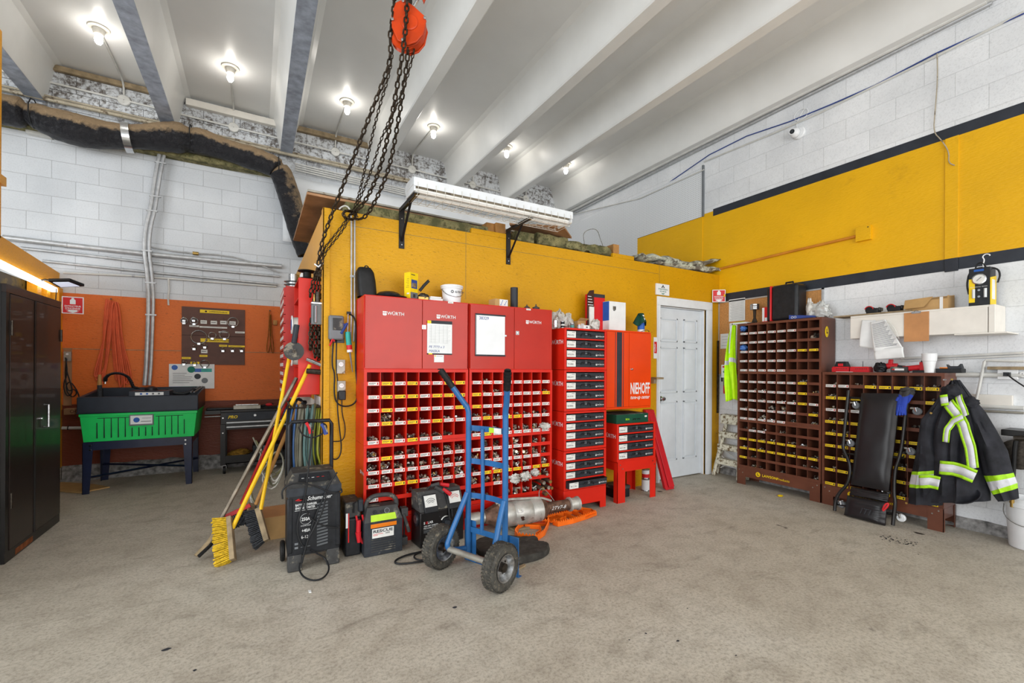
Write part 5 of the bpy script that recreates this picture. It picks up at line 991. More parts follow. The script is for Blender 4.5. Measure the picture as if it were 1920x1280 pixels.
def batt(x0, x1, y0, y1, z0, z1, mt, lb, seed, amp=.02, nm='insulation_batt'):
    def fn(u, v):
        a = 2 * math.pi * v; yy = (y0 + y1) / 2 + (y1 - y0) / 2 * max(-1, min(1, 1.25 * math.cos(a))); zz = (z0 + z1) / 2 + (z1 - z0) / 2 * max(-1, min(1, 1.25 * math.sin(a)))
        x = x0 + (x1 - x0) * u; nz = V((noise.noise(V((x * 9, a * 2, seed))), noise.noise(V((x * 9, a * 2 + 9, seed))), noise.noise(V((x * 11, a * 2 + 19, seed)))))
        p = V((x, yy, zz)) + nz * amp + nz.yzx * amp * .6 * noise.noise(V((x * 30, a * 6, seed))); p.z = max(p.z, z0); return p
    n = max(12, int((x1 - x0) * 40)); m = MB(); vs = [fn(i / n, j / 18) for i in range(n + 1) for j in range(18)]
    fs = [(i * 18 + j, i * 18 + (j + 1) % 18, (i + 1) * 18 + (j + 1) % 18, (i + 1) * 18 + j) for i in range(n) for j in range(18)] + [tuple(range(18))[::-1], tuple(n * 18 + j for j in range(18))]
    m.add(vs, fs, mt); return one(nm, m, lb, 'insulation', 'insulation on the office roof', ang=50)
batt(.60, 1.82, 3.62, 3.95, 2.492, 2.59, 'wool', 'long olive insulation batt above the left half of the yellow wall', 1, .008)
batt(2.12, 2.30, 3.60, 3.85, 2.492, 2.60, 'wool', 'short olive insulation batt right of the black bracket', 2, .012)
batt(2.36, 2.70, 3.60, 3.88, 2.492, 2.62, 'wool', 'thick olive insulation batt in the middle of the office roof', 3, .02)
batt(2.68, 3.28, 3.60, 3.85, 2.492, 2.60, 'wool', 'ragged olive insulation heap sloping down to the right', 4, .04)
def gsheet(name, pts_, lb, seed, th=.05, mt='wool_grey'):
    c = [P(u, v, Y=3.62) for u, v in pts_]; m = MB()
    def fn(u, v):
        f_ = u * (len(c) - 1); k = min(int(f_), len(c) - 2); p = c[k].lerp(c[k + 1], f_ - k); a = 2 * math.pi * v
        e = math.sin(math.pi * min(1, max(0, u * 1.0))) ** .4 if 0 < u < 1 else .3
        q = p + V((0, .12 * math.cos(a) + .06, th * math.sin(a) * e)) + V((0, 0, .03 * noise.noise(V((u * 12, a, seed))))); q.z = max(q.z, 2.492); return q
    n = 40; vs = [fn(i / n, j / 14) for i in range(n + 1) for j in range(14)]
    m.add(vs, [(i * 14 + j, i * 14 + (j + 1) % 14, (i + 1) * 14 + (j + 1) % 14, (i + 1) * 14 + j) for i in range(n) for j in range(14)] + [tuple(range(14))[::-1], tuple(n * 14 + j for j in range(14))], mt)
    return one(name, m, lb, 'insulation', 'insulation on the office roof', ang=50)
gsheet('insulation_batt', [(1192, 480), (1215, 482), (1245, 486), (1272, 493), (1290, 497), (1320, 494), (1345, 487)], 'grey torn insulation roll on the right end of the office roof, upper layer', 5, .045)
gsheet('insulation_batt', [(1228, 493), (1260, 497), (1290, 501), (1320, 505), (1346, 506)], 'grey insulation roll folded under the other at the wall corner', 6, .04)
for i, (u0, u1, v0, v1, y0, lb) in enumerate(((912, 927, 419, 433, 3.66, 'left amber wood block standing on the office roof'), (930, 948, 420, 438, 3.63, 'right amber wood block standing beside its twin on the office roof'), (1150, 1161, 459, 478, 3.62, 'amber wood block between the insulation heaps on the right'))):
    a, b = P(u0, v1, Y=y0), P(u1, v0, Y=y0); one('wooden_block', MB().box((a.x, y0, 2.492), (b.x, y0 + .14, b.z + (.0 if i else .0)), 'wood'), lb, 'wood block', 'wood blocks on the office roof', bev=.004)
for u0, u1, v, lb in ((884, 950, 432, 'yellow painted wooden strip on the wall top left of the bracket'), (1149, 1189, 480, 'yellow painted wooden strip on the wall top near the grey insulation')):
    x0 = P(u0, v, Y=YW).x; x1 = P(u1, v, Y=YW).x; one('wooden_strip', MB().box((x0, YW - .001, 2.491), (x1, YW + .035, 2.535), 'yellow_board'), lb, 'wood strip', bev=.003)
c = P(1108, 452, Y=3.75); one('wire_loop', MB().tube([V((c.x + .135 * math.cos(a * .3), 3.72 + .02 * math.sin(a), c.z - .02 + .14 * math.sin(a * .3))) for a in range(-3, 14)] + [], .003, 'hose_grey', 6, smooth=1), 'thin wire bent into an open loop above the insulation', 'wire')
# ================================================================ things on top of the red cabinets
ZT = 1.823
def onX(u, v, y): return P(u, v, Y=y)
def ground(u, y): return P(u, 600, Y=y).x
# black soft case, black cap, yellow box, gun, books, bucket
x0, x1 = ground(672, 3.42), ground(705, 3.42)
m = MB(); 
def case(u, v):
    a = 2 * math.pi * u; z = v; prof = [.42, .5, .52, .50, .42, .22, 0][min(6, int(z * 6.001))] if False else (.54 - .16 * max(0, z - .55) - .9 * max(0, z - .86) - .06 * max(0, .2 - z))
    cx = (x0 + x1) / 2 - .02 * z; sx = (x1 - x0) * prof; sy = .07 * prof / .5
    c_, s_ = math.cos(a), math.sin(a); e = .6
    return V((cx + sx * math.copysign(abs(c_) ** e, c_), 3.44 + sy * math.copysign(abs(s_) ** e, s_), ZT + z * .215 + .002))
m.grid(case, 24, 12, 'rubber', True); m.f.append(list(range(12 * 24, 13 * 24))[::-1]); m.fm.append(0)
t = thing('storage_case', 'black upright soft case at the left end on top of the red cabinets', 'case', ((x0 + x1) / 2, 3.44, ZT)); m.build('body', t, ang=50)
MB().tube([((x0 + x1) / 2 - .025, 3.41, ZT + .212), ((x0 + x1) / 2 - .02, 3.405, ZT + .23), ((x0 + x1) / 2 + .0, 3.405, ZT + .228), ((x0 + x1) / 2 + .005, 3.41, ZT + .21)], .005, 'rubber', 6, smooth=1).build('handle', t)
c = P(729, 549, Y=3.42); one('cap', MB().blob((c.x, 3.42, ZT + .022), (.095, .09, .036), 'black_plastic', .12, 3, 4, 24, 14, cut=ZT + .001).blob((c.x + .07, 3.36, ZT + .012), (.05, .05, .010), 'black_plastic', .1, 3, 2, cut=ZT + .001), 'crumpled flat black cap lying on the red cabinet', 'cap')
x0, x1 = ground(753, 3.38), ground(785, 3.38); h = P(770, 510, Y=3.36).z - ZT; xm = x0 + (x1 - x0) * .42
t = thing('carton', 'tall yellow cardboard box with a tool picture on top of the red cabinets', 'box', (xm, 3.35, ZT))
bM = T(xm, 3.35, ZT) @ RZ(28)
w_ = .085; m = MB().box((0, 0, 0), (w_, w_ * .75, h), 'yellow_card', bM)
m.box((.012, -.001, h * .42), (w_ - .01, 0, h * .74), 'ink_blue', bM).box((.02, -.0016, h * .46), (w_ - .02, -.0005, h * .62), 'steel', bM).box((.004, -.001, .01), (w_ - .004, 0, h * .28), 'grey_plastic', bM).box((.03, -.0016, .02), (w_ - .03, -.0005, h * .22), 'dusty_plastic', bM).box((.01, -.001, h * .9), (.05, 0, h * .93), 'ink', bM)
for k in range(6): m.box((-.001, .012, h * (.45 + k * .06)), (0, .045 - (k % 3) * .006, h * (.46 + k * .06)), 'ink', bM)
m.box((-.001, .01, h * .2), (0, .035, h * .25), 'paper', bM); m.build('box', t, bev=.001)
c = P(795, 548, Y=3.38)
t = thing('riveter', 'black hand tool with a raised lever beside the yellow box on the cabinet', 'hand tool', (c.x, 3.38, ZT))
MB().blob((c.x, 3.39, ZT + .03), (.045, .03, .032), 'dark_steel', .3, 6, 1, cut=ZT + .001).box((c.x - .05, 3.36, ZT + .002), (c.x + .03, 3.42, ZT + .03), 'brass').build('body', t, bev=.004)
MB().tube([P(787, 545, Y=3.38), P(795, 535, Y=3.37), P(804, 526, Y=3.36)], .012, 'black_plastic', 10).build('lever', t)
c0, c1 = P(805, 553, Y=3.36), P(828, 560, Y=3.36); one('booklets', MB().box((c0.x, 3.33, ZT + .002), (c1.x, 3.43, ZT + .022), 'paper').box((c0.x + .004, 3.335, ZT + .024), (c1.x - .01, 3.42, ZT + .036), 'white_card'), 'small stack of white booklets left of the white bucket', 'booklets', kind=None, bev=.001)
c = P(847, 560, Y=3.42); r1, r0 = .086, .068; hb_ = .145
t = thing('bucket', 'small white plastic bucket with lid and black round logo on the red cabinets', 'bucket', (c.x, 3.42, ZT))
MB().lathe([(r0, 0), (r0 + .004, .004), (r1 - .004, hb_ - .02)], (c.x, 3.42, ZT + .001), 'plastic_white', 36).build('body', t)
MB().lathe([(r1 + .002, hb_ - .028), (r1 + .005, hb_ - .018), (r1 + .003, hb_ - .015), (r1 + .007, hb_ - .012), (r1 + .007, hb_), (r1 - .004, hb_ + .004), (r1 - .012, hb_ - .002), (0, hb_ - .002)], (c.x, 3.42, ZT + .001), 'plastic_white', 36).build('lid', t)
MB().tube([(c.x - r1 - .004, 3.42, ZT + hb_ * .8), (c.x - r1 * .85, 3.36, ZT + hb_ * .45), (c.x, 3.325, ZT + hb_ * .32), (c.x + r1 * .85, 3.36, ZT + hb_ * .45), (c.x + r1 + .004, 3.42, ZT + hb_ * .8)], .0025, 'steel', 6, smooth=2).build('handle', t)
yy = 3.42 - .0795; m = MB()
ex_ = V((1, -.0, 0)); m.text('G-TECH', (c.x - .005, yy - .001, ZT + .082), EX, EZ, .022, 'ink', bold=.02)
for a in range(6):
    a0, a1 = a * math.pi / 3, (a + 1) * math.pi / 3; q0 = V((c.x - .028, yy - .001, ZT + .09)); R = .013
    m.prism([q0 + V((R * math.cos(a0), 0, R * math.sin(a0))), q0 + V((R * math.cos(a1), 0, R * math.sin(a1))), q0 + V((R * .6 * math.cos(a1), 0, R * .6 * math.sin(a1))), q0 + V((R * .6 * math.cos(a0), 0, R * .6 * math.sin(a0)))], (0, -.0008, 0), 'ink')
m.build('logo', t)
x0 = ground(930, 3.36); t = thing('bolt_carton', 'low carton with blue bolt drawings on top of the right red cabinet', 'box', (x0, 3.33, ZT))
bM = T(ground(936, 3.33), 3.325, ZT) @ RZ(6)
m = MB().box((-.045, .0, .001), (.085, .10, .062), 'cardboard', bM).box((0, -.001, .001), (.085, 0, .061), 'paper', bM)
def flatbolt(m, a, b, wd):
    a, b = V(a), V(b); d = (b - a).normalized(); n_ = V((-d.z, 0, d.x)); 
    for (p, q, ww) in ((a, b, wd), (a - d * wd * .6, a + d * wd * .8, wd * 2.2), (b - d * wd * 1.6, b, wd * 1.5)): m.prism([bM @ (p + n_ * ww / 2), bM @ (q + n_ * ww / 2), bM @ (q - n_ * ww / 2), bM @ (p - n_ * ww / 2)], (0, -.0006, 0), 'bright_blue')
flatbolt(m, (.012, -.001, .012), (.034, -.001, .055), .004); flatbolt(m, (.052, -.001, .016), (.072, -.001, .05), .004)
m.build('box', t, bev=.001)
c = P(964, 560, Y=3.47); one('grey_pipe', MB().lathe([(.034, 0), (.034, .20), (.030, .20), (.030, .01), (0, .01)], (c.x, 3.47, ZT + .001), 'grey_plastic' if False else 'black_paint', 28), 'dark grey plastic pipe standing upright behind the bolt carton', 'pipe')
for u, s in ((988, .8), (1005, 1)):
    c = P(u, 575, Y=3.36); one('rubber_bung', MB().lathe([(.03 * s, 0), (.032 * s, .004), (.032 * s, .022 * s), (.012, .028 * s), (.012, .034 * s), (.005, .036 * s), (.005, .05 * s), (0, .05 * s)], (c.x, 3.36, ZT + .001), 'dusty_plastic', 22), 'black knob with a stud on the cabinet, the %s of two' % ('smaller left one' if s < 1 else 'bigger right one'), 'knob', 'black knobs on the right red cabinet')
# stickers on cabinet tops
for u, v in ((845, 567), (991, 580)): 
    c = P(u, v, Y=FY - .001); one('sticker', MB().box((c.x - .022, FY - .0025, c.z - .007), (c.x + .022, FY - .0005, c.z + .007), 'white_card').box((c.x - .015, FY - .003, c.z - .001), (c.x + .012, FY - .0025, c.z + .001), 'ink'), 'tiny white sticker on the top edge of the %s red cabinet' % ('left' if u < 900 else 'right'), 'sticker')
# ---- on top of the tower
Z2 = 1.290 + .375
c = P(1057, 585, Y=3.44)
t = thing('plastic_bag', 'large crumpled clear plastic bag on the left of the tower top', 'bag', (c.x, 3.44, Z2)); MB().blob((c.x - .04, 3.46, Z2 + .07), (.075, .075, .105), 'clear_bag', .45, 5, 3, 30, 20, cut=Z2 + .001).build('film', t)
t = thing('plastic_bag', 'second clear plastic bag leaning beside the brown carton', 'bag', (c.x, 3.48, Z2)); MB().blob((c.x + .09, 3.50, Z2 + .08), (.06, .055, .085), 'clear_bag', .5, 5, 8, 28, 18, cut=Z2 + .001).build('film', t)
def can(u, y, r, h, lb, cols, lid='steel'):
    x = ground(u, y); t = thing('tin_can', lb, 'can', (x, y, Z2), group='tins on the drawer tower')
    MB().lathe([(0, 0), (r, 0), (r, .004)], (x, y, Z2 + .001), 'steel', 24).lathe([(r, .004), (r * .98, .006), (r * .98, h - .006), (r, h - .004)], (x, y, Z2 + .001), cols[0], 24).lathe([(r * .99, h * .35), (r * .99, h * .55)], (x, y, Z2 + .001), cols[1], 24).build('body', t)
    MB().lathe([(r, h - .004), (r, h), (r * .9, h), (r * .88, h - .003), (0, h - .003)], (x, y, Z2 + .001), lid, 24).build('lid', t)
can(1042, 3.26, .020, .062, 'small bare metal tin at the far left of the tower top', ('steel', 'galv'))
can(1055, 3.27, .019, .060, 'small dark and white striped tin beside the bare one', ('black_plastic', 'white_card'))
can(1073, 3.28, .019, .05, 'low teal and grey tin on the tower top', ('grey_plastic', 'teal'))
can(1086, 3.30, .019, .048, 'low grey tin with an orange lid on the tower top', ('galv', 'paper'), 'amber_lens')
x = ground(1087, 3.42); one('carton', MB().box((x - .04, 3.40, Z2 + .001), (x + .06, 3.50, Z2 + .095), 'cardboard').prism([(x - .04, 3.40, Z2 + .095), (x + .06, 3.40, Z2 + .095), (x + .075, 3.37, Z2 + .115), (x - .03, 3.37, Z2 + .118)], (0, 0, .002), 'cardboard').box((x - .0, 3.399, Z2 + .04), (x + .04, 3.40, Z2 + .07), 'paper'), 'small open brown carton amid the bags on the tower', 'box', bev=.001)
x = ground(1100, 3.235); one('small_box', MB().box((x - .035, 3.235, Z2 + .001), (x + .035, 3.29, Z2 + .036), 'paper').box((x - .005, 3.234, Z2 + .012), (x + .012, 3.235, Z2 + .024), 'ink'), 'small low white box at the front edge of the tower top', 'box', bev=.0015)
x = ground(1117, 3.26); one('plastic_bag', MB().blob((x, 3.27, Z2 + .045), (.045, .04, .055), 'clear_bag', .5, 6, 12, 24, 16, cut=Z2 + .001).blob((x, 3.28, Z2 + .02), (.03, .03, .02), 'black_plastic', .3, 5, 3, cut=Z2 + .001), 'grey crumpled bag with black parts at the right front of the tower top', 'bag', ang=60)
x0, x1 = ground(1098, 3.46), ground(1130, 3.46); h = P(1112, 548, Y=3.46).z - Z2
t = thing('blister_pack', 'tall red and black retail carton with a clear window behind the small bags', 'box', (x0, 3.46, Z2))
MB().box((x0 + .05, 3.44, Z2 + .001), (x1 + .01, 3.53, Z2 + h - .015), 'sign_red').box((x0 + .05, 3.439, Z2 + h - .05), (x1 + .01, 3.44, Z2 + h - .015), 'dark_plastic').prism([(x0, 3.435, Z2 + .001), (x0 + .085, 3.435, Z2 + .001), (x0 + .085, 3.435, Z2 + h + .02), (x0 + .03, 3.435, Z2 + h + .01), (x0, 3.435, Z2 + h - .03)], (0, .004, 0), 'bin_dark').box((x0 + .02, 3.42, Z2 + .02), (x0 + .075, 3.435, Z2 + h * .62), 'white_card').build('carton', t, bev=.002)
m = MB()
for k in range(4): m.box((x0 + .008, 3.434, Z2 + h * (.66 + k * .07)), (x0 + .075 - k * .008, 3.435, Z2 + h * (.675 + k * .07)), 'paper')
m.build('print', t)
# ---- on top of the orange cabinet
Z3 = 1.677
x0, x1 = ground(1142, 3.36), ground(1173, 3.36); xl = ground(1131, 3.5); h = P(1160, 566, Y=3.36).z - Z3
t = thing('blue_white_carton', 'white carton with a blue side and round symbol on top of the orange cabinet', 'box', (x0, 3.36, Z3))
MB().hexa([(x0, 3.36, Z3 + .001), (x1, 3.36, Z3 + .001), (x1 - .02, 3.50, Z3 + .001), (x0 - .02, 3.50, Z3 + .001), (x0, 3.36, Z3 + h), (x1, 3.36, Z3 + h), (x1 - .02, 3.50, Z3 + h), (x0 - .02, 3.50, Z3 + h)], 'paper').add([(x0 - .0005, 3.36, Z3 + h * .35), (x0 - .0205, 3.50, Z3 + h * .35), (x0 - .0205, 3.50, Z3 + h - .002), (x0 - .0005, 3.36, Z3 + h - .002)], [(0, 1, 2, 3)], 'bright_blue').box((x0 + .05, 3.3594, Z3 + h * .72), (x0 + .09, 3.36, Z3 + h * .84), 'dusty_plastic').box((x0 + .055, 3.3594, Z3 + h * .68), (x0 + .08, 3.36, Z3 + h * .72), 'grey_plastic').build('carton', t, bev=.001)
x = ground(1202, 3.36)
t = thing('spray_bottle', 'white spray bottle with a blue label on top of the orange cabinet', 'bottle', (x, 3.36, Z3))
MB().lathe([(.034, 0), (.036, .01), (.036, .08), (.030, .11), (.014, .14), (.013, .16), (0, .16)], (x, 3.36, Z3 + .001), 'plastic_white', 28).build('bottle', t)
MB().lathe([(.0368, .03), (.0368, .082), (.033, .10)], (x, 3.36, Z3 + .001), 'bright_blue', 28).build('label_band', t)
MB().box((x - .012, 3.33, Z3 + .158), (x + .014, 3.39, Z3 + .185), 'plastic_white').tube([(x, 3.335, Z3 + .16), (x, 3.31, Z3 + .14), (x, 3.315, Z3 + .12)], .005, 'plastic_white', 6).build('trigger_head', t, bev=.003)
def rag(u, v):
    a = 2 * math.pi * u; r = .022 + v * .052; dz = -v ** 1.2 * .10 - .02 * math.sin(a * 2 + 1) * v; return V((x - .005 + r * math.cos(a) * (1 + .25 * math.sin(3 * a)), 3.36 + r * .8 * math.sin(a) * (1 + .2 * math.cos(3 * a)), Z3 + .192 + dz + .006 * math.sin(5 * a)))
m = MB().grid(rag, 40, 8, 'rag_green', True).blob((x - .005, 3.36, Z3 + .188), (.035, .03, .014), 'rag_green', .3, 5, 4)
one('green_rag', m, 'dark green cloth draped over the spray bottle', 'rag', solid=.004, ang=60)
one('glasses', MB().tube([(x - .06, 3.30, Z3 + .004), (x - .04, 3.28, Z3 + .015), (x, 3.275, Z3 + .022), (x + .03, 3.28, Z3 + .015), (x + .04, 3.29, Z3 + .004)], .003, 'ink', 6, smooth=1), 'dark wire frame lying in front of the spray bottle', 'wire')
# first aid sign and cards, shelf beside the door
x0, x1, z0, z1 = rectY(1229, 531, 1253, 555, YW - .004)
t = thing('first_aid_sign', 'white first aid sign with green lettering above the white door', 'sign', (x0, YW, z0))
m = MB().box((x0, YW - .02, z0), (x1, YW - .001, z1), 'plastic_white'); cx = (x0 + x1) / 2; W_, H_ = x1 - x0, z1 - z0
m.build('plate', t, bev=.002)
m = MB(); yy = YW - .0206
m.add([(cx - .03, yy, z0 + H_ * .64), (cx + .03, yy, z0 + H_ * .64), (cx, yy, z0 + H_ * .92)], [(0, 1, 2)], 'ink').add([(cx - .012, yy - .0004, z0 + H_ * .66), (cx + .012, yy - .0004, z0 + H_ * .66), (cx, yy - .0004, z0 + H_ * .76)], [(0, 1, 2)], 'plastic_white')
m.text('PREMIERS', (cx, yy, z0 + H_ * .45), EX, EZ, H_ * .19, 'ink_teal', align='CENTER', width=W_ * .72).text('SOINS', (cx, yy, z0 + H_ * .26), EX, EZ, H_ * .19, 'ink_teal', align='CENTER', width=W_ * .5)
m.add([(cx - .035, yy, z0 + H_ * .16), (cx + .035, yy, z0 + H_ * .16), (cx, yy, z0 + H_ * .06)], [(0, 1, 2)], 'ink_teal'); m.build('lettering', t)
x0, x1, z0, z1 = rectY(1225.5, 632, 1232.5, 672, YW - .004)
one('first_aid_card', MB().box((x0, YW - .006, z0), (x1, YW - .001, z1), 'plastic_white').box((x0 + .008, YW - .0066, z0 + .06), (x1 - .012, YW - .006, z1 - .05), 'sign_red').box((x0 + .018, YW - .0072, z0 + .075), (x0 + .026, YW - .0066, z1 - .075), 'plastic_white').box((x0 + .012, YW - .0072, (z0 + z1) / 2 - .006), (x0 + .032, YW - .0066, (z0 + z1) / 2 + .006), 'plastic_white'), 'narrow white card with a red first-aid cross left of the white door', 'card')
x0, x1 = P(1226, 710, Y=3.5).x, P(1246, 710, Y=3.45).x; zz = P(1236, 707, Y=3.5).z
one('wooden_ledge', MB().box((x0, 3.46, zz - .022), (x1, 3.58, zz), 'wood_old').box((x0, 3.50, zz - .07), (x0 + .04, 3.58, zz - .022), 'wood_old'), 'small wooden ledge at the left jamb of the white door', 'ledge', bev=.002)
a, b_ = P(1329, 541, Y=3.50), P(1357, 566, Y=3.50)
Ms = Matrix.Translation(V((4.975, 3.52, b_.z - .005))) @ RZ(-38)
ext_sign(Ms, .155, a.z - b_.z + .015, 'red fire extinguisher sign standing out beside the white door', 'fire extinguisher signs')
one('sign_arm', MB().prism([(5.02, 3.46, b_.z + .06), (5.079, 3.56, b_.z + .06), (5.079, 3.57, b_.z + .06), (5.01, 3.475, b_.z + .06)], (0, 0, .03), 'yellow_paint'), 'small yellow arm holding the right extinguisher sign', 'bracket')
# ---- on / under the low stand, leaning case
Zs = .40 + .366
t = thing('tool_case', 'dark green metal case lying on top of the low drawer rack', 'case', (SX, SY, Zs))
MB().box((SX - .0, SY + .02, Zs), (SX + .43, SY + .30, Zs + .085), 'case_green').box((SX + .002, SY + .022, Zs + .085), (SX + .428, SY + .298, Zs + .09), 'dusty_plastic').text('BOA', (SX + .12, SY + .0195, Zs + .03), EX, EZ, .025, 'lime_tape', bold=.03).box((SX + .38, SY + .019, Zs + .05), (SX + .41, SY + .02, Zs + .065), 'paper').build('body', t, bev=.005)
for x in (.22, .28): MB().tube([(SX + x, SY + .02, Zs + .03), (SX + x, SY + .008, Zs + .04), (SX + x + .03, SY + .008, Zs + .04), (SX + x + .03, SY + .02, Zs + .03)], .003, 'black_plastic', 6).build('latch', t)
q0, q1, q2, q3 = V((3.80, 3.30, .004)), V((3.93, 3.30, .004)), V((3.865, 3.53, .84)), V((3.735, 3.53, .84))
t = thing('long_case', 'long narrow red plastic case leaning against the wall left of the door', 'case', q0)
MB().prism([q0, q1, q2, q3], (0, .045, .012), 'case_red').prism([q0 + V((.035, -.012, .03)), q1 + V((-.01, -.012, .03)), q2 + V((-.01, -.012, -.02)), q3 + V((.035, -.012, -.02))], (0, .013, 0), 'case_red').build('body', t, bev=.012)
def tincan(u, y, z, h, r, lb, c1, c2):
    x = ground(u, y); t = thing('paint_can', lb, 'can', (x, y, z), group='cans under the low stand'); MB().lathe([(0, 0), (r, 0), (r, .004), (r * .97, .008), (r * .97, h - .008), (r, h - .004), (r, h), (r * .85, h - .003), (0, h - .003)], (x, y, z), 'steel', 28).build('body', t); MB().lathe([(r * .985, .012), (r * .985, h * .5)], (x, y, z), c1, 28).lathe([(r * .985, h * .5), (r * .985, h - .012)], (x, y, z), c2, 28).build('label_band', t)
tincan(1212, 3.42, 0, .13, .042, 'lower white and red tin under the low red stand', 'plastic_white', 'paper')
tincan(1212, 3.42, .131, .10, .04, 'upper red and white tin stacked under the low red stand', 'sign_red', 'plastic_white')
one('black_box', MB().box((3.12, 3.33, .001), (3.30, 3.52, .115), 'black_plastic').box((3.115, 3.325, .085), (3.305, 3.525, .12), 'dusty_plastic'), 'small black lidded box under the low red stand', 'box', bev=.006)
# ================================================================ floor things in front of the racks
# battery charger on its own feet
bx0, bx1, by0, by1 = .175, .485, 3.13, 3.40
t = thing('battery_charger', 'tall black wheeled battery charger and engine starter with a tubular handle', 'battery charger', (bx0, by0, 0))
FS = EX; y = by0
m = MB().prism([(bx0, y, .10), (bx1, y, .10), (bx1, y, .485), (bx0, y, .485)], (0, by1 - y, 0), 'black_plastic')
for xa, xb in ((bx0, bx0 + .085), (bx1 - .08, bx1)): m.hexa([(xa, y - .005, 0.002), (xb, y - .005, .002), (xb, y + .07, .002), (xa, y + .07, .002), (xa, y, .11), (xb, y, .11), (xb, y + .09, .11), (xa, y + .09, .11)], 'dusty_plastic')
m.box((bx0 + .085, y + .01, .09), (bx1 - .08, by1, .11), 'dusty_plastic').box((bx0 - .004, y - .003, .12), (bx0 + .03, y + .02, .47), 'black_plastic').box((bx1 - .03, y - .003, .12), (bx1 + .004, y + .02, .47), 'black_plastic')
m.build('body', t, bev=.008, label='black cabinet body with white lettering')
m = MB().hexa([(bx0 - .008, y - .008, .48), (bx1 + .008, y - .008, .48), (bx1 + .008, by1, .48), (bx0 - .008, by1, .48), (bx0 - .008, y - .008, .53), (bx1 + .008, y - .008, .53), (bx1 + .008, by1, .53), (bx0 - .008, by1, .53)], 'dark_plastic')
m.hexa([(bx0 - .006, y - .006, .53), (bx1 + .006, y - .006, .53), (bx1 + .006, by1, .53), (bx0 - .006, by1, .53), (bx0 + .03, y + .07, .612), (bx1 - .03, y + .07, .612), (bx1 - .03, by1, .612), (bx0 + .03, by1, .612)], 'dusty_plastic')
sl = V((0, .076, .082)).normalized(); nn = V((0, -sl.z, sl.y)); o = V((bx0 + .06, y + .012, .555)) + nn * .006
m.prism([o, o + EX * .20, o + EX * .19 + sl * .065, o + EX * .008 + sl * .065], nn * .001, 'black_plastic')
for k in range(5): m.prism([o + EX * (.02 + k * .03) + sl * .03 + nn * .001, o + EX * (.035 + k * .03) + sl * .03 + nn * .001, o + EX * (.035 + k * .03) + sl * .033 + nn * .001, o + EX * (.02 + k * .03) + sl * .033 + nn * .001], nn * .0005, 'ink_red' if k > 2 else 'paper')
m.build('control_panel', t, bev=.008)
yy = y - .0015; m = MB()
m.text('Schumacher', (bx0 + .11, yy, .445), EX, EZ, .036, 'paper', width=.15, shear=.35, bold=.01).prism([(bx0 + .04, yy, .452), (bx0 + .07, yy, .447), (bx0 + .11, yy, .463), (bx0 + .09, yy, .453), (bx0 + .06, yy, .460), (bx0 + .07, yy, .466)], (0, -.0005, 0), 'sign_red')
m.text('BATTERY CHARGER', (bx0 + .043, yy, .415), EX, EZ, .020, 'paper', width=.125, bold=.02).text('ENGINE STARTER', (bx0 + .043, yy, .395), EX, EZ, .020, 'paper', width=.115, bold=.02).box((bx0 + .04, yy, .385), (bx0 + .17, yy + .001, .387), 'paper')
cx, cz = bx0 + .105, .328
m.tube([(cx + .034 * math.cos(a * .35 + .9), yy, cz + .034 * math.sin(a * .35 + .9)) for a in range(15)], .0028, 'paper', 5, flat=.001)
m.text('250A', (cx - .002, yy, cz - .010), EX, EZ, .030, 'paper', align='CENTER', width=.05, bold=.02).text('ENGINE START', (cx, yy, .283), EX, EZ, .010, 'paper', align='CENTER', width=.06).text('+40A', (cx, yy, .245), EX, EZ, .030, 'paper', align='CENTER', width=.05, bold=.01).text('6-12V', (cx, yy, .205), EX, EZ, .028, 'paper', align='CENTER', width=.055).box((bx0 + .04, yy, .17), (bx0 + .06, yy + .001, .183), 'grey_plastic').box((bx0 + .04, yy, .145), (bx0 + .06, yy + .001, .158), 'grey_plastic').box((bx0 + .075, yy, .15), (bx0 + .13, yy + .001, .153), 'grey_plastic')
m.build('lettering', t)
m = MB()
for k in range(14): m.hexa([(bx0 + .17, y - .001, .14 + k * .0205), (bx0 + .235, y - .001, .148 + k * .0205), (bx0 + .235, y + .003, .148 + k * .0205), (bx0 + .17, y + .003, .14 + k * .0205), (bx0 + .17, y - .007, .15 + k * .0205), (bx0 + .235, y - .007, .158 + k * .0205), (bx0 + .235, y + .003, .160 + k * .0205), (bx0 + .17, y + .003, .152 + k * .0205)], 'grey_plastic')
m.build('vent_louvres', t)
MB().tube([(bx0 + .02, by1 - .02, .45), (bx0 + .02, by1 - .02, .90), (bx0 + .035, by1 - .02, .925), (bx1 - .035, by1 - .02, .925), (bx1 - .02, by1 - .02, .90), (bx1 - .02, by1 - .02, .45)], .013, 'black_plastic', 12).build('handle', t)
for x in (bx0 - .018, bx1 + .018): MB().lathe([(0, -.014), (.06, -.014), (.068, -.006), (.068, .006), (.06, .014), (0, .014)], (x, by1 - .05, .07), 'rubber', 26, 'X').build('wheel', t)
m = MB(); cb = [[(585, 800), (583, 830), (574, 925), (563, 960), (556, 990), (562, 1015), (575, 1032)], [(632, 885), (618, 905), (590, 970), (572, 1030), (566, 1055)], [(562, 1052), (560, 1068), (570, 1083), (590, 1089), (608, 1083), (619, 1066), (610, 1045), (590, 1022), (578, 1014)],
     [(530, 935), (528, 920), (540, 908), (565, 904), (595, 912), (620, 924), (642, 924), (640, 916)], [(574, 930), (572, 955), (585, 975), (610, 987), (636, 990), (634, 984)], [(612, 925), (606, 955), (592, 985), (578, 1010)], [(562, 800), (566, 790), (590, 788), (615, 796), (608, 812), (585, 822), (566, 815), (560, 800)]]
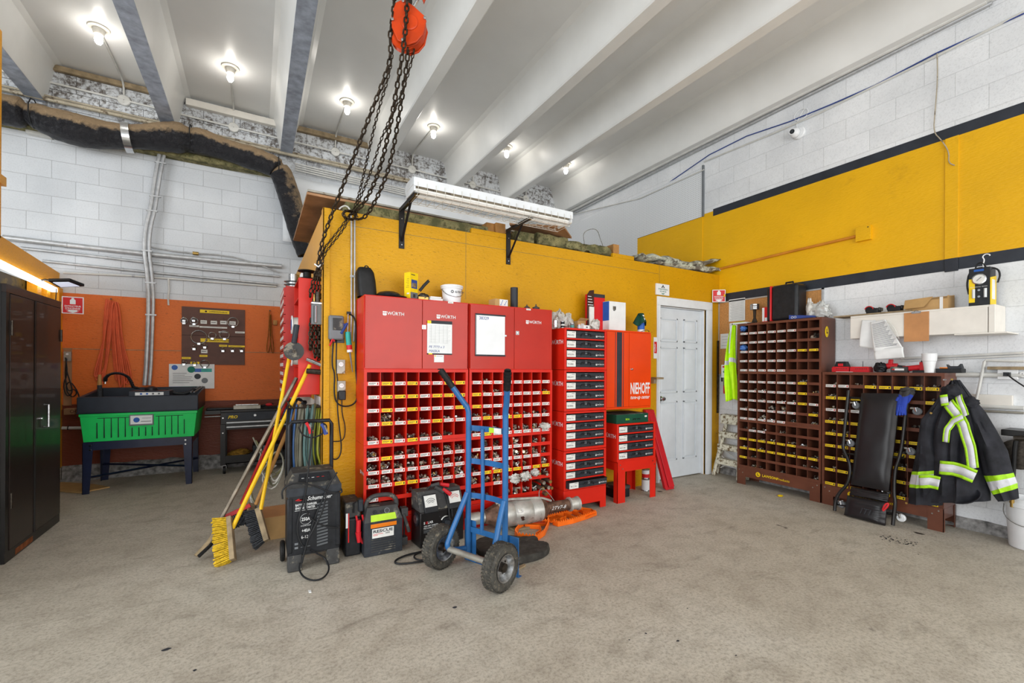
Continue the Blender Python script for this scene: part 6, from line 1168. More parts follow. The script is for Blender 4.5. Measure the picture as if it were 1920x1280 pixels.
for i, q in enumerate(cb):
    pp = Pn(q, Y=y - .022 - .004 * i) if i != 6 else Pn(q, Y=by1 - .05)
    if i == 2:
        z_ = [.06, .03, .012, .010, .010, .02, .06, .1, .13]; pp = [P(u, v, Z=z) for (u, v), z in zip(q, z_)]; pp = [V((p.x, min(p.y, y - .02), p.z)) for p in pp]
    m.tube(pp, .0055, 'cable', 7, smooth=2)
m.build('cable', t)
for (u, v, mt) in ((580, 800, 'case_red'), (608, 802, 'ink_blue')):
    c = P(u, v, Y=by1 - .055); MB().tube([c + V((-.02, 0, .03)), c, c + V((.012, 0, -.045))], .010, mt, 8, r2=.015).tube([c + V((.0, -.01, .02)), c + V((.02, -.01, -.03))], .006, 'steel', 6).build('clamp', t)
# black tall case with red clamp beside it
t = thing('jump_starter', 'black jump starter pack with red clamp half hidden behind the charger', 'jump starter', (.55, 3.2, 0))
MB().box((.53, 3.20, .002), (.635, 3.42, .26), 'black_plastic').box((.53, 3.21, .26), (.635, 3.42, .37), 'dusty_plastic').box((.615, 3.19, .30), (.65, 3.26, .385), 'dark_plastic').build('body', t, bev=.01)
MB().tube([(.585, 3.2, .30), (.585, 3.195, .365), (.60, 3.2, .37)], .006, 'cable', 6).tube([(.60, 3.19, .28), (.63, 3.18, .10), (.66, 3.185, .07), (.655, 3.185, .2), (.64, 3.185, .28)], .007, 'case_red', 7, smooth=2).build('cable', t)
MB().tube([(.615, 3.18, .25), (.612, 3.175, .17)], .016, 'case_red', 10).tube([(.612, 3.175, .17), (.616, 3.17, .10)], .020, 'case_red', 10, r2=.012).build('clamp', t)
MB().box((.548, 3.197, .10), (.556, 3.199, .30), 'sign_red').box((.534, 3.197, .20), (.55, 3.199, .30), 'paper').build('label_plate', t)
# green-topped booster "RESCUE"
z0 = .022; rx0, rx1, ry0, ry1 = .642, .90, 3.125, 3.27
t = thing('booster_pack', 'black portable booster pack with lime panel, RESCUE label and carrying handle', 'booster pack', (rx0, ry0, 0))
RMx = T(rx0, ry0, 0)
Wd = .262
m = MB().hexa([(0, 0, .004), (Wd, 0, .004), (Wd, .15, .004), (0, .145, .004), (0, 0, .235), (Wd, 0, .235), (Wd, .145, .235), (0, .145, .235)], 'dark_plastic').hexa([(0, 0, .235), (Wd, 0, .235), (Wd, .145, .235), (0, .145, .235), (.028, .045, .325), (Wd - .028, .045, .325), (Wd - .028, .14, .325), (.028, .14, .325)], 'dusty_plastic')
for k in range(6): m.box((.045, -.003, .03 + k * .016), (Wd - .05, .0, .036 + k * .016), 'dusty_plastic')
for v in m.v: v.xyz = RMx @ v
m.build('body', t, bev=.010)
sl = V((0, .045, .09)).normalized(); nn = V((0, -sl.z, sl.y)); o = RMx @ (V((.042, 0, .238)) + nn * .002)
m = MB().prism([o, o + EX * .178, o + EX * .172 + sl * .045, o + EX * .004 + sl * .045], nn * .003, 'lime_panel').build('lime_panel', t, bev=.002)
m = MB().box((rx0 + .042, ry0 - .004, .195), (rx0 + .220, ry0 + .004, .222), 'amber_lens').build('amber_light', t, bev=.002)
m = MB()
for (a, r, mt) in ((.035, .014, 'black_plastic'), (.080, .009, 'black_plastic'), (.115, .019, 'grey_plastic')):
    c = o + EX * a + sl * .062 + nn * .003; m.tube([c, c + nn * .006], r, mt, 20)
    if a > .1: m.tube([c + nn * .006, c + nn * .0065], r * .8, 'dusty_plastic', 20)
m.tube([o + EX * .03 + sl * .062 + nn * .012, o + EX * .04 + sl * .062 + nn * .012], .005, 'dark_plastic', 6); m.build('dials', t)
m = MB().box((rx0 + .052, ry0 - .003, .125), (rx0 + .20, ry0 - .0005, .188), 'white_card').text('RESCUE', (rx0 + .057, ry0 - .0035, .162), EX, EZ, .028, 'ink', width=.135, bold=.03).text('3000', (rx0 + .14, ry0 - .0035, .146), EX, EZ, .016, 'ink').box((rx0 + .058, ry0 - .0035, .150), (rx0 + .125, ry0 - .003, .153), 'sign_red').box((rx0 + .058, ry0 - .0035, .142), (rx0 + .09, ry0 - .003, .145), 'sign_red'); m.build('label_plate', t)
MB().tube([(rx0 + .03, ry0 + .09, .30), (rx0 + .025, ry0 + .09, .345), (rx0 + .06, ry0 + .09, .385), (rx0 + .116, ry0 + .09, .395), (rx0 + Wd - .06, ry0 + .09, .388), (rx0 + Wd - .02, ry0 + .09, .35), (rx0 + Wd - .02, ry0 + .09, .30)], .016, 'dusty_plastic', 12, smooth=2).build('handle', t)
MB().tube([(rx0 + Wd, ry0 + .06, .30), (rx0 + Wd + .03, ry0 + .05, .24), (rx0 + Wd + .02, ry0 + .03, .13), (rx0 + Wd + .02, ry0 + .03, .05)], .007, 'cable', 7, smooth=2).tube([(rx0 + Wd + .015, ry0 + .03, .25), (rx0 + Wd + .055, ry0 + .02, .12)], .013, 'dusty_plastic', 8).box((rx0 + Wd + .002, ry0 + .03, .23), (rx0 + Wd + .05, ry0 + .09, .29), 'dusty_plastic').box((rx0 + Wd + .002, ry0 + .02, .03), (rx0 + Wd + .045, ry0 + .07, .085), 'dusty_plastic').build('clamp', t, bev=.004)
# load tester
lx0, ly0 = 1.02, 3.08
t = thing('load_tester', 'black battery load tester with two white meters and red clamps on top', 'battery tester', (lx0, ly0, 0))
LM = T(lx0, ly0, 0) @ RZ(5); Wd, Dd, hf, hb_ = .35, .17, .26, .395
m = MB().hexa([LM @ V(p) for p in ((0, 0, .006), (Wd, 0, .006), (Wd, Dd, .006), (0, Dd, .006), (0, 0, hf), (Wd, 0, hf), (Wd, Dd, hf), (0, Dd, hf))], 'black_steel').hexa([LM @ V(p) for p in ((0, 0, hf), (Wd, 0, hf), (Wd, Dd, hf), (0, Dd, hf), (0, .06, hb_), (Wd, .06, hb_), (Wd, Dd, hb_), (0, Dd, hb_))], 'dusty_plastic')
m.build('body', t, bev=.006)
Lr = LM.to_3x3(); sl = (Lr @ V((0, .06, hb_ - hf))).normalized(); ex = Lr @ EX; nn = ex.cross(sl).normalized()
for k, (a, mt) in enumerate(((.03, 'ink'), (.225, 'sign_red'))):
    o = LM @ V((a, 0, hf)) + sl * .0 + nn * .0; m = MB().prism([o - sl * .012, o + ex * .105 - sl * .012, o + ex * .105 + sl * .12, o + sl * .12], nn * .018, 'black_plastic').build('meter', t, bev=.004)
    o2 = o + nn * .0185 + sl * .03 + ex * .006; q = MB().prism([o2, o2 + ex * .093, o2 + ex * .093 + sl * .082, o2 + sl * .082], nn * .001, 'white_card')
    for rr, n_ in ((.045, 9), (.034, 7), (.024, 6)):
        if k == 1 and rr < .03: continue
        cc = o2 + ex * .047 + sl * .008 + nn * .002; q.tube([cc + ex * rr * math.cos(.7 + j * 1.75 / n_) + sl * (rr * 1.15) * math.sin(.7 + j * 1.75 / n_) for j in range(n_ + 1)], .0016, mt, 4)
    q.build('dial_face', m)
q = MB(); yy = -.0008
q.text('S LAR', (0, 0, 0), EX, EZ, 1, 'paper') if False else None
for tx, xx, mt in (('S', .025, 'paper'), ('O', .040, 'sign_red'), ('LAR', .056, 'paper')): q.text(tx, LM @ V((xx, yy, .175)), ex, EZ, .024, mt, bold=.03)
q.text('1000 AMP CARBON', LM @ V((.025, yy, .155)), ex, EZ, .014, 'paper', width=.11, bold=.02).text('PILE LOAD TESTER', LM @ V((.025, yy, .140)), ex, EZ, .014, 'paper', width=.11, bold=.02)
for k in range(3): q.box((0, 0, 0), (0, 0, 0), 'paper') if False else q.prism([LM @ V((.025, yy, .128 - k * .008)), LM @ V((.12 - k * .01, yy, .128 - k * .008)), LM @ V((.12 - k * .01, yy, .131 - k * .008)), LM @ V((.025, yy, .131 - k * .008))], Lr @ V((0, -.0004, 0)), 'grey_plastic')
q.build('lettering', t)
kc = LM @ V((.20, 0, .165)); q = MB().tube([kc, kc + Lr @ V((0, -.02, 0))], .034, 'black_plastic', 26).tube([kc + Lr @ V((0, -.02, 0)), kc + Lr @ V((0, -.04, 0))], .018, 'dark_plastic', 16).build('dial', t)
q = MB().tube([kc + ex * .042 * math.cos(.1 + j * .32) + EZ * .042 * math.sin(.1 + j * .32) + Lr @ V((0, -.001, 0)) for j in range(9)], .010, 'white_card', 6, flat=.0012).build('dial_scale', t)
q = MB()
for (a, b) in ((.03, .045), (.13, .05), (.18, .045), (.27, .06), (.30, .20), (.29, .225), (.31, .215), (.15, .21), (.33, .1)): q.tube([LM @ V((a, 0, b)), LM @ V((a, -.004, b))], .004, 'chrome', 8)
q.build('screws', t)
fc = LM @ V((-.001, .07, .20)); q = MB().tube([fc, fc - ex * .006], .05, 'black_plastic', 24).tube([fc - ex * .006, fc - ex * .010], .03, 'steel', 20); q.build('fan_grille', t)
q = MB().tube([LM @ V((.09, .10, hb_ - .005)), LM @ V((.11, .10, .41)), LM @ V((.15, .09, .425)), LM @ V((.20, .08, .405)), LM @ V((.215, .04, .36)), LM @ V((.22, .0, .30)), LM @ V((.222, -.02, .2)), LM @ V((.222, -.03, .1))], .008, 'cable', 8, smooth=2).tube([LM @ V((.24, .05, .38)), LM @ V((.245, .0, .30)), LM @ V((.243, -.02, .2))], .007, 'cable', 8, smooth=2)
q.build('cable', t)
for (a, b, mt) in (((.14, .06, .415), (.20, .03, .38), 'dusty_plastic'), ((.19, .08, .425), (.255, .06, .41), 'case_red'), ((.19, .03, .40), (.245, .01, .355), 'case_red'), ((.12, .09, .42), (.18, .07, .43), 'dusty_plastic')):
    MB().tube([LM @ V(a), LM @ V(b)], .012, mt, 8, r2=.016).build('clamp', t)
one('power_cord', MB().tube([P(u, v + 22, Z=.012) for u, v in ((812, 1005), (790, 1012), (762, 1018), (740, 1028), (742, 1035), (765, 1034), (790, 1030), (808, 1026))] + [], .007, 'cable', 8, smooth=2).tube([P(u, v + 22, Z=.014) for u, v in ((806, 1008), (785, 1014), (775, 1020), (780, 1027), (800, 1028), (812, 1022))], .006, 'cable', 8, smooth=2), 'black cord looped on the floor beside the left wheel', 'cord')
# muffler
t = thing('exhaust_muffler', 'used silver exhaust pipe with catalytic converter lying before the red racks', 'exhaust', (1.9, 3.12, 0))
E0 = V((1.43, 3.16, .125)); E1 = V((2.44, 3.06, .135)); ax_ = (E1 - E0).normalized(); Lx = (E1 - E0).length
def tor(t0): return E0 + ax_ * t0
def lath(m, prof, mt, n=24):
    x = V((0, 0, 1)).cross(ax_).normalized(); y_ = ax_.cross(x); vs = []
    for r, s in prof:
        for k in range(n): a = 2 * math.pi * k / n; vs.append(tor(s) + x * math.cos(a) * r * 1.05 + y_ * math.sin(a) * r)
    fs = [(i * n + k, i * n + (k + 1) % n, (i + 1) * n + (k + 1) % n, (i + 1) * n + k) for i in range(len(prof) - 1) for k in range(n)] + [tuple(range(n))[::-1], tuple((len(prof) - 1) * n + k for k in range(n))]
    m.add(vs, fs, mt)
m = MB(); lath(m, [(.045, 0), (.048, .01), (.048, .09), (.044, .10), (.044, .13)], 'muffler'); m.build('inlet_pipe', t)
m = MB(); lath(m, [(.05, .13), (.06, .16), (.086, .22), (.095, .24)], 'rusty_pipe'); lath(m, [(.095, .24), (.10, .25), (.102, .36), (.099, .365), (.102, .37), (.102, .52), (.099, .525), (.102, .53), (.098, .62)], 'muffler'); lath(m, [(.098, .62), (.085, .65), (.055, .69)], 'rusty_pipe'); m.build('converter_body', t)
c = tor(.42); m = MB().blob(c + V((0, -.095, -.01)), (.045, .012, .028), 'bin_dark', .2).build('dark_patch', t)
m = MB().text('L3', tor(.34) + V((.02, -.108, .03)), ax_, V((0, -.3, 1)), .06, 'paper', depth=.004, shear=-.2); m.build('chalk_mark', t)
m = MB(); lath(m, [(.045, .69), (.045, .90)], 'rusty_pipe'); lath(m, [(.05, .90), (.06, .905), (.06, .92), (.05, .925), (.05, .98), (.058, .985), (.058, 1.0)], 'muffler'); m.build('outlet_pipe', t)
m = MB().text('2TV7-8', tor(.70) + V((.0, -.052, -.005)), ax_, V((0, -.25, 1)), .045, 'paper', depth=.004, shear=.2); m.build('chalk_mark', t)
MB().tube([tor(.22) + V((0, -.02, .10)), tor(.30) + V((0, -.02, .125)), tor(.5) + V((0, -.03, .11)), tor(.62) + V((0, -.02, .10)), tor(.72) + V((0, -.02, .06))], .010, 'muffler', 7, smooth=2).build('heat_shield_rib', t)
MB().tube([tor(.62) + V((0, 0, .08)), tor(.64) + V((0, .04, .14)), tor(.68) + V((0, .04, .16)), tor(.73) + V((0, .02, .10)), tor(.76) + V((0, .0, .05))], .004, 'steel', 6, smooth=2).build('hanger_wire', t)
one('wooden_wedge', MB().box((1.78, 3.05, .001), (2.0, 3.2, .018), 'wood_old'), 'thin board under the exhaust converter', 'board', bev=.002)
# orange traction ladders
def strip(m, pts_, h=.034, jag=True, th=.005, mt='orange_plastic', z0=.002):
    q = [P(u, v, Z=.012) for u, v in pts_]; D_ = []
    for i in range(len(q) - 1):
        k = max(1, int((q[i + 1] - q[i]).length / .022))
        for j in range(k): D_.append(q[i].lerp(q[i + 1], j / k))
    D_.append(q[-1])
    for a, b in zip(D_, D_[1:]):
        if (b - a).length < 1e-5: continue
        n_ = V((-(b - a).y, (b - a).x, 0)).normalized() * th; a, b = a.copy(), b.copy(); a.z = b.z = z0; c = (a + b) / 2
        m.prism([a, b, b + EZ * h, c + EZ * (h + (.018 if jag else 0)), a + EZ * h], n_, mt)
def plateq(m, pts_, z, mt='orange_plastic'): m.prism([P(u, v, Z=z) for u, v in pts_], (0, 0, .005), mt)
m = MB(); strip(m, [(1036, 981), (1046, 985), (1075, 979), (1100, 971), (1118, 964)]); strip(m, [(1024, 975), (1038, 970), (1056, 966), (1080, 960), (1092, 956)]); strip(m, [(1092, 956), (1108, 958), (1118, 964)], jag=False)
for a, b in (((1042, 970), (1062, 976)), ((1058, 966), (1080, 974)), ((1073, 962), (1092, 970)), ((1086, 958), (1100, 967))): strip(m, [a, b], jag=False)
strip(m, [(1038, 972), (1050, 976), (1062, 972)], jag=False); plateq(m, [(1094, 967), (1102, 970), (1118, 963), (1106, 957), (1092, 957)], .028); plateq(m, [(1024, 976), (1034, 980), (1046, 972), (1036, 969)], .030)
one('traction_mat', m, 'orange plastic traction ladder pointing right on the floor before the exhaust', 'traction mat', 'orange traction ladders')
m = MB(); strip(m, [(986, 984), (972, 992), (965, 1001), (970, 1007), (990, 1010), (1008, 1011), (1022, 1001), (1028, 988), (1030, 980)]); strip(m, [(988, 983), (1010, 985), (1030, 982)], h=.044); strip(m, [(984, 988), (1000, 989), (1012, 990), (1014, 997), (1004, 1004)], jag=False); strip(m, [(986, 984), (990, 974), (996, 966)], jag=False); strip(m, [(1030, 982), (1026, 974), (1022, 969)])
plateq(m, [(990, 980), (1024, 982), (1018, 970), (996, 968)], .040, 'hoist_orange')
one('traction_mat', m, 'orange plastic traction ladder nearest the black foam pad', 'traction mat', 'orange traction ladders')
# black foam mat under the hand truck
def mring(s, z, seed):
    pts_ = [(893, 1014), (935, 1008), (985, 1012), (1008, 1011), (1010, 1021), (1028, 1022), (1031, 1032), (1014, 1044), (975, 1053), (950, 1060), (915, 1045), (888, 1030)]
    return [P(u, v, Z=.02) for u, v in pts_]
b0 = mring(1, 0, 0); rn = random.Random(3)
for _ in range(2): b0 = [x for i in range(len(b0)) for x in (b0[i] * .78 + b0[(i + 1) % len(b0)] * .22, b0[i] * .25 + b0[(i + 1) % len(b0)] * .75)]
c = sum(b0, V()) / len(b0); n = len(b0); m = MB()
r_ = [[V((c.x + (p.x - c.x) * s, c.y + (p.y - c.y) * s, z + .010 * noise.noise(V((p.x * s * 25, p.y * s * 25, z * 9))) * (z > .03))) for p in b0] for s, z in ((1, .001), (1.02, .02), (1, .040), (.95, .048), (.85, .05), (.7, .05), (.55, .046), (.4, .05), (.25, .05), (.1, .05))]
m.add([p for q in r_ for p in q], [(i * n + k, i * n + (k + 1) % n, (i + 1) * n + (k + 1) % n, (i + 1) * n + k) for i in range(9) for k in range(n)] + [tuple(range(n))[::-1], tuple(9 * n + k for k in range(n))], 'foam_rubber')
one('foam_pad', m, 'worn black foam pad lying on the floor in front of the hand truck', 'pad')
# ---- blue hand truck
O = V((1.147, 2.517, 0)); a_ = V((-.40, .917, 0)).normalized(); n_ = V((.917, .40, 0)).normalized()
HM = Matrix(((-a_.x, n_.x, 0, O.x), (-a_.y, n_.y, 0, O.y), (0, 0, 1, 0), (0, 0, 0, 1)))   # local x: towards near wheel, y: towards toe plate
t = thing('hand_truck', 'blue two-wheeled hand truck with fat black tyres and black grips', 'hand truck', M=HM)
R = .138; hw = .245; y0 = .16; s = .155; zt = 1.03
for sx in (-1, 1):
    m = MB().tube([(sx * s, y0, .03), (sx * s, y0, zt - .08), (sx * s, y0 - .004, zt), (sx * (s + .03), y0 - .03, zt + .05), (sx * (s + .075), y0 - .085, zt + .15)], .019, 'truck_blue', 12, smooth=1); m.build('upright', t, w=False)
    c = V((sx * (s + .075), y0 - .085, zt + .15)); d = V((sx * .045, -.055, .10)).normalized(); m = MB().tube([c - d * .01, c + d * .13], .021, 'rubber', 14)
    for k in range(4): m.tube([c + d * (.03 + .025 * k), c + d * (.036 + .025 * k)], .0235, 'rubber', 14)
    m.lathe([(.021, 0), (.016, .008), (0, .010)], c + d * .13, 'rubber', 14); m.build('grip', t, w=False)
    m = MB().tube([(sx * s, y0 - .012, .47), (sx * (s + .005), y0 - .05, .40), (sx * (s + .03), .01, .20), (sx * (s + .03), -.01, .16), (sx * (s + .02), .01, .125), (sx * (s + .01), y0 - .02, .10)], .018, 'truck_blue', 12, smooth=2); m.build('wheel_strut', t, w=False)
    w = MB().lathe([(.072, -.030), (.10, -.046), (.122, -.044), (.135, -.028), (.1385, 0), (.135, .028), (.122, .044), (.10, .046), (.072, .030), (.072, -.030)], (sx * hw, 0, R), 'tyre', 48, 'X')
    for k in range(44):
        for q in (-1, 1):
            aa = 2 * math.pi * (k + (q > 0) * .5) / 44; c = V((sx * hw + q * .020, math.cos(aa) * .1355, R + math.sin(aa) * .1355)); dr = V((0, math.cos(aa), math.sin(aa))); tg = V((0, -math.sin(aa), math.cos(aa)))
            w.prism([c - tg * .006 - EX * .013, c + tg * .006 - EX * .010, c + tg * .006 + EX * .013, c - tg * .006 + EX * .010], dr * .0045, 'tyre')
    w = w.build('tyre', t, w=False)
    rm = MB().lathe([(.0, .002), (.045, .002), (.058, .008), (.064, .022), (.074, .040), (.081, .042), (.081, .036), (.070, .02), (.070, -.02), (.081, -.036), (.081, -.042), (.074, -.040), (.064, -.022), (.058, -.008), (.045, -.002), (0, -.002)], (sx * hw, 0, R), 'steel', 40, 'X')
    rm.lathe([(.012, -.036), (.026, -.034), (.028, -.003), (.028, .003), (.026, .034), (.012, .036)], (sx * hw, 0, R), 'dark_steel', 20, 'X')
    for k in range(4): aa = k * math.pi / 2 + .4; rm.lathe([(.006, -.006), (.006, .006)], (sx * hw, .045 * math.cos(aa), R + .045 * math.sin(aa)), 'dark_steel', 8, 'X')
    rm.build('rim', t, w=False)
MB().tube([(-hw - .03, 0, R), (hw + .03, 0, R)], .014, 'rusty_pipe', 12).tube([(-s - .02, .0, R), (s + .02, 0, R)], .019, 'galv_dull', 12).build('axle', t, w=False)
for z, bow in ((.225, .0), (.45, .03), (.68, .02), (.90, .015)):
    pts_ = [(x * s / 4, y0 + .005 + bow * (1 - (x / 4) ** 2), z - .0 * x) for x in range(-4, 5)]
    m = MB(); 
    for i in range(8):
        a, b = V(pts_[i]), V(pts_[i + 1]); m.hexa([a - EZ * .018, b - EZ * .018, b - EZ * .018 + EY * .006, a - EZ * .018 + EY * .006, a + EZ * .018, b + EZ * .018, b + EZ * .018 + EY * .006, a + EZ * .018 + EY * .006], 'truck_blue')
    m.build('crossbar', t, w=False)
MB().tube([(-.045, y0 + .012, .22), (-.045, y0 + .020, .5), (-.045, y0 + .012, .90)], .013, 'truck_blue', 10).build('centre_bar', t, w=False)
MB().box((.03, y0 + .01, .905), (.13, y0 - .006 + .012, .945), 'white_card').box((.03, y0 + .0045, .905), (.07, y0 + .009, .945), 'lime_panel').build('sticker', t, w=False) if False else MB().box((.02, y0 + .001, .885), (.12, y0 + .004, .917), 'white_card').box((.02, y0 + .0, .885), (.06, y0 + .001, .917), 'lime_panel').build('sticker', t, w=False)
m = MB().box((-s - .05, y0 + .02, .004), (-s + .05, y0 + .026, .28), 'truck_blue').box((s - .02, y0 + .02, .004), (s + .09, y0 + .026, .25), 'truck_blue').box((-s - .05, y0 + .026, .001), (s + .09, y0 + .06, .004), 'truck_blue'); m.build('toe_plate', t, w=False, bev=.002)
one('wood_lath', MB().prism([P(868, 1044, Z=.002), P(878, 1040, Z=.002), P(968, 1062, Z=.002), P(960, 1069, Z=.002)], (0, 0, .014), 'rust'), 'rusty flat bar on the floor between the hand truck wheels', 'bar', bev=.002)
one('wood_lath', MB().prism([P(969, 1066, Z=.002), P(983, 1059, Z=.002), P(986, 1062, Z=.002), P(972, 1070, Z=.002)], (0, 0, .012), 'wood_old'), 'small pale wood stick on the floor beside the near wheel', 'wood stick', bev=.002)
# plastic bags and bolts poking from the lower right rack
one('plastic_bag', MB().blob(P(966, 897, Y=3.24), (.045, .03, .04), 'clear_bag', .55, 6, 21, 26, 18).blob(P(985, 893, Y=3.22), (.05, .03, .035), 'clear_bag', .55, 6, 27, 26, 18).blob(P(1003, 885, Y=3.23), (.04, .03, .03), 'clear_bag', .5, 6, 33, 24, 16), 'torn clear bag of parts bulging from the lower right red rack', 'bag', ang=60)
one('plastic_bag', MB().blob(P(1022, 798, Y=3.26), (.05, .035, .026), 'clear_bag', .5, 6, 41, 26, 16), 'clear parts bag hanging from the end bin of the upper right rack', 'bag', ang=60)
gl = 'long bolts in the end bins of the lower right rack'
for k, (u, v, r) in enumerate(((1020, 905, .018), (1032, 903, .017), (1018, 916, .019), (1029, 914, .018), (1024, 926, .018), (1012, 888, .014), (1026, 889, .014), (1035, 915, .014))):
    wb = ['upper left one in the lowest cluster', 'upper right one in the lowest cluster', 'middle left one of the lowest cluster', 'centre one of the lowest cluster', 'bottom one of the lowest cluster', 'left one in the bin above the cluster', 'right one in the bin above the cluster', 'rightmost one of the lowest cluster'][k]
    c = P(u, v, Y=3.24); one('long_bolt', MB().tube([c + V((0, .2, .01)), c], r, 'rusty_pipe', 14).tube([c, c - EY * .003], r * .86, 'brass' if k % 3 else 'nuts', 14), 'long round bolt in the red end bin, ' + wb, 'bolt', gl)
# floor litter
for u, v, r, lb in ((853, 1138, .018, 'dark oval spot of oil on the floor'), (314, 1217, .028, 'dark oily fleck at the lower left of the floor')): pass
# scuffs & specks
sp = MB(); rn = random.Random(8)
for u, v, a, b in ((853, 1138, .016, .012), (312, 1217, .024, .012), (365, 1256, .008, .008), (1211, 1187, .007, .006), (1271, 1201, .011, .007), (1180, 1199, .006, .004), (1289, 1140, .006, .004), (1722, 1039, .008, .005), (1380, 1228, .007, .004)):
    c = P(u, v, Z=.0008); k_ = [V((c.x + a * math.cos(i * .7) * rn.uniform(.7, 1.1), c.y + b * math.sin(i * .7) * rn.uniform(.7, 1.1), .0008)) for i in range(9)]; sp.add(k_, [tuple(range(9))], 'ink')
for i in range(46):
    u = rn.uniform(0, 1); c = P(1645 + 75 * u, 1005 + 14 * u + rn.uniform(-5, 5), Z=.0008); r = rn.uniform(.006, .016); k_ = [V((c.x + r * math.cos(j * 1.05) * rn.uniform(.5, 1), c.y + r * .5 * math.sin(j * 1.05), .0008)) for j in range(6)]; sp.add(k_, [tuple(range(6))], 'ink')
o = sp.build('floor_stain'); o['kind'] = 'structure'; o.name = 'trim_40'
one('paper_scrap', MB().prism([P(578, 1107, Z=.001), P(583, 1107, Z=.001), P(584, 1111, Z=.001), P(579, 1111, Z=.001)], (0, 0, .004), 'paper'), 'tiny white paper scrap on the bare floor in front of the charger', 'litter')
one('yellow_wrapper', MB().blob(P(1463, 929, Z=.008), (.03, .02, .008), 'yellow_card', .5, 6, 3, cut=.001), 'crumpled yellow wrapper on the floor before the brown rack stack', 'litter')
# ================================================================ right wall
XW = XR
def rectX(u0, v0, u1, v1, x):
    a, b = P(u0, v0, X=x), P(u1, v1, X=x); return b.y, a.y, b.z, a.z  # y near, y far, zlow, zhigh
def txtX(m, s, y, z, h, mt, x, **k): return m.text(s, (x, y, z), -EY, EZ, h, mt, **k)
# camera, cables, pipes
c = P(1493, 250, X=XW - .03)
t = thing('security_camera', 'white dome security camera high on the right wall', 'security camera', (XW, c.y, c.z))
MB().lathe([(0, 0), (.062, -.001), (.065, -.012), (.06, -.022), (.055, -.028), (0, -.03)], (XW, c.y - .02, c.z), 'plastic_white', 32, 'X').build('base', t)
hM2 = frame((XW - .06, c.y, c.z + .0), (0, 0, 1), V((-.6, -.1, -.12)))
MB().blob((XW - .055, c.y, c.z), (.045, .05, .05), 'plastic_white', 0, 1, 1, 28, 18).build('ball', t)
e_ = hM2.to_3x3() @ EZ; q = V((XW - .055, c.y, c.z)) + e_ * .038; q = q + V((0, .012, .012)); MB().tube([q, q + e_ * .014], .030, 'plastic_white', 24).tube([q + e_ * .0142, q + e_ * .0155], .024, 'black_plastic', 24).tube([q + e_ * .0155, q + e_ * .017], .012, 'dark_plastic', 16).build('lens', t)
MB().tube([V((XW - .01, c.y, c.z + .06)), V((XW - .01, c.y + .01, c.z + .12))] + [V((XW - .012, c.y - .04 + .075 * math.cos(k * .75 + 2), c.z + .19 + .06 * math.sin(k * .75 + 2))) for k in range(13)] + [V((XW - .01, c.y - .15, c.z + .15))], .0045, 'plastic_white', 6, smooth=2).build('cable', t)
one('cable', MB().tube(Pn([(1250, 345), (1330, 290), (1400, 255), (1480, 228), (1560, 195), (1640, 160), (1755, 100), (1920, 25)], X=XW - .012), .006, 'ink_blue', 6).tube(Pn([(1320, 303), (1450, 250), (1540, 210), (1760, 103), (1920, 22)], X=XW - .012), .010, 'pipe_white', 7).tube(Pn([(1060, 405), (1200, 372), (1320, 318)], X=XW - .03), .008, 'pipe_white', 7), 'blue and white cables running up along the right wall past the camera', 'cable')
one('wall_pipe', MB().tube(Pn([(1040, 412), (1300, 278), (1640, 108), (1850, 3)], X=XW - .05), .020, 'pipe_white', 10).tube(Pn([(1040, 418), (1300, 286), (1640, 116), (1860, 5)], X=XW - .03), .012, 'galv', 8), 'white pipe running along the right wall tight under the last roof beam', 'pipe')
one('hanging_wire', MB().tube(Pn([(1757, 100), (1758, 150), (1753, 210), (1750, 248), (1765, 262), (1780, 285), (1778, 305), (1790, 310)], X=XW - .02), .004, 'pipe_dirt_shade', 6, smooth=2), 'thin crooked wire hanging down over the black stripe on the right wall', 'wire')
t = thing('yellow_conduit', 'yellow painted conduit rising slightly to a small box on the yellow band', 'conduit', (XW, 2.02, 2.6))
MB().tube(Pn([(1345, 505), (1480, 472), (1605, 443)], X=XW - .018), .014, 'pipe_orange', 10).build('pipe', t)
y0, y1, z0, z1 = rectX(1605, 427, 1633, 448, XW - .03); MB().box((XW - .04, y0, z0), (XW - .001, y1, z1), 'yellow_paint').lathe([(.006, -.003), (.006, 0)], (XW - .04, y0 + .02, z1 - .02), 'dark_steel', 8, 'X').build('junction_box', t, bev=.004)
# cork board with papers
t = thing('cork_board', 'cork board with aluminium frame behind the brown rack stack', 'notice board', (XW, 3.0, 1.3))
MB().box((XW - .018, 2.40, 1.24), (XW - .002, 3.575, 2.13), 'cork').build('panel', t)
m = MB()
for (a, b, c_, d) in ((2.385, 2.40, 1.24, 2.145), (2.385, 3.578, 2.13, 2.145), (3.57, 3.582, 1.24, 2.145), (2.385, 3.578, 1.22, 1.24)): m.box((XW - .024, a, c_), (XW - .001, b, d), 'galv')
m.build('frame', t)
def sheetX(u0, v0, u1, v1, lb, lines=12, x=XW - .022, nm='paper_sheet', grp='papers pinned on the cork board'):
    y0, y1, z0, z1 = rectX(u0, v0, u1, v1, x); m = MB().box((x - .002, y0, z0), (x, y1, z1), 'paper')
    for k in range(lines): m.box((x - .0026, y0 + .012, z1 - (k + 1) * (z1 - z0) / (lines + 1)), (x - .002, y1 - .015 - .01 * (k % 3), z1 - (k + 1) * (z1 - z0) / (lines + 1) + .0025), 'grey_plastic')
    return one(nm, m, lb, 'paper', grp)
sheetX(1367, 562, 1397, 600, 'upper long printed sheet pinned on the cork board', 20)
sheetX(1368, 606, 1382, 690, 'lower printed sheet on the cork board behind the vest', 24)
sheetX(1351, 626, 1366, 653, 'small note with a torn corner at the left of the cork board', 4)
sheetX(1590, 592, 1600, 640, 'blank', 1) if False else None
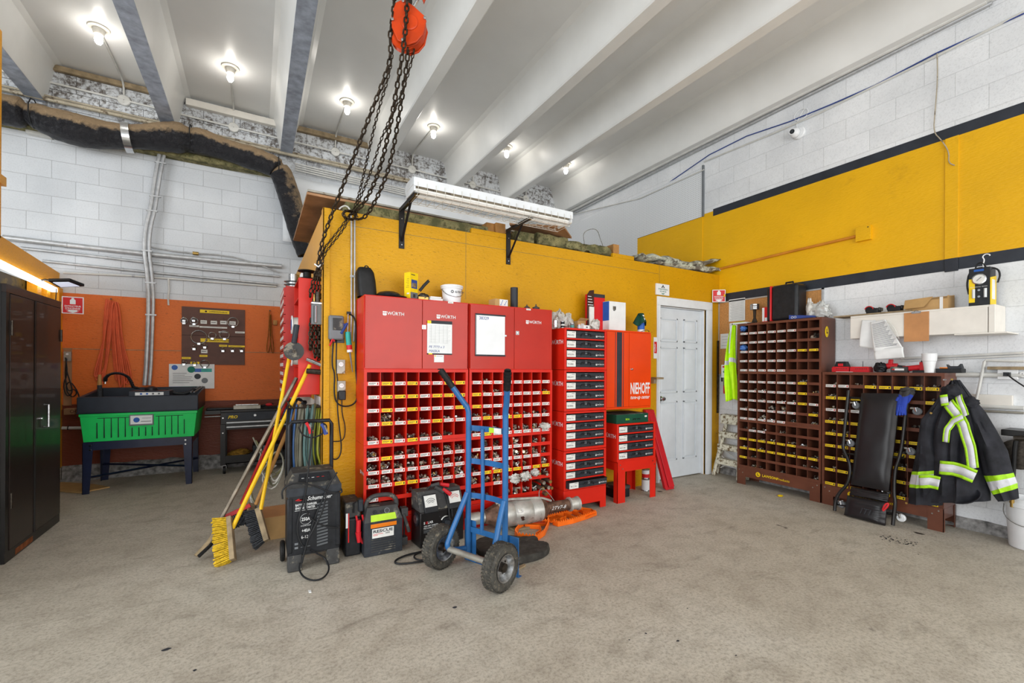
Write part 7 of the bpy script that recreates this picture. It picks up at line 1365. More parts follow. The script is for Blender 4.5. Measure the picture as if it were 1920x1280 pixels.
one('angle_bar', MB().box((XW - .05, 3.565, .75), (XW - .03, 3.582, 1.66), 'dark_steel'), 'thin dark steel bar standing upright beside the door corner', 'bar')
# hi-vis vest hanging at rack end
t = thing('safety_vest', 'bright yellow-green hi-vis vest with silver band hanging beside the brown rack stack', 'vest', P(1374, 680, Y=3.2))
def vest(u, v):
    z = 1.80 - v * .86; wv = .03 + .035 * min(1, v * 1.3); cy = 3.235 + .02 * math.sin(v * 4) + .02 * v; yy = cy + (u - .5) * 2 * wv
    return V((4.83 + .022 * math.sin(u * 9 + v * 3) + .012 * math.sin(u * 23), yy, z + .02 * math.sin(u * 5)))
m = MB().grid(vest, 26, 34, lambda u, v: 'reflective' if (.43 < v < .49 or (v < .36 and .4 < u < .55)) else 'hivis'); m.build('cloth', t, solid=.006, ang=60)
MB().tube([(4.83, 3.24, 1.80), (4.83, 3.24, 1.83), (4.86, 3.24, 1.835)], .005, 'dark_steel', 6).build('hook', t)
# extinguisher and tag
c = P(1362, 750, X=4.98)
t = thing('fire_extinguisher', 'fire extinguisher with a white tag hanging near the door corner', 'extinguisher', (4.99, 3.40, c.z))
MB().lathe([(0, 0), (.048, .003), (.052, .02), (.052, .10)], (4.99, 3.40, 1.0), 'sign_red', 24).lathe([(.052, .10), (.052, .26), (.04, .31), (.018, .34), (.016, .37)], (4.99, 3.40, 1.0), 'steel', 24).build('cylinder', t)
MB().box((4.96, 3.36, 1.37), (5.02, 3.43, 1.40), 'black_plastic').tube([(4.99, 3.38, 1.40), (4.95, 3.33, 1.44), (4.94, 3.30, 1.43)], .009, 'black_plastic', 8).tube([(4.99, 3.42, 1.37), (4.97, 3.47, 1.3), (4.96, 3.46, 1.15)], .009, 'rubber', 8, smooth=1).build('valve', t)
m = MB().box((4.925, 3.345, 1.20), (4.930, 3.445, 1.355), 'plastic_white').box((4.9244, 3.36, 1.32), (4.925, 3.43, 1.34), 'sign_red').add([(4.9244, 3.395, 1.30), (4.9244, 3.425, 1.27), (4.9244, 3.395, 1.24), (4.9244, 3.365, 1.27)], [(0, 1, 2, 3)], 'ink_teal'); m.build('tag', t)
# step ladder folded
t = thing('step_ladder', 'folded paint-splattered white wooden step ladder beside the brown racks', 'step ladder', (5.0, 3.3, 0))
def bar(a, b, wx, wy, mt='ladder_paint'): return MB().tube([a, b], wx, mt, 4, flat=wy)
for (a, b) in (((4.86, 3.50, .01), (4.98, 3.40, .72)), ((4.86, 3.18, .01), (4.98, 3.22, .72)), ((4.98, 3.54, .01), (5.03, 3.43, .70)), ((4.99, 3.15, .01), (5.04, 3.2, .7))): bar(a, b, .022, .014).build('leg', t)
MB().box((4.93, 3.17, .72), (5.055, 3.46, .75), 'ladder_paint').box((4.92, 3.17, .64), (4.935, 3.45, .74), 'ladder_paint').build('top_step', t, bev=.003)
for z, f_ in ((.20, .3), (.37, .55), (.52, .78)): x = 4.86 + .12 * z / .72; MB().box((x - .03, 3.19, z), (x + .05, 3.47, z + .022), 'ladder_paint').box((x - .032, 3.19, z - .045), (x - .022, 3.47, z + .01), 'ladder_paint').build('step', t, bev=.002)
for a, b in (((4.93, 3.21, .10), (4.95, 3.45, .24)), ((4.93, 3.45, .10), (4.95, 3.21, .26)), ((4.94, 3.21, .22), (4.96, 3.45, .32))): MB().tube([a, b], .006, 'wire_white', 6).build('brace', t)
# ---- things on top of the brown stack
ZB = 1.822
def gy(u, x): return P(u, 600, X=x).y
y = gy(1415, 4.90)
t = thing('piston', 'steel piston with its connecting rod standing on the brown rack stack', 'piston', (4.90, y, ZB))
MB().lathe([(.046, .155), (.048, .16), (.048, .172), (.045, .174), (.048, .176), (.048, .19), (.046, .192), (.048, .195), (.048, .215), (.044, .22), (0, .218)], (4.90, y, ZB), 'steel', 32).build('crown', t)
MB().prism([(4.89, y - .016, ZB + .16), (4.89, y + .016, ZB + .16), (4.89, y + .012, ZB + .06), (4.89, y + .03, ZB + .02), (4.89, y + .02, ZB + .001), (4.89, y - .02, ZB + .001), (4.89, y - .03, ZB + .02), (4.89, y - .012, ZB + .06)], (.018, 0, 0), 'dark_steel').build('connecting_rod', t, bev=.003)
one('flat_part', MB().box((4.84, y - .02, ZB + .001), (4.95, y + .10, ZB + .008), 'dark_steel'), 'flat dark metal plate beside the piston', 'plate', bev=.002)
y = gy(1436, 4.88); one('red_carton', MB().box((4.86, y - .03, ZB + .001), (4.92, y + .03, ZB + .165), 'sign_red').box((4.859, y + .005, ZB + .01), (4.86, y + .03, ZB + .16), 'paper').box((4.859, y - .025, ZB + .01), (4.86, y, ZB + .05), 'paper'), 'narrow red and white box between piston and zip case', 'box', bev=.002)
y0, y1 = gy(1502, 4.84), gy(1437, 4.84)
y0, y1 = gy(1495, 4.83), gy(1445, 4.83)
t = thing('zip_case', 'big black hard zip case with a red zipper on top of the brown rack stack', 'case', (4.85, (y0 + y1) / 2, ZB))
hz = P(1470, 533, X=4.83).z - ZB
MB().box((4.83, y0, ZB + .002), (5.02, y1 + .0, ZB + hz), 'black_plastic').build('shell', t, bev=.03, seg=5)
MB().box((4.834, y1 + .0005, ZB + .004), (5.016, y1 + .05, ZB + hz - .01), 'black_plastic').build('lid_shell', t, bev=.02, seg=4)
MB().box((4.824, y1 - .006, ZB + .002), (5.026, y1 + .012, ZB + hz + .004), 'sign_red').build('zipper', t, bev=.012, seg=3)
MB().tube([(4.92, (y0 + y1) / 2 + .03, ZB + hz), (4.92, (y0 + y1) / 2 + .025, ZB + hz + .03), (4.92, (y0 + y1) / 2 - .045, ZB + hz + .03), (4.92, (y0 + y1) / 2 - .05, ZB + hz)], .010, 'black_plastic', 8).build('handle', t)
y0, y1 = gy(1525, 4.82), gy(1481, 4.82)
one('blue_book', MB().hexa([(4.80, y0, ZB + .001), (4.93, y0, ZB + .001), (4.93, y1, ZB + .001), (4.80, y1, ZB + .001), (4.80, y0, ZB + .02), (4.93, y0, ZB + .02), (4.93, y1, ZB + .045), (4.80, y1, ZB + .045)], 'ink_blue').text('OO', (4.7995, y1 - .02, ZB + .006), -EY, EZ, .035, 'paper'), 'dark blue catalogue lying in front of the black zip case', 'book', bev=.002)
y = gy(1538, 4.9)
one('silver_bag', MB().blob((4.90, y, ZB + .06), (.05, .09, .085), 'foil_film', .5, 5, 51, 30, 20, cut=ZB + .001).blob((4.87, y + .085, ZB + .09), (.03, .03, .11), 'clear_bag', .45, 5, 53, 20, 14, cut=ZB + .001), 'shiny crumpled silver bag at the right end of the brown rack stack', 'bag', ang=60)
one('paper_stack', MB().box((4.81, gy(1400, 4.83), ZB + .001), (4.95, gy(1376, 4.83), ZB + .018), 'paper').box((4.80, gy(1396, 4.83), ZB + .018), (4.93, gy(1378, 4.83), ZB + .022), 'lime_panel'), 'stack of papers at the left end of the brown rack stack', 'papers', bev=.001)
for (u, v, lb) in ((1393, 616, 'blue rubber gloves stuffed in the top left bin of the brown stack'), (1394, 652, 'blue rubber gloves in the third bin down of the brown stack')):
    c = P(u, v, X=4.84); one('rubber_gloves', MB().blob(c, (.045, .042, .032), 'nitrile', .5, 7, u, 22, 14), lb, 'gloves', 'blue gloves in the brown rack', ang=60)
# ---- white wall box shelf
WX, wy0, wy1, wz0, wz1 = 4.83, 1.12, 2.045, 1.592, 1.803
t = thing('wall_shelf', 'long white wooden box shelf on the right wall above the second brown rack', 'shelf', (WX, wy0, wz0))
MB().box((WX, wy0, wz1 - .018), (XW - .002, wy1, wz1), 'shelf_white').box((WX, wy0 + .02, wz0), (WX + .018, wy1, wz1 - .018), 'shelf_white').box((WX - .001, wy0 - .02, wz0), (XW - .002, wy0 + .016, wz1 + .0), 'shelf_white').box((WX + .02, wy1 - .018, wz0), (XW - .002, wy1, wz1 - .018), 'shelf_white').box((WX + .018, wy0 + .02, wz0), (XW - .002, wy1 - .018, wz0 + .015), 'shelf_white').build('box', t, bev=.003)
MB().box((WX - .03, wy0 - .09, wz0 - .012), (XW - .002, wy0 + .2, wz0 - .001), 'shelf_white').build('bottom_board', t, bev=.002)
MB().prism([(WX - .005, wy1 + .14, wz1 + .001), (WX - .005, 1.60, wz1 + .001), (WX + .2, 1.60, wz1 + .001), (WX + .2, wy1 + .14, wz1 + .001)], (0, 0, .012), 'wood_old').build('loose_board', t)
ZSf = wz1 + .014
for k, (u, lb) in enumerate(((1637, 'left black and red tool battery on the white wall shelf'), (1678, 'right black and red tool battery on the white wall shelf'))):
    y = gy(u, 4.88); t = thing('tool_battery', lb, 'battery', (4.88, y, ZSf), group='tool batteries on the wall shelf')
    MB().box((4.85, y - .045, ZSf), (4.93, y + .045, ZSf + .045), 'black_plastic').box((4.855, y - .06, ZSf + .018), (4.925, y - .045, ZSf + .05), 'dusty_plastic').build('housing', t, bev=.006)
    MB().lathe([(0, -.036), (.03, -.035), (.032, 0), (.03, .035), (0, .036)], (4.89, y + .022, ZSf + .032), 'black_plastic', 22, 'X').build('cell_block', t)
    MB().tube([(4.853, y + .022 + .033 * math.cos(a * .25), ZSf + .032 + .033 * math.sin(a * .25)) for a in range(1, 13)], .004, 'case_red', 6).build('red_rim', t)
y0, y1 = gy(1778, 4.87), gy(1697, 4.86)
t = thing('open_carton', 'open low brown cardboard box on the white wall shelf', 'box', (4.86, y0, wz1))
MB().box((4.86, y0, wz1 + .002), (4.865, y1, wz1 + .085), 'cardboard').box((5.0, y0, wz1 + .002), (5.005, y1, wz1 + .12), 'cardboard').box((4.865, y0, wz1 + .002), (5.0, y0 + .004, wz1 + .11), 'cardboard').box((4.865, y1 - .004, wz1 + .002), (5.0, y1, wz1 + .09), 'cardboard').box((4.865, y0, wz1 + .002), (5.0, y1, wz1 + .006), 'cardboard').box((4.858, y0 + .03, wz1 + .002), (4.86, y0 + .05, wz1 + .1), 'paper').build('tray', t)
MB().prism([(4.858, y0 + .09, wz1 + .11), (4.858, y1 - .0, wz1 + .10), (4.80, y1 - .01, wz1 + .02), (4.80, y0 + .13, wz1 + .025)], (-.003, 0, -.001), 'cardboard').build('flap', t)
y0, y1 = gy(1856, 4.87), gy(1816, 4.87)
t = thing('gauge_tester', 'black and yellow gauge tester at the right end of the wall shelf', 'tester', (4.87, y0, wz1))
hz = P(1835, 502, X=4.87).z - wz1
MB().box((4.87, y0, wz1 + .002), (5.0, y1, wz1 + hz), 'black_plastic').box((4.869, y1 - .035, wz1 + .03), (4.87, y1 - .001, wz1 + hz * .72), 'yellow_card').build('body', t, bev=.004)
MB().prism([(4.872, y0 - .0, wz1 + .005), (5.0, y0 - .0, wz1 + .005), (5.0, y0 - .0, wz1 + hz * .8), (4.872, y0 - .0, wz1 + hz * .72)], (0, -.004, 0), 'yellow_card').box((4.90, y0 - .005, wz1 + .05), (4.97, y0 - .004, wz1 + hz * .68), 'paper').build('side_panel', t)
gc = V((4.87, (y0 + y1) / 2, wz1 + hz * .70))
MB().lathe([(0, -.008), (.036, -.008), (.042, -.006), (.044, 0)], gc, 'chrome', 30, 'X').lathe([(0, -.0095), (.034, -.0095)], gc, 'white_card', 30, 'X').tube([gc + V((-.011, .012, -.012)), gc + V((-.011, -.014, .014))], .0015, 'ink', 5).build('gauge', t)
m = MB()
for dy in (-.035, .03): m.tube([gc + V((-.006, dy, -.075)), gc + V((-.006, dy, -.145))], .009, 'glass_lens', 12)
for dz in (-.085, -.135): m.tube([gc + V((0, 0, dz)), gc + V((-.008, 0, dz))], .008, 'chrome', 12)
m.build('flow_tubes', t)
txtX(MB().box((4.8685, gc.y - .025, wz1 + hz - .028), (4.8695, gc.y + .03, wz1 + hz - .012), 'bright_blue'), 'DIAGNOSTIC TESTER', gc.y + .05, gc.z - .062, .010, 'paper', 4.8690, width=.095).build('lettering', t)
MB().tube([(4.90, gc.y + .03, wz1 + hz), (4.90, gc.y + .02, wz1 + hz + .04), (4.90, gc.y - .01, wz1 + hz + .045), (4.90, gc.y - .03, wz1 + hz)], .005, 'cable', 8, smooth=2).tube([(4.89, y1 + .004, wz1 + .10), (4.88, y1 + .015, wz1 + hz * .6), (4.89, y1, wz1 + hz * .97), (4.92, gc.y, wz1 + hz + .012), (4.95, y0 - .02, wz1 + hz * .98), (4.96, y0 - .035, wz1 + hz * .8), (4.96, y0 - .02, wz1 + hz * .6)], .006, 'cable', 8, smooth=2).build('hose', t)
hk = P(1846, 506, X=4.90); MB().tube([hk, hk + V((0, .01, .04)), hk + V((0, .0, .08)), hk + V((0, .014, .105)), hk + V((0, -.006, .125)), hk + V((0, -.028, .115)), hk + V((0, -.028, .105))], .004, 'plastic_white', 7, smooth=2).build('hook', t)
# clipboards and papers hanging from the shelf front
y0, y1, z0, z1 = rectX(1695, 587, 1742, 639, WX - .004)
t = thing('clipboard', 'brown hardboard clipboard hanging on the front of the white wall shelf', 'clipboard', (WX, y0, z0))
MB().box((WX - .006, y0, z0), (WX - .002, y1, z1), 'hardboard').build('board', t, bev=.0015)
MB().box((WX - .012, (y0 + y1) / 2 - .03, z1 - .010), (WX - .006, (y0 + y1) / 2 + .03, z1 + .006), 'steel').tube([(WX - .008, (y0 + y1) / 2 - .018, z1 + .004), (WX - .008, (y0 + y1) / 2, z1 + .018), (WX - .008, (y0 + y1) / 2 + .018, z1 + .004)], .002, 'steel', 6, smooth=1).build('clip', t)
def paperq(pts_, x, lb, lines, dx=0):
    q = Pn(pts_, X=x); m = MB(); n = 14
    def fn(u, v):
        a = q[0].lerp(q[1], u); b = q[3].lerp(q[2], u); p = a.lerp(b, v); p.x -= .010 * math.sin(v * math.pi) + .012 * math.sin(u * 4 + v * 2) * v + dx; return p
    m.grid(fn, n, n, 'paper')
    for k in range(lines):
        v = .08 + k * .8 / lines; m.add([fn(.08 + (k % 3) * .01, v) - EX * .0015, fn(.45, v) - EX * .0015, fn(.9 - (k % 4) * .05, v) - EX * .0015, fn(.9 - (k % 4) * .05, v + .010) - EX * .0015, fn(.45, v + .01) - EX * .0015, fn(.08, v + .010) - EX * .0015], [(0, 1, 4, 5), (1, 2, 3, 4)], 'ink')
    return one('paper_sheet', m, lb, 'paper', 'papers hanging from the wall shelf', solid=.0012)
paperq([(1616, 600), (1642, 600), (1640, 655), (1612, 650)], WX - .006, 'blank white sheet behind the handwritten ones on the wall shelf', 0)
paperq([(1632, 604), (1660, 598), (1694, 654), (1640, 660)], WX - .022, 'handwritten lined sheet hanging askew from the wall shelf', 22)
paperq([(1640, 655), (1694, 650), (1696, 670), (1642, 674)], WX - .016, 'lower sheet of the hanging paper bundle', 0, .006)
MB_ = MB()
for k in range(4): MB_.tube(Pn([(1655 + 3 * k, 600), (1668 + 3 * k, 612), (1680 + 2 * k, 635)], X=WX - .04 - .002 * k), .004, 'paper', 4, smooth=2, flat=.001)
one('curled_receipts', MB_, 'curled paper strips on the top of the hanging bundle', 'papers', kind='stuff')
# ---- on the second brown rack
ZR = .193 + sum(hr) + .026 + .001
def item(u0, u1, x): return gy(u1, x), gy(u0, x)
for k, (u0, u1, lb) in enumerate(((1562, 1594, 'left red battery charger dock with a battery on it'), (1596, 1631, 'empty red battery charger dock beside the other'))):
    y0, y1 = item(u0, u1, 4.86); t = thing('charger_dock', lb, 'battery charger', (4.86, y0, ZR), group='red charger docks on the brown rack')
    m = MB().box((4.84, y0, ZR), (4.93, y1, ZR + .042), 'case_red').box((4.845, y0 + .005, ZR + .042), (4.925, y1 - .005, ZR + .05), 'sign_red')
    for j in range(7): m.box((4.8395, y0 + .015 + j * .014, ZR + .025), (4.84, y0 + .02 + j * .014, ZR + .036), 'ink')
    m.build('dock', t, bev=.004)
    if k == 0: MB().hexa([(4.845, y0 + .02, ZR + .0505), (4.925, y0 + .02, ZR + .0505), (4.925, y1 - .02, ZR + .0505), (4.845, y1 - .02, ZR + .0505), (4.855, y0 + .035, ZR + .10), (4.915, y0 + .035, ZR + .10), (4.915, y1 - .03, ZR + .10), (4.855, y1 - .03, ZR + .10)], 'black_plastic').box((4.844, y0 + .05, ZR + .055), (4.848, y1 - .05, ZR + .08), 'case_red').build('battery', t, bev=.005)
    else: MB().tube([(4.88, y0 + .06, ZR + .05), (4.88, y0 + .06, ZR + .10)], .0025, 'ink', 5).build('cord_stub', t)
y = gy(1650, 4.86); one('work_glove', MB().blob((4.88, y, ZR + .04), (.045, .05, .045), 'black_plastic', .4, 6, 61, 24, 16, cut=ZR), 'crumpled black glove between charger docks and red drill', 'glove', ang=60)
y = gy(1667, 4.86); t = thing('drill', 'red cordless drill lying behind its grey battery', 'drill', (4.88, y, ZR))
MB().tube([(4.90, y + .03, ZR + .055), (4.90, y - .05, ZR + .06)], .026, 'case_red', 16, r2=.02).hexa([(4.88, y - .012, ZR + .04), (4.92, y - .012, ZR + .04), (4.92, y + .022, ZR + .04), (4.88, y + .022, ZR + .04), (4.885, y - .015, ZR + .115), (4.915, y - .015, ZR + .115), (4.915, y + .012, ZR + .115), (4.885, y + .012, ZR + .115)], 'case_red').build('body', t, bev=.004)
MB().tube([(4.90, y - .05, ZR + .05), (4.90, y - .10, ZR + .045)], .014, 'black_plastic', 12).build('chuck', t)
y0, y1 = item(1671, 1702, 4.84); t = thing('battery_block', 'grey block-shaped battery with red print in front of the drill', 'battery', (4.84, y0, ZR)); MB().box((4.83, y0, ZR), (4.88, y1, ZR + .05), 'dusty_plastic').box((4.8295, y0 + .02, ZR + .018), (4.83, y1 - .03, ZR + .034), 'paper').box((4.8293, y1 - .03, ZR + .022), (4.8297, y1 - .01, ZR + .03), 'sign_red').build('body', t, bev=.005)
y = gy(1712, 4.87); t = thing('impact_driver', 'red and black impact driver lying left of the white cup', 'impact driver', (4.87, y, ZR)); MB().tube([(4.88, y + .07, ZR + .03), (4.88, y - .05, ZR + .045)], .024, 'case_red', 14).box((4.86, y - .08, ZR + .02), (4.91, y - .045, ZR + .09), 'case_red').build('body', t, bev=.003); MB().box((4.83, y - .09, ZR), (4.86, y - .01, ZR + .02), 'black_plastic').tube([(4.88, y - .05, ZR + .05), (4.88, y - .07, ZR + .11)], .014, 'black_plastic', 10).build('grip', t)
y = gy(1743, 4.85)
t = thing('cup', 'tall white plastic cup on the second brown rack', 'cup', (4.85, y, ZR)); MB().lathe([(0, .002), (.033, 0), (.036, .05), (.040, .092), (.047, .098), (.050, .155), (.052, .156), (.050, .160), (.046, .155), (.044, .10), (.03, .006), (0, .006)], (4.85, y, ZR), 'plastic_white', 32).build('body', t)
y0, y1 = item(1756, 1806, 4.86); t = thing('scan_tool', 'black handheld meter with an amber face lying right of the cup', 'meter', (4.86, y0, ZR)); MB().box((4.84, y0, ZR), (4.93, y1, ZR + .035), 'black_plastic').box((4.85, y1 - .07, ZR + .035), (4.92, y1 - .02, ZR + .045), 'amber_lens').build('body', t, bev=.008)
MB().prism([(4.86, y0 + .002, ZR + .03), (4.86, y0 + .09, ZR + .03), (4.86, y0 + .10, ZR + .07), (4.86, y0 + .085, ZR + .055), (4.86, y0 + .03, ZR + .055), (4.86, y0 + .015, ZR + .075)], (.05, 0, 0), 'dark_plastic').build('holster', t, bev=.003)
one('paper_slip', MB().box((4.80, gy(1598, 4.81), ZR), (4.83, gy(1569, 4.81), ZR + .003), 'paper'), 'white paper slip under the left charger dock', 'paper')
# ---- pipes and outlet at right
t = thing('wall_outlet', 'white surface-mounted double outlet with a black plug near the right edge', 'outlet', (XW, 1.05, 1.28))
y0, y1, z0, z1 = rectX(1870, 694, 1909, 709, XW - .04); MB().box((XW - .045, y0, z0 - .01), (XW - .001, y1, z1 + .012), 'plastic_white').build('box', t, bev=.004)
for k in range(2): cy = y1 - .05 - k * .09; m = MB().lathe([(0, -.003), (.022, -.003), (.022, 0)], (XW - .045, cy, (z0 + z1) / 2), 'paper', 18, 'X').box((XW - .050, cy - .008, (z0 + z1) / 2), (XW - .0475, cy - .006, (z0 + z1) / 2 + .01), 'ink').box((XW - .050, cy + .006, (z0 + z1) / 2), (XW - .0475, cy + .008, (z0 + z1) / 2 + .01), 'ink').build('socket', t)
MB().box((XW - .085, y0 + .035, (z0 + z1) / 2 - .015), (XW - .050, y0 + .07, (z0 + z1) / 2 + .015), 'black_plastic').tube([(XW - .08, y0 + .05, (z0 + z1) / 2), (XW - .11, y0 + .0, (z0 + z1) / 2 - .05), (XW - .09, y0 - .12, (z0 + z1) / 2 - .16)], .005, 'cable', 7, smooth=2).build('plug', t)
one('wall_pipe', MB().tube([(XW - .03, 1.42, P(1795, 702, X=XW - .03).z), (XW - .03, .6, P(1795, 702, X=XW - .03).z - .0)], .020, 'pipe_white', 12), 'thick white pipe running into the double outlet', 'pipe')
one('wall_pipe', MB().tube(Pn([(1690, 672), (1800, 667), (1920, 661)], X=XW - .02), .010, 'pipe_white', 8).tube(Pn([(1690, 677), (1800, 672), (1920, 666)], X=XW - .012), .007, 'pipe_white', 7), 'thin horizontal pipe on the right wall behind the white cup', 'pipe')
one('wall_pipe', MB().tube(Pn([(1830, 750), (1834, 735), (1846, 678), (1849, 675), (1920, 677)], X=XW - .05), .010, 'pipe_white', 9), 'bent white pipe rising diagonally over the outlet pipe', 'pipe')
one('wall_pipe', MB().tube(Pn([(1835, 761), (1920, 765)], X=XW - .025), .016, 'pipe_white', 10).tube(Pn([(1840, 770), (1920, 774)], X=XW - .02), .010, 'galv_dull', 8), 'pair of low pipes on the right wall behind the jacket shoulder', 'pipe')
y0, y1, z0, z1 = rectX(1853, 688, 1925, 693, XW - .04); one('wooden_ledge', MB().box((XW - .07, y0, z0), (XW - .001, y1, z1 + .004), 'wood_old'), 'brown wooden strip above the double outlet', 'ledge', bev=.002)
y0, y1, z0, z1 = rectX(1815, 738, 1899, 761, XW - .02); one('wooden_board', MB().box((XW - .03, y0, z0), (XW - .001, y1, z1), 'shelf_white'), 'white painted board fixed to the right wall behind the jacket', 'board', bev=.003)
# ---- creeper
t = thing('creeper', 'black padded mechanic creeper standing upright against the second brown rack', 'creeper', (4.62, 1.8, 0))
B0 = V((4.60, 1.80, 0)); T0 = V((4.752, 1.80, 1.12)); up_ = (T0 - B0).normalized(); nr = V((up_.z, 0, -up_.x)) * -1   # towards the room
pl = (B0, V((nr.x, 0, nr.z)))
def C(u, v, off=0): return P(u, v, pl=pl) + V((nr.x, 0, nr.z)) * off
m = MB(); q = [C(1617, 737), C(1690, 738), C(1668, 921), C(1597, 908)]
def pad(qq, th, mt, m, bulge=.012):
    n = 12
    def fn(u, v):
        p = qq[0].lerp(qq[1], u).lerp(qq[3].lerp(qq[2], u), v); e = (1 - abs(2 * u - 1) ** 6) * (1 - abs(2 * v - 1) ** 10); return p + nr * (th * .4 + th * .6 * e + .004 * noise.noise(V((u * 3, v * 7, 1))))
    m.grid(fn, n, n * 2, mt); m.hexa([qq[3], qq[2], qq[1], qq[0], qq[3] + nr * th * .42, qq[2] + nr * th * .42, qq[1] + nr * th * .42, qq[0] + nr * th * .42], mt); return m
pad(q, .05, 'vinyl', m); m.build('back_pad', t, bev=.003)
pad([C(1597, 912), C(1668, 925), C(1666, 942), C(1595, 928)], .04, 'vinyl', MB()).build('hinge_pad', t, bev=.002)
m = pad([C(1592, 928, .01), C(1666, 942, .01), C(1664, 985, .03), C(1588, 965, .03)], .055, 'vinyl', MB()); m.build('head_pad', t, bev=.004)
q = C(1622, 958) + nr * .105; m = MB().text('ITI', q + V((-.004, .0, -.012)), -EY, up_, .07, 'dark_plastic', shear=.3, depth=.004); m.build('embossed_logo', t)
for side, pts_ in (('l', [(1593, 732), (1590, 760), (1583, 830), (1583, 843), (1597, 870), (1594, 905), (1574, 925), (1568, 940), (1567, 962)]), ('r', [(1706, 738), (1700, 770), (1694, 830), (1688, 860), (1680, 880), (1678, 925), (1681, 940), (1678, 965), (1676, 992)])):
    qq = [C(u, v, .02) for u, v in pts_]; qq[-1].z = max(.016, qq[-1].z * 0 + .016); MB().tube(qq, .0135, 'black_steel', 12, smooth=2).build('side_rail', t)
for a, b in (((1590, 745), (1704, 750)), ((1580, 850), (1695, 858)), ((1570, 945), (1680, 965))): MB().tube([C(*a, -.0), C(*b, -.0)], .010, 'black_steel', 8).build('cross_tube', t)
for (u, v) in ((1602, 757), (1592, 828), (1575, 942), (1716, 768), (1704, 843), (1686, 967)):
    c = C(u, v, -.005); sd = V((0, -1, 0)) if u in (1602, 1592, 1575) else V((0, -1, 0))
    w = MB().lathe([(0, -.014), (.026, -.014), (.031, -.008), (.031, .008), (.026, .014), (0, .014)], c + sd * .012 + V((0, 0, -.012)), 'glass_lens' if u == 1686 else 'grey_plastic', 22, 'X'); w.tube([c + V((-.006, .03, .012)), c + V((-.006, -.004, .012))], .011, 'chrome', 10).tube([c + V((-.018, -.004, .02)), c + sd * .012 + V((-.018, 0, -.012))], .009, 'chrome', 8).tube([c + V((.018, -.004, .02)), c + sd * .012 + V((.018, 0, -.012))], .009, 'chrome', 8).build('caster', t)
MB().tube([C(1663, 955, .08), C(1668, 945, .09), C(1675, 942, .08), C(1672, 950, .085), C(1664, 957, .085)], .007, 'case_red', 7, smooth=1).build('release_lever', t)
t = thing('work_glove', 'blue work glove with grey cuff slipped over the top of the creeper rail', 'glove', C(1705, 745))
def glv(u, v):
    a = 2 * math.pi * u; c = C(1704 - 12 * v, 734 + 40 * v, .03); r = .045 * (1 - .35 * v) * (1 + .25 * math.sin(3 * a + 2 * v)); return c + V((r * .45 * math.sin(a), r * math.cos(a), .012 * math.sin(2 * a + 4 * v)))
m = MB().grid(glv, 24, 10, lambda u, v: 'dusty_plastic' if v < .2 else 'glove_blue', True); c = C(1704, 731, .03)
m.blob(c, (.02, .05, .02), 'dusty_plastic', .3, 5, 7)
for k in range(4): p0 = C(1690 + k * 3, 765 + k, .035); m.tube([p0 + V((0, 0, .03)), p0 + V((0, .012 - .006 * k, -.03)), p0 + V((-.006, .016 - .008 * k, -.065 + .006 * k))], .011, 'glove_blue', 8, r2=.008)
m.tube([C(1688, 745, .03), C(1684, 752, .03)], .011, 'glove_blue', 8); m.build('fabric', t, ang=60)
# ---- jacket
t = thing('work_jacket', 'black winter work jacket with lime and silver reflective bands hung on the rack corner', 'jacket', P(1787, 715, X=4.76))
JX = 4.70
def J(u, v, off=0): p = P(u, v, X=JX); p.x -= off; return p
def loft(rows, bul, mats, m, nu=28, seed=0, fold=.018, back=.02, nsub=6):
    """rows: (v_left, u_left, v_right, u_right, depth) outline rows in order; closed inflated shell"""
    R_ = []
    for i in range(len(rows) - 1):
        for k in range(nsub): f_ = k / nsub; R_.append([a * (1 - f_) + b * f_ for a, b in zip(rows[i], rows[i + 1])])
    R_.append(list(rows[-1])); nv = len(R_) - 1
    def fn(u, v):
        j = int(round(v * nv)); ul, vl, ur, vr, d = R_[j]; a = 2 * math.pi * u
        s = (1 - math.cos(a)) / 2; L_ = J(ul, vl); Rr = J(ur, vr); p = L_.lerp(Rr, s); off = math.sin(a)
        w_ = (Rr - L_).length; off = (d * off + (fold * noise.noise(V((s * 5 + seed, v * 2.2, seed))) + fold * .6 * noise.noise(V((s * 13, v * 5, seed)))) * abs(math.sin(a)) ** .5) if off > 0 else back * off * .6
        p.x -= off; return p
    m.grid(fn, nu, nv, mats, True); n0 = len(m.v); return fn
body = MB()
rows = [(1785, 712, 1793, 712, .02), (1775, 726, 1806, 724, .05), (1765, 750, 1822, 746, .08), (1752, 775, 1835, 775, .10), (1742, 800, 1842, 805, .11), (1735, 850, 1845, 850, .12), (1730, 890, 1850, 895, .13), (1722, 925, 1858, 925, .14), (1712, 938, 1858, 938, .12)]
fb = loft(rows, 0, 'jacket', body, 60, 3, .055, .03, 9)
body.build('body', t, ang=70)
sl = MB(); loft([(1786, 712, 1800, 712, .02), (1790, 728, 1825, 745, .05), (1805, 760, 1848, 772, .07), (1818, 800, 1868, 805, .085), (1832, 840, 1890, 845, .09), (1842, 885, 1899, 882, .09), (1858, 920, 1908, 905, .085), (1872, 939, 1911, 934, .07)], 0, lambda u, v: 'jacket' if v < .72 or v > .90 else ('lime_tape' if v < .765 or v > .855 else 'reflective'), sl, 30, 9, .03, .02); sl.build('sleeve', t, ang=70)
sl = MB(); loft([(1775, 728, 1790, 722, .03), (1752, 762, 1780, 755, .06), (1733, 785, 1765, 785, .07), (1726, 830, 1760, 830, .08), (1718, 870, 1775, 865, .085), (1710, 905, 1772, 905, .08), (1708, 941, 1772, 945, .07)], 0, lambda u, v: 'jacket' if v < .70 or v > .86 else ('lime_tape' if v < .735 or v > .83 else 'reflective'), sl, 30, 14, .03, .02)
for v in sl.v: v.x -= .045
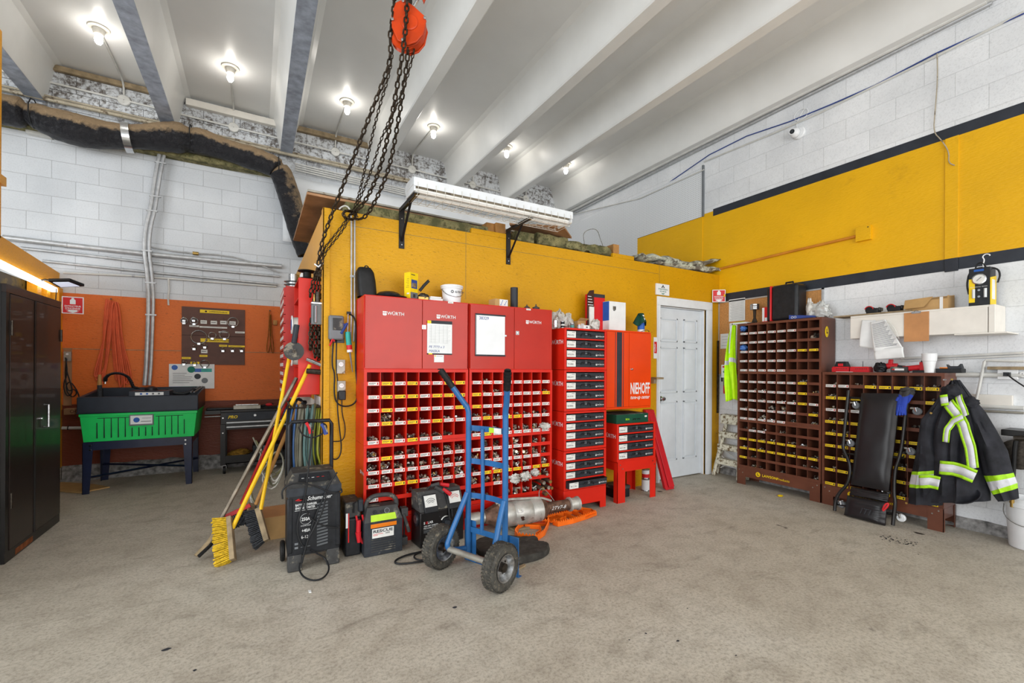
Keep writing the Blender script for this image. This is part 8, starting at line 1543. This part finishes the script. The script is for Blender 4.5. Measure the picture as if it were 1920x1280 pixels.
sl.build('sleeve', t, ang=70)
def band(pts_, w_px, off, parts=('lime_tape', 'reflective', 'lime_tape'), fr=(0, .22, .78, 1), nm='reflective_band'):
    m = MB(); P2 = [V((u, v, 0)) for u, v, *_ in pts_]; O_ = [q[2] if len(q) > 2 else off for q in pts_]
    W_ = [q[3] if len(q) > 3 else w_px for q in pts_]
    dense = []
    for i in range(len(P2) - 1):
        for k in range(5): f_ = k / 5; dense.append((P2[i].lerp(P2[i + 1], f_), O_[i] * (1 - f_) + O_[i + 1] * f_, W_[i] * (1 - f_) + W_[i + 1] * f_))
    dense.append((P2[-1], O_[-1], W_[-1])); n = len(dense); rows_ = []
    for i, (p, o_, w_) in enumerate(dense):
        d = (dense[min(i + 1, n - 1)][0] - dense[max(i - 1, 0)][0]).normalized(); q = V((-d.y, d.x, 0)); rows_.append([J(p.x + q.x * w_ * (f_ - .5), p.y + q.y * w_ * (f_ - .5), o_ + .006 * math.sin(i * .7)) for f_ in fr])
    for c_ in range(len(fr) - 1): m.add([r for q in rows_ for r in (q[c_], q[c_ + 1])], [(2 * i, 2 * i + 1, 2 * i + 3, 2 * i + 2) for i in range(n - 1)], parts[c_])
    return m.build(nm, t, solid=.003, ang=60)
band([(1781, 738, .10, 20), (1783, 760, .115, 22)], 20, .11) if False else None
band([(1775, 750, .125, 20), (1789, 748, .125, 20)], 24, .125, nm='reflective_patch')
band([(1789, 754, .118), (1804, 772, .128), (1819, 795, .135), (1831, 835, .140), (1838, 874, .145)], 22, .13)
band([(1806, 741, .10), (1814, 758, .128), (1823, 778, .138)], 14, .12)
band([(1818, 779, .142), (1800, 788, .145), (1790, 802, .146), (1786, 826, .146)], 13, .135)
band([(1739, 898, .165), (1758, 897, .172), (1777, 901, .165)], 24, .165)
band([(1776, 872, .155), (1800, 874, .158), (1822, 880, .158), (1841, 889, .152)], 25, .15)
MB().blob(J(1790, 735, .06), (.05, .06, .06), 'jacket', .3, 5, 71, 24, 16).blob(J(1822, 755, .05), (.04, .05, .05), 'jacket', .35, 5, 73, 24, 16).build('hood', t, ang=70)
m = MB(); 
def hem(u, v): a = 2 * math.pi * u; return J(1815 + 34 * math.cos(a) * (1 - .25 * v), 925 + 14 * math.sin(a) * (1 - .2 * v), .10 + .05 * math.sin(a + .4) - .08 * v)
m.grid(hem, 26, 5, 'jacket', True); m.build('lining', t, solid=.006, ang=70)
for u, v in ((1757, 773), (1711, 939), (1789, 711)): c = J(u, v, .115 if v > 720 else .04); MB().tube([c, c - EX * .006], .008, 'brass', 12).build('snap', t)
MB().tube([(4.79, 1.365, P(1790, 712, X=4.78).z), (4.75, 1.365, P(1790, 712, X=4.78).z)], .006, 'steel', 8).build('hook', t)
# ---- hose reel and bucket at the right edge
t = thing('hose_reel', 'dark hose reel on the wall at the right edge with a hanging hose end', 'hose reel', (4.95, 1.0, .8))
MB().lathe([(0, -.10), (.11, -.10), (.11, -.085), (.07, -.08), (.07, .08), (.11, .085), (.11, .10), (0, .10)], (4.97, .985, P(1915, 850, X=4.95).z), 'dark_steel', 30, 'X').build('drum', t)
MB().lathe([(.09, -.078), (.10, 0), (.09, .078)], (4.97, .985, P(1915, 850, X=4.95).z), 'rusty_pipe', 30, 'X').build('hose_windings', t)
zz = P(1900, 815, X=4.85).z; MB().box((4.84, .95, zz - .01), (5.05, 1.07, zz + .035), 'black_steel').box((4.87, .94, zz - .03), (4.95, 1.0, zz - .01), 'white_card').build('bracket', t, bev=.004)
q = Pn([(1906, 822), (1903, 835), (1900, 880), (1898, 935)], X=4.82); MB().tube(q, .013, 'rubber', 10, smooth=1).tube([q[0] + V((0, -.05, .01)), q[0] + V((0, .012, .0))], .020, 'dark_steel', 12).build('hose', t)
MB().tube([q[-1], q[-1] - EZ * .03], .015, 'brass', 8).tube([q[-1] - EZ * .03, q[-1] - EZ * .06], .012, 'brass', 8).build('brass_fitting', t)
t = thing('bucket', 'white plastic pail on the floor at the right edge under the hose reel', 'bucket', (4.93, .935, 0))
br = .13; bc = V((4.93, .935, 0)); MB().lathe([(0, .004), (br * .82, .002), (br * .85, .01), (br * .97, .30), (br * 1.05, .305), (br * 1.05, .33), (br * 1.0, .335), (br * 1.0, .365), (br * .96, .365), (br * .82, .02), (0, .02)], bc, 'plastic_white', 40).build('body', t)
MB().tube([bc + V((0, br * 1.03, .33)), bc + V((-.12, br * .9, .22)), bc + V((-.165, 0, .17)), bc + V((-.12, -br * .9, .22)), bc + V((0, -br * 1.03, .33))], .003, 'steel', 6, smooth=2).build('handle', t)
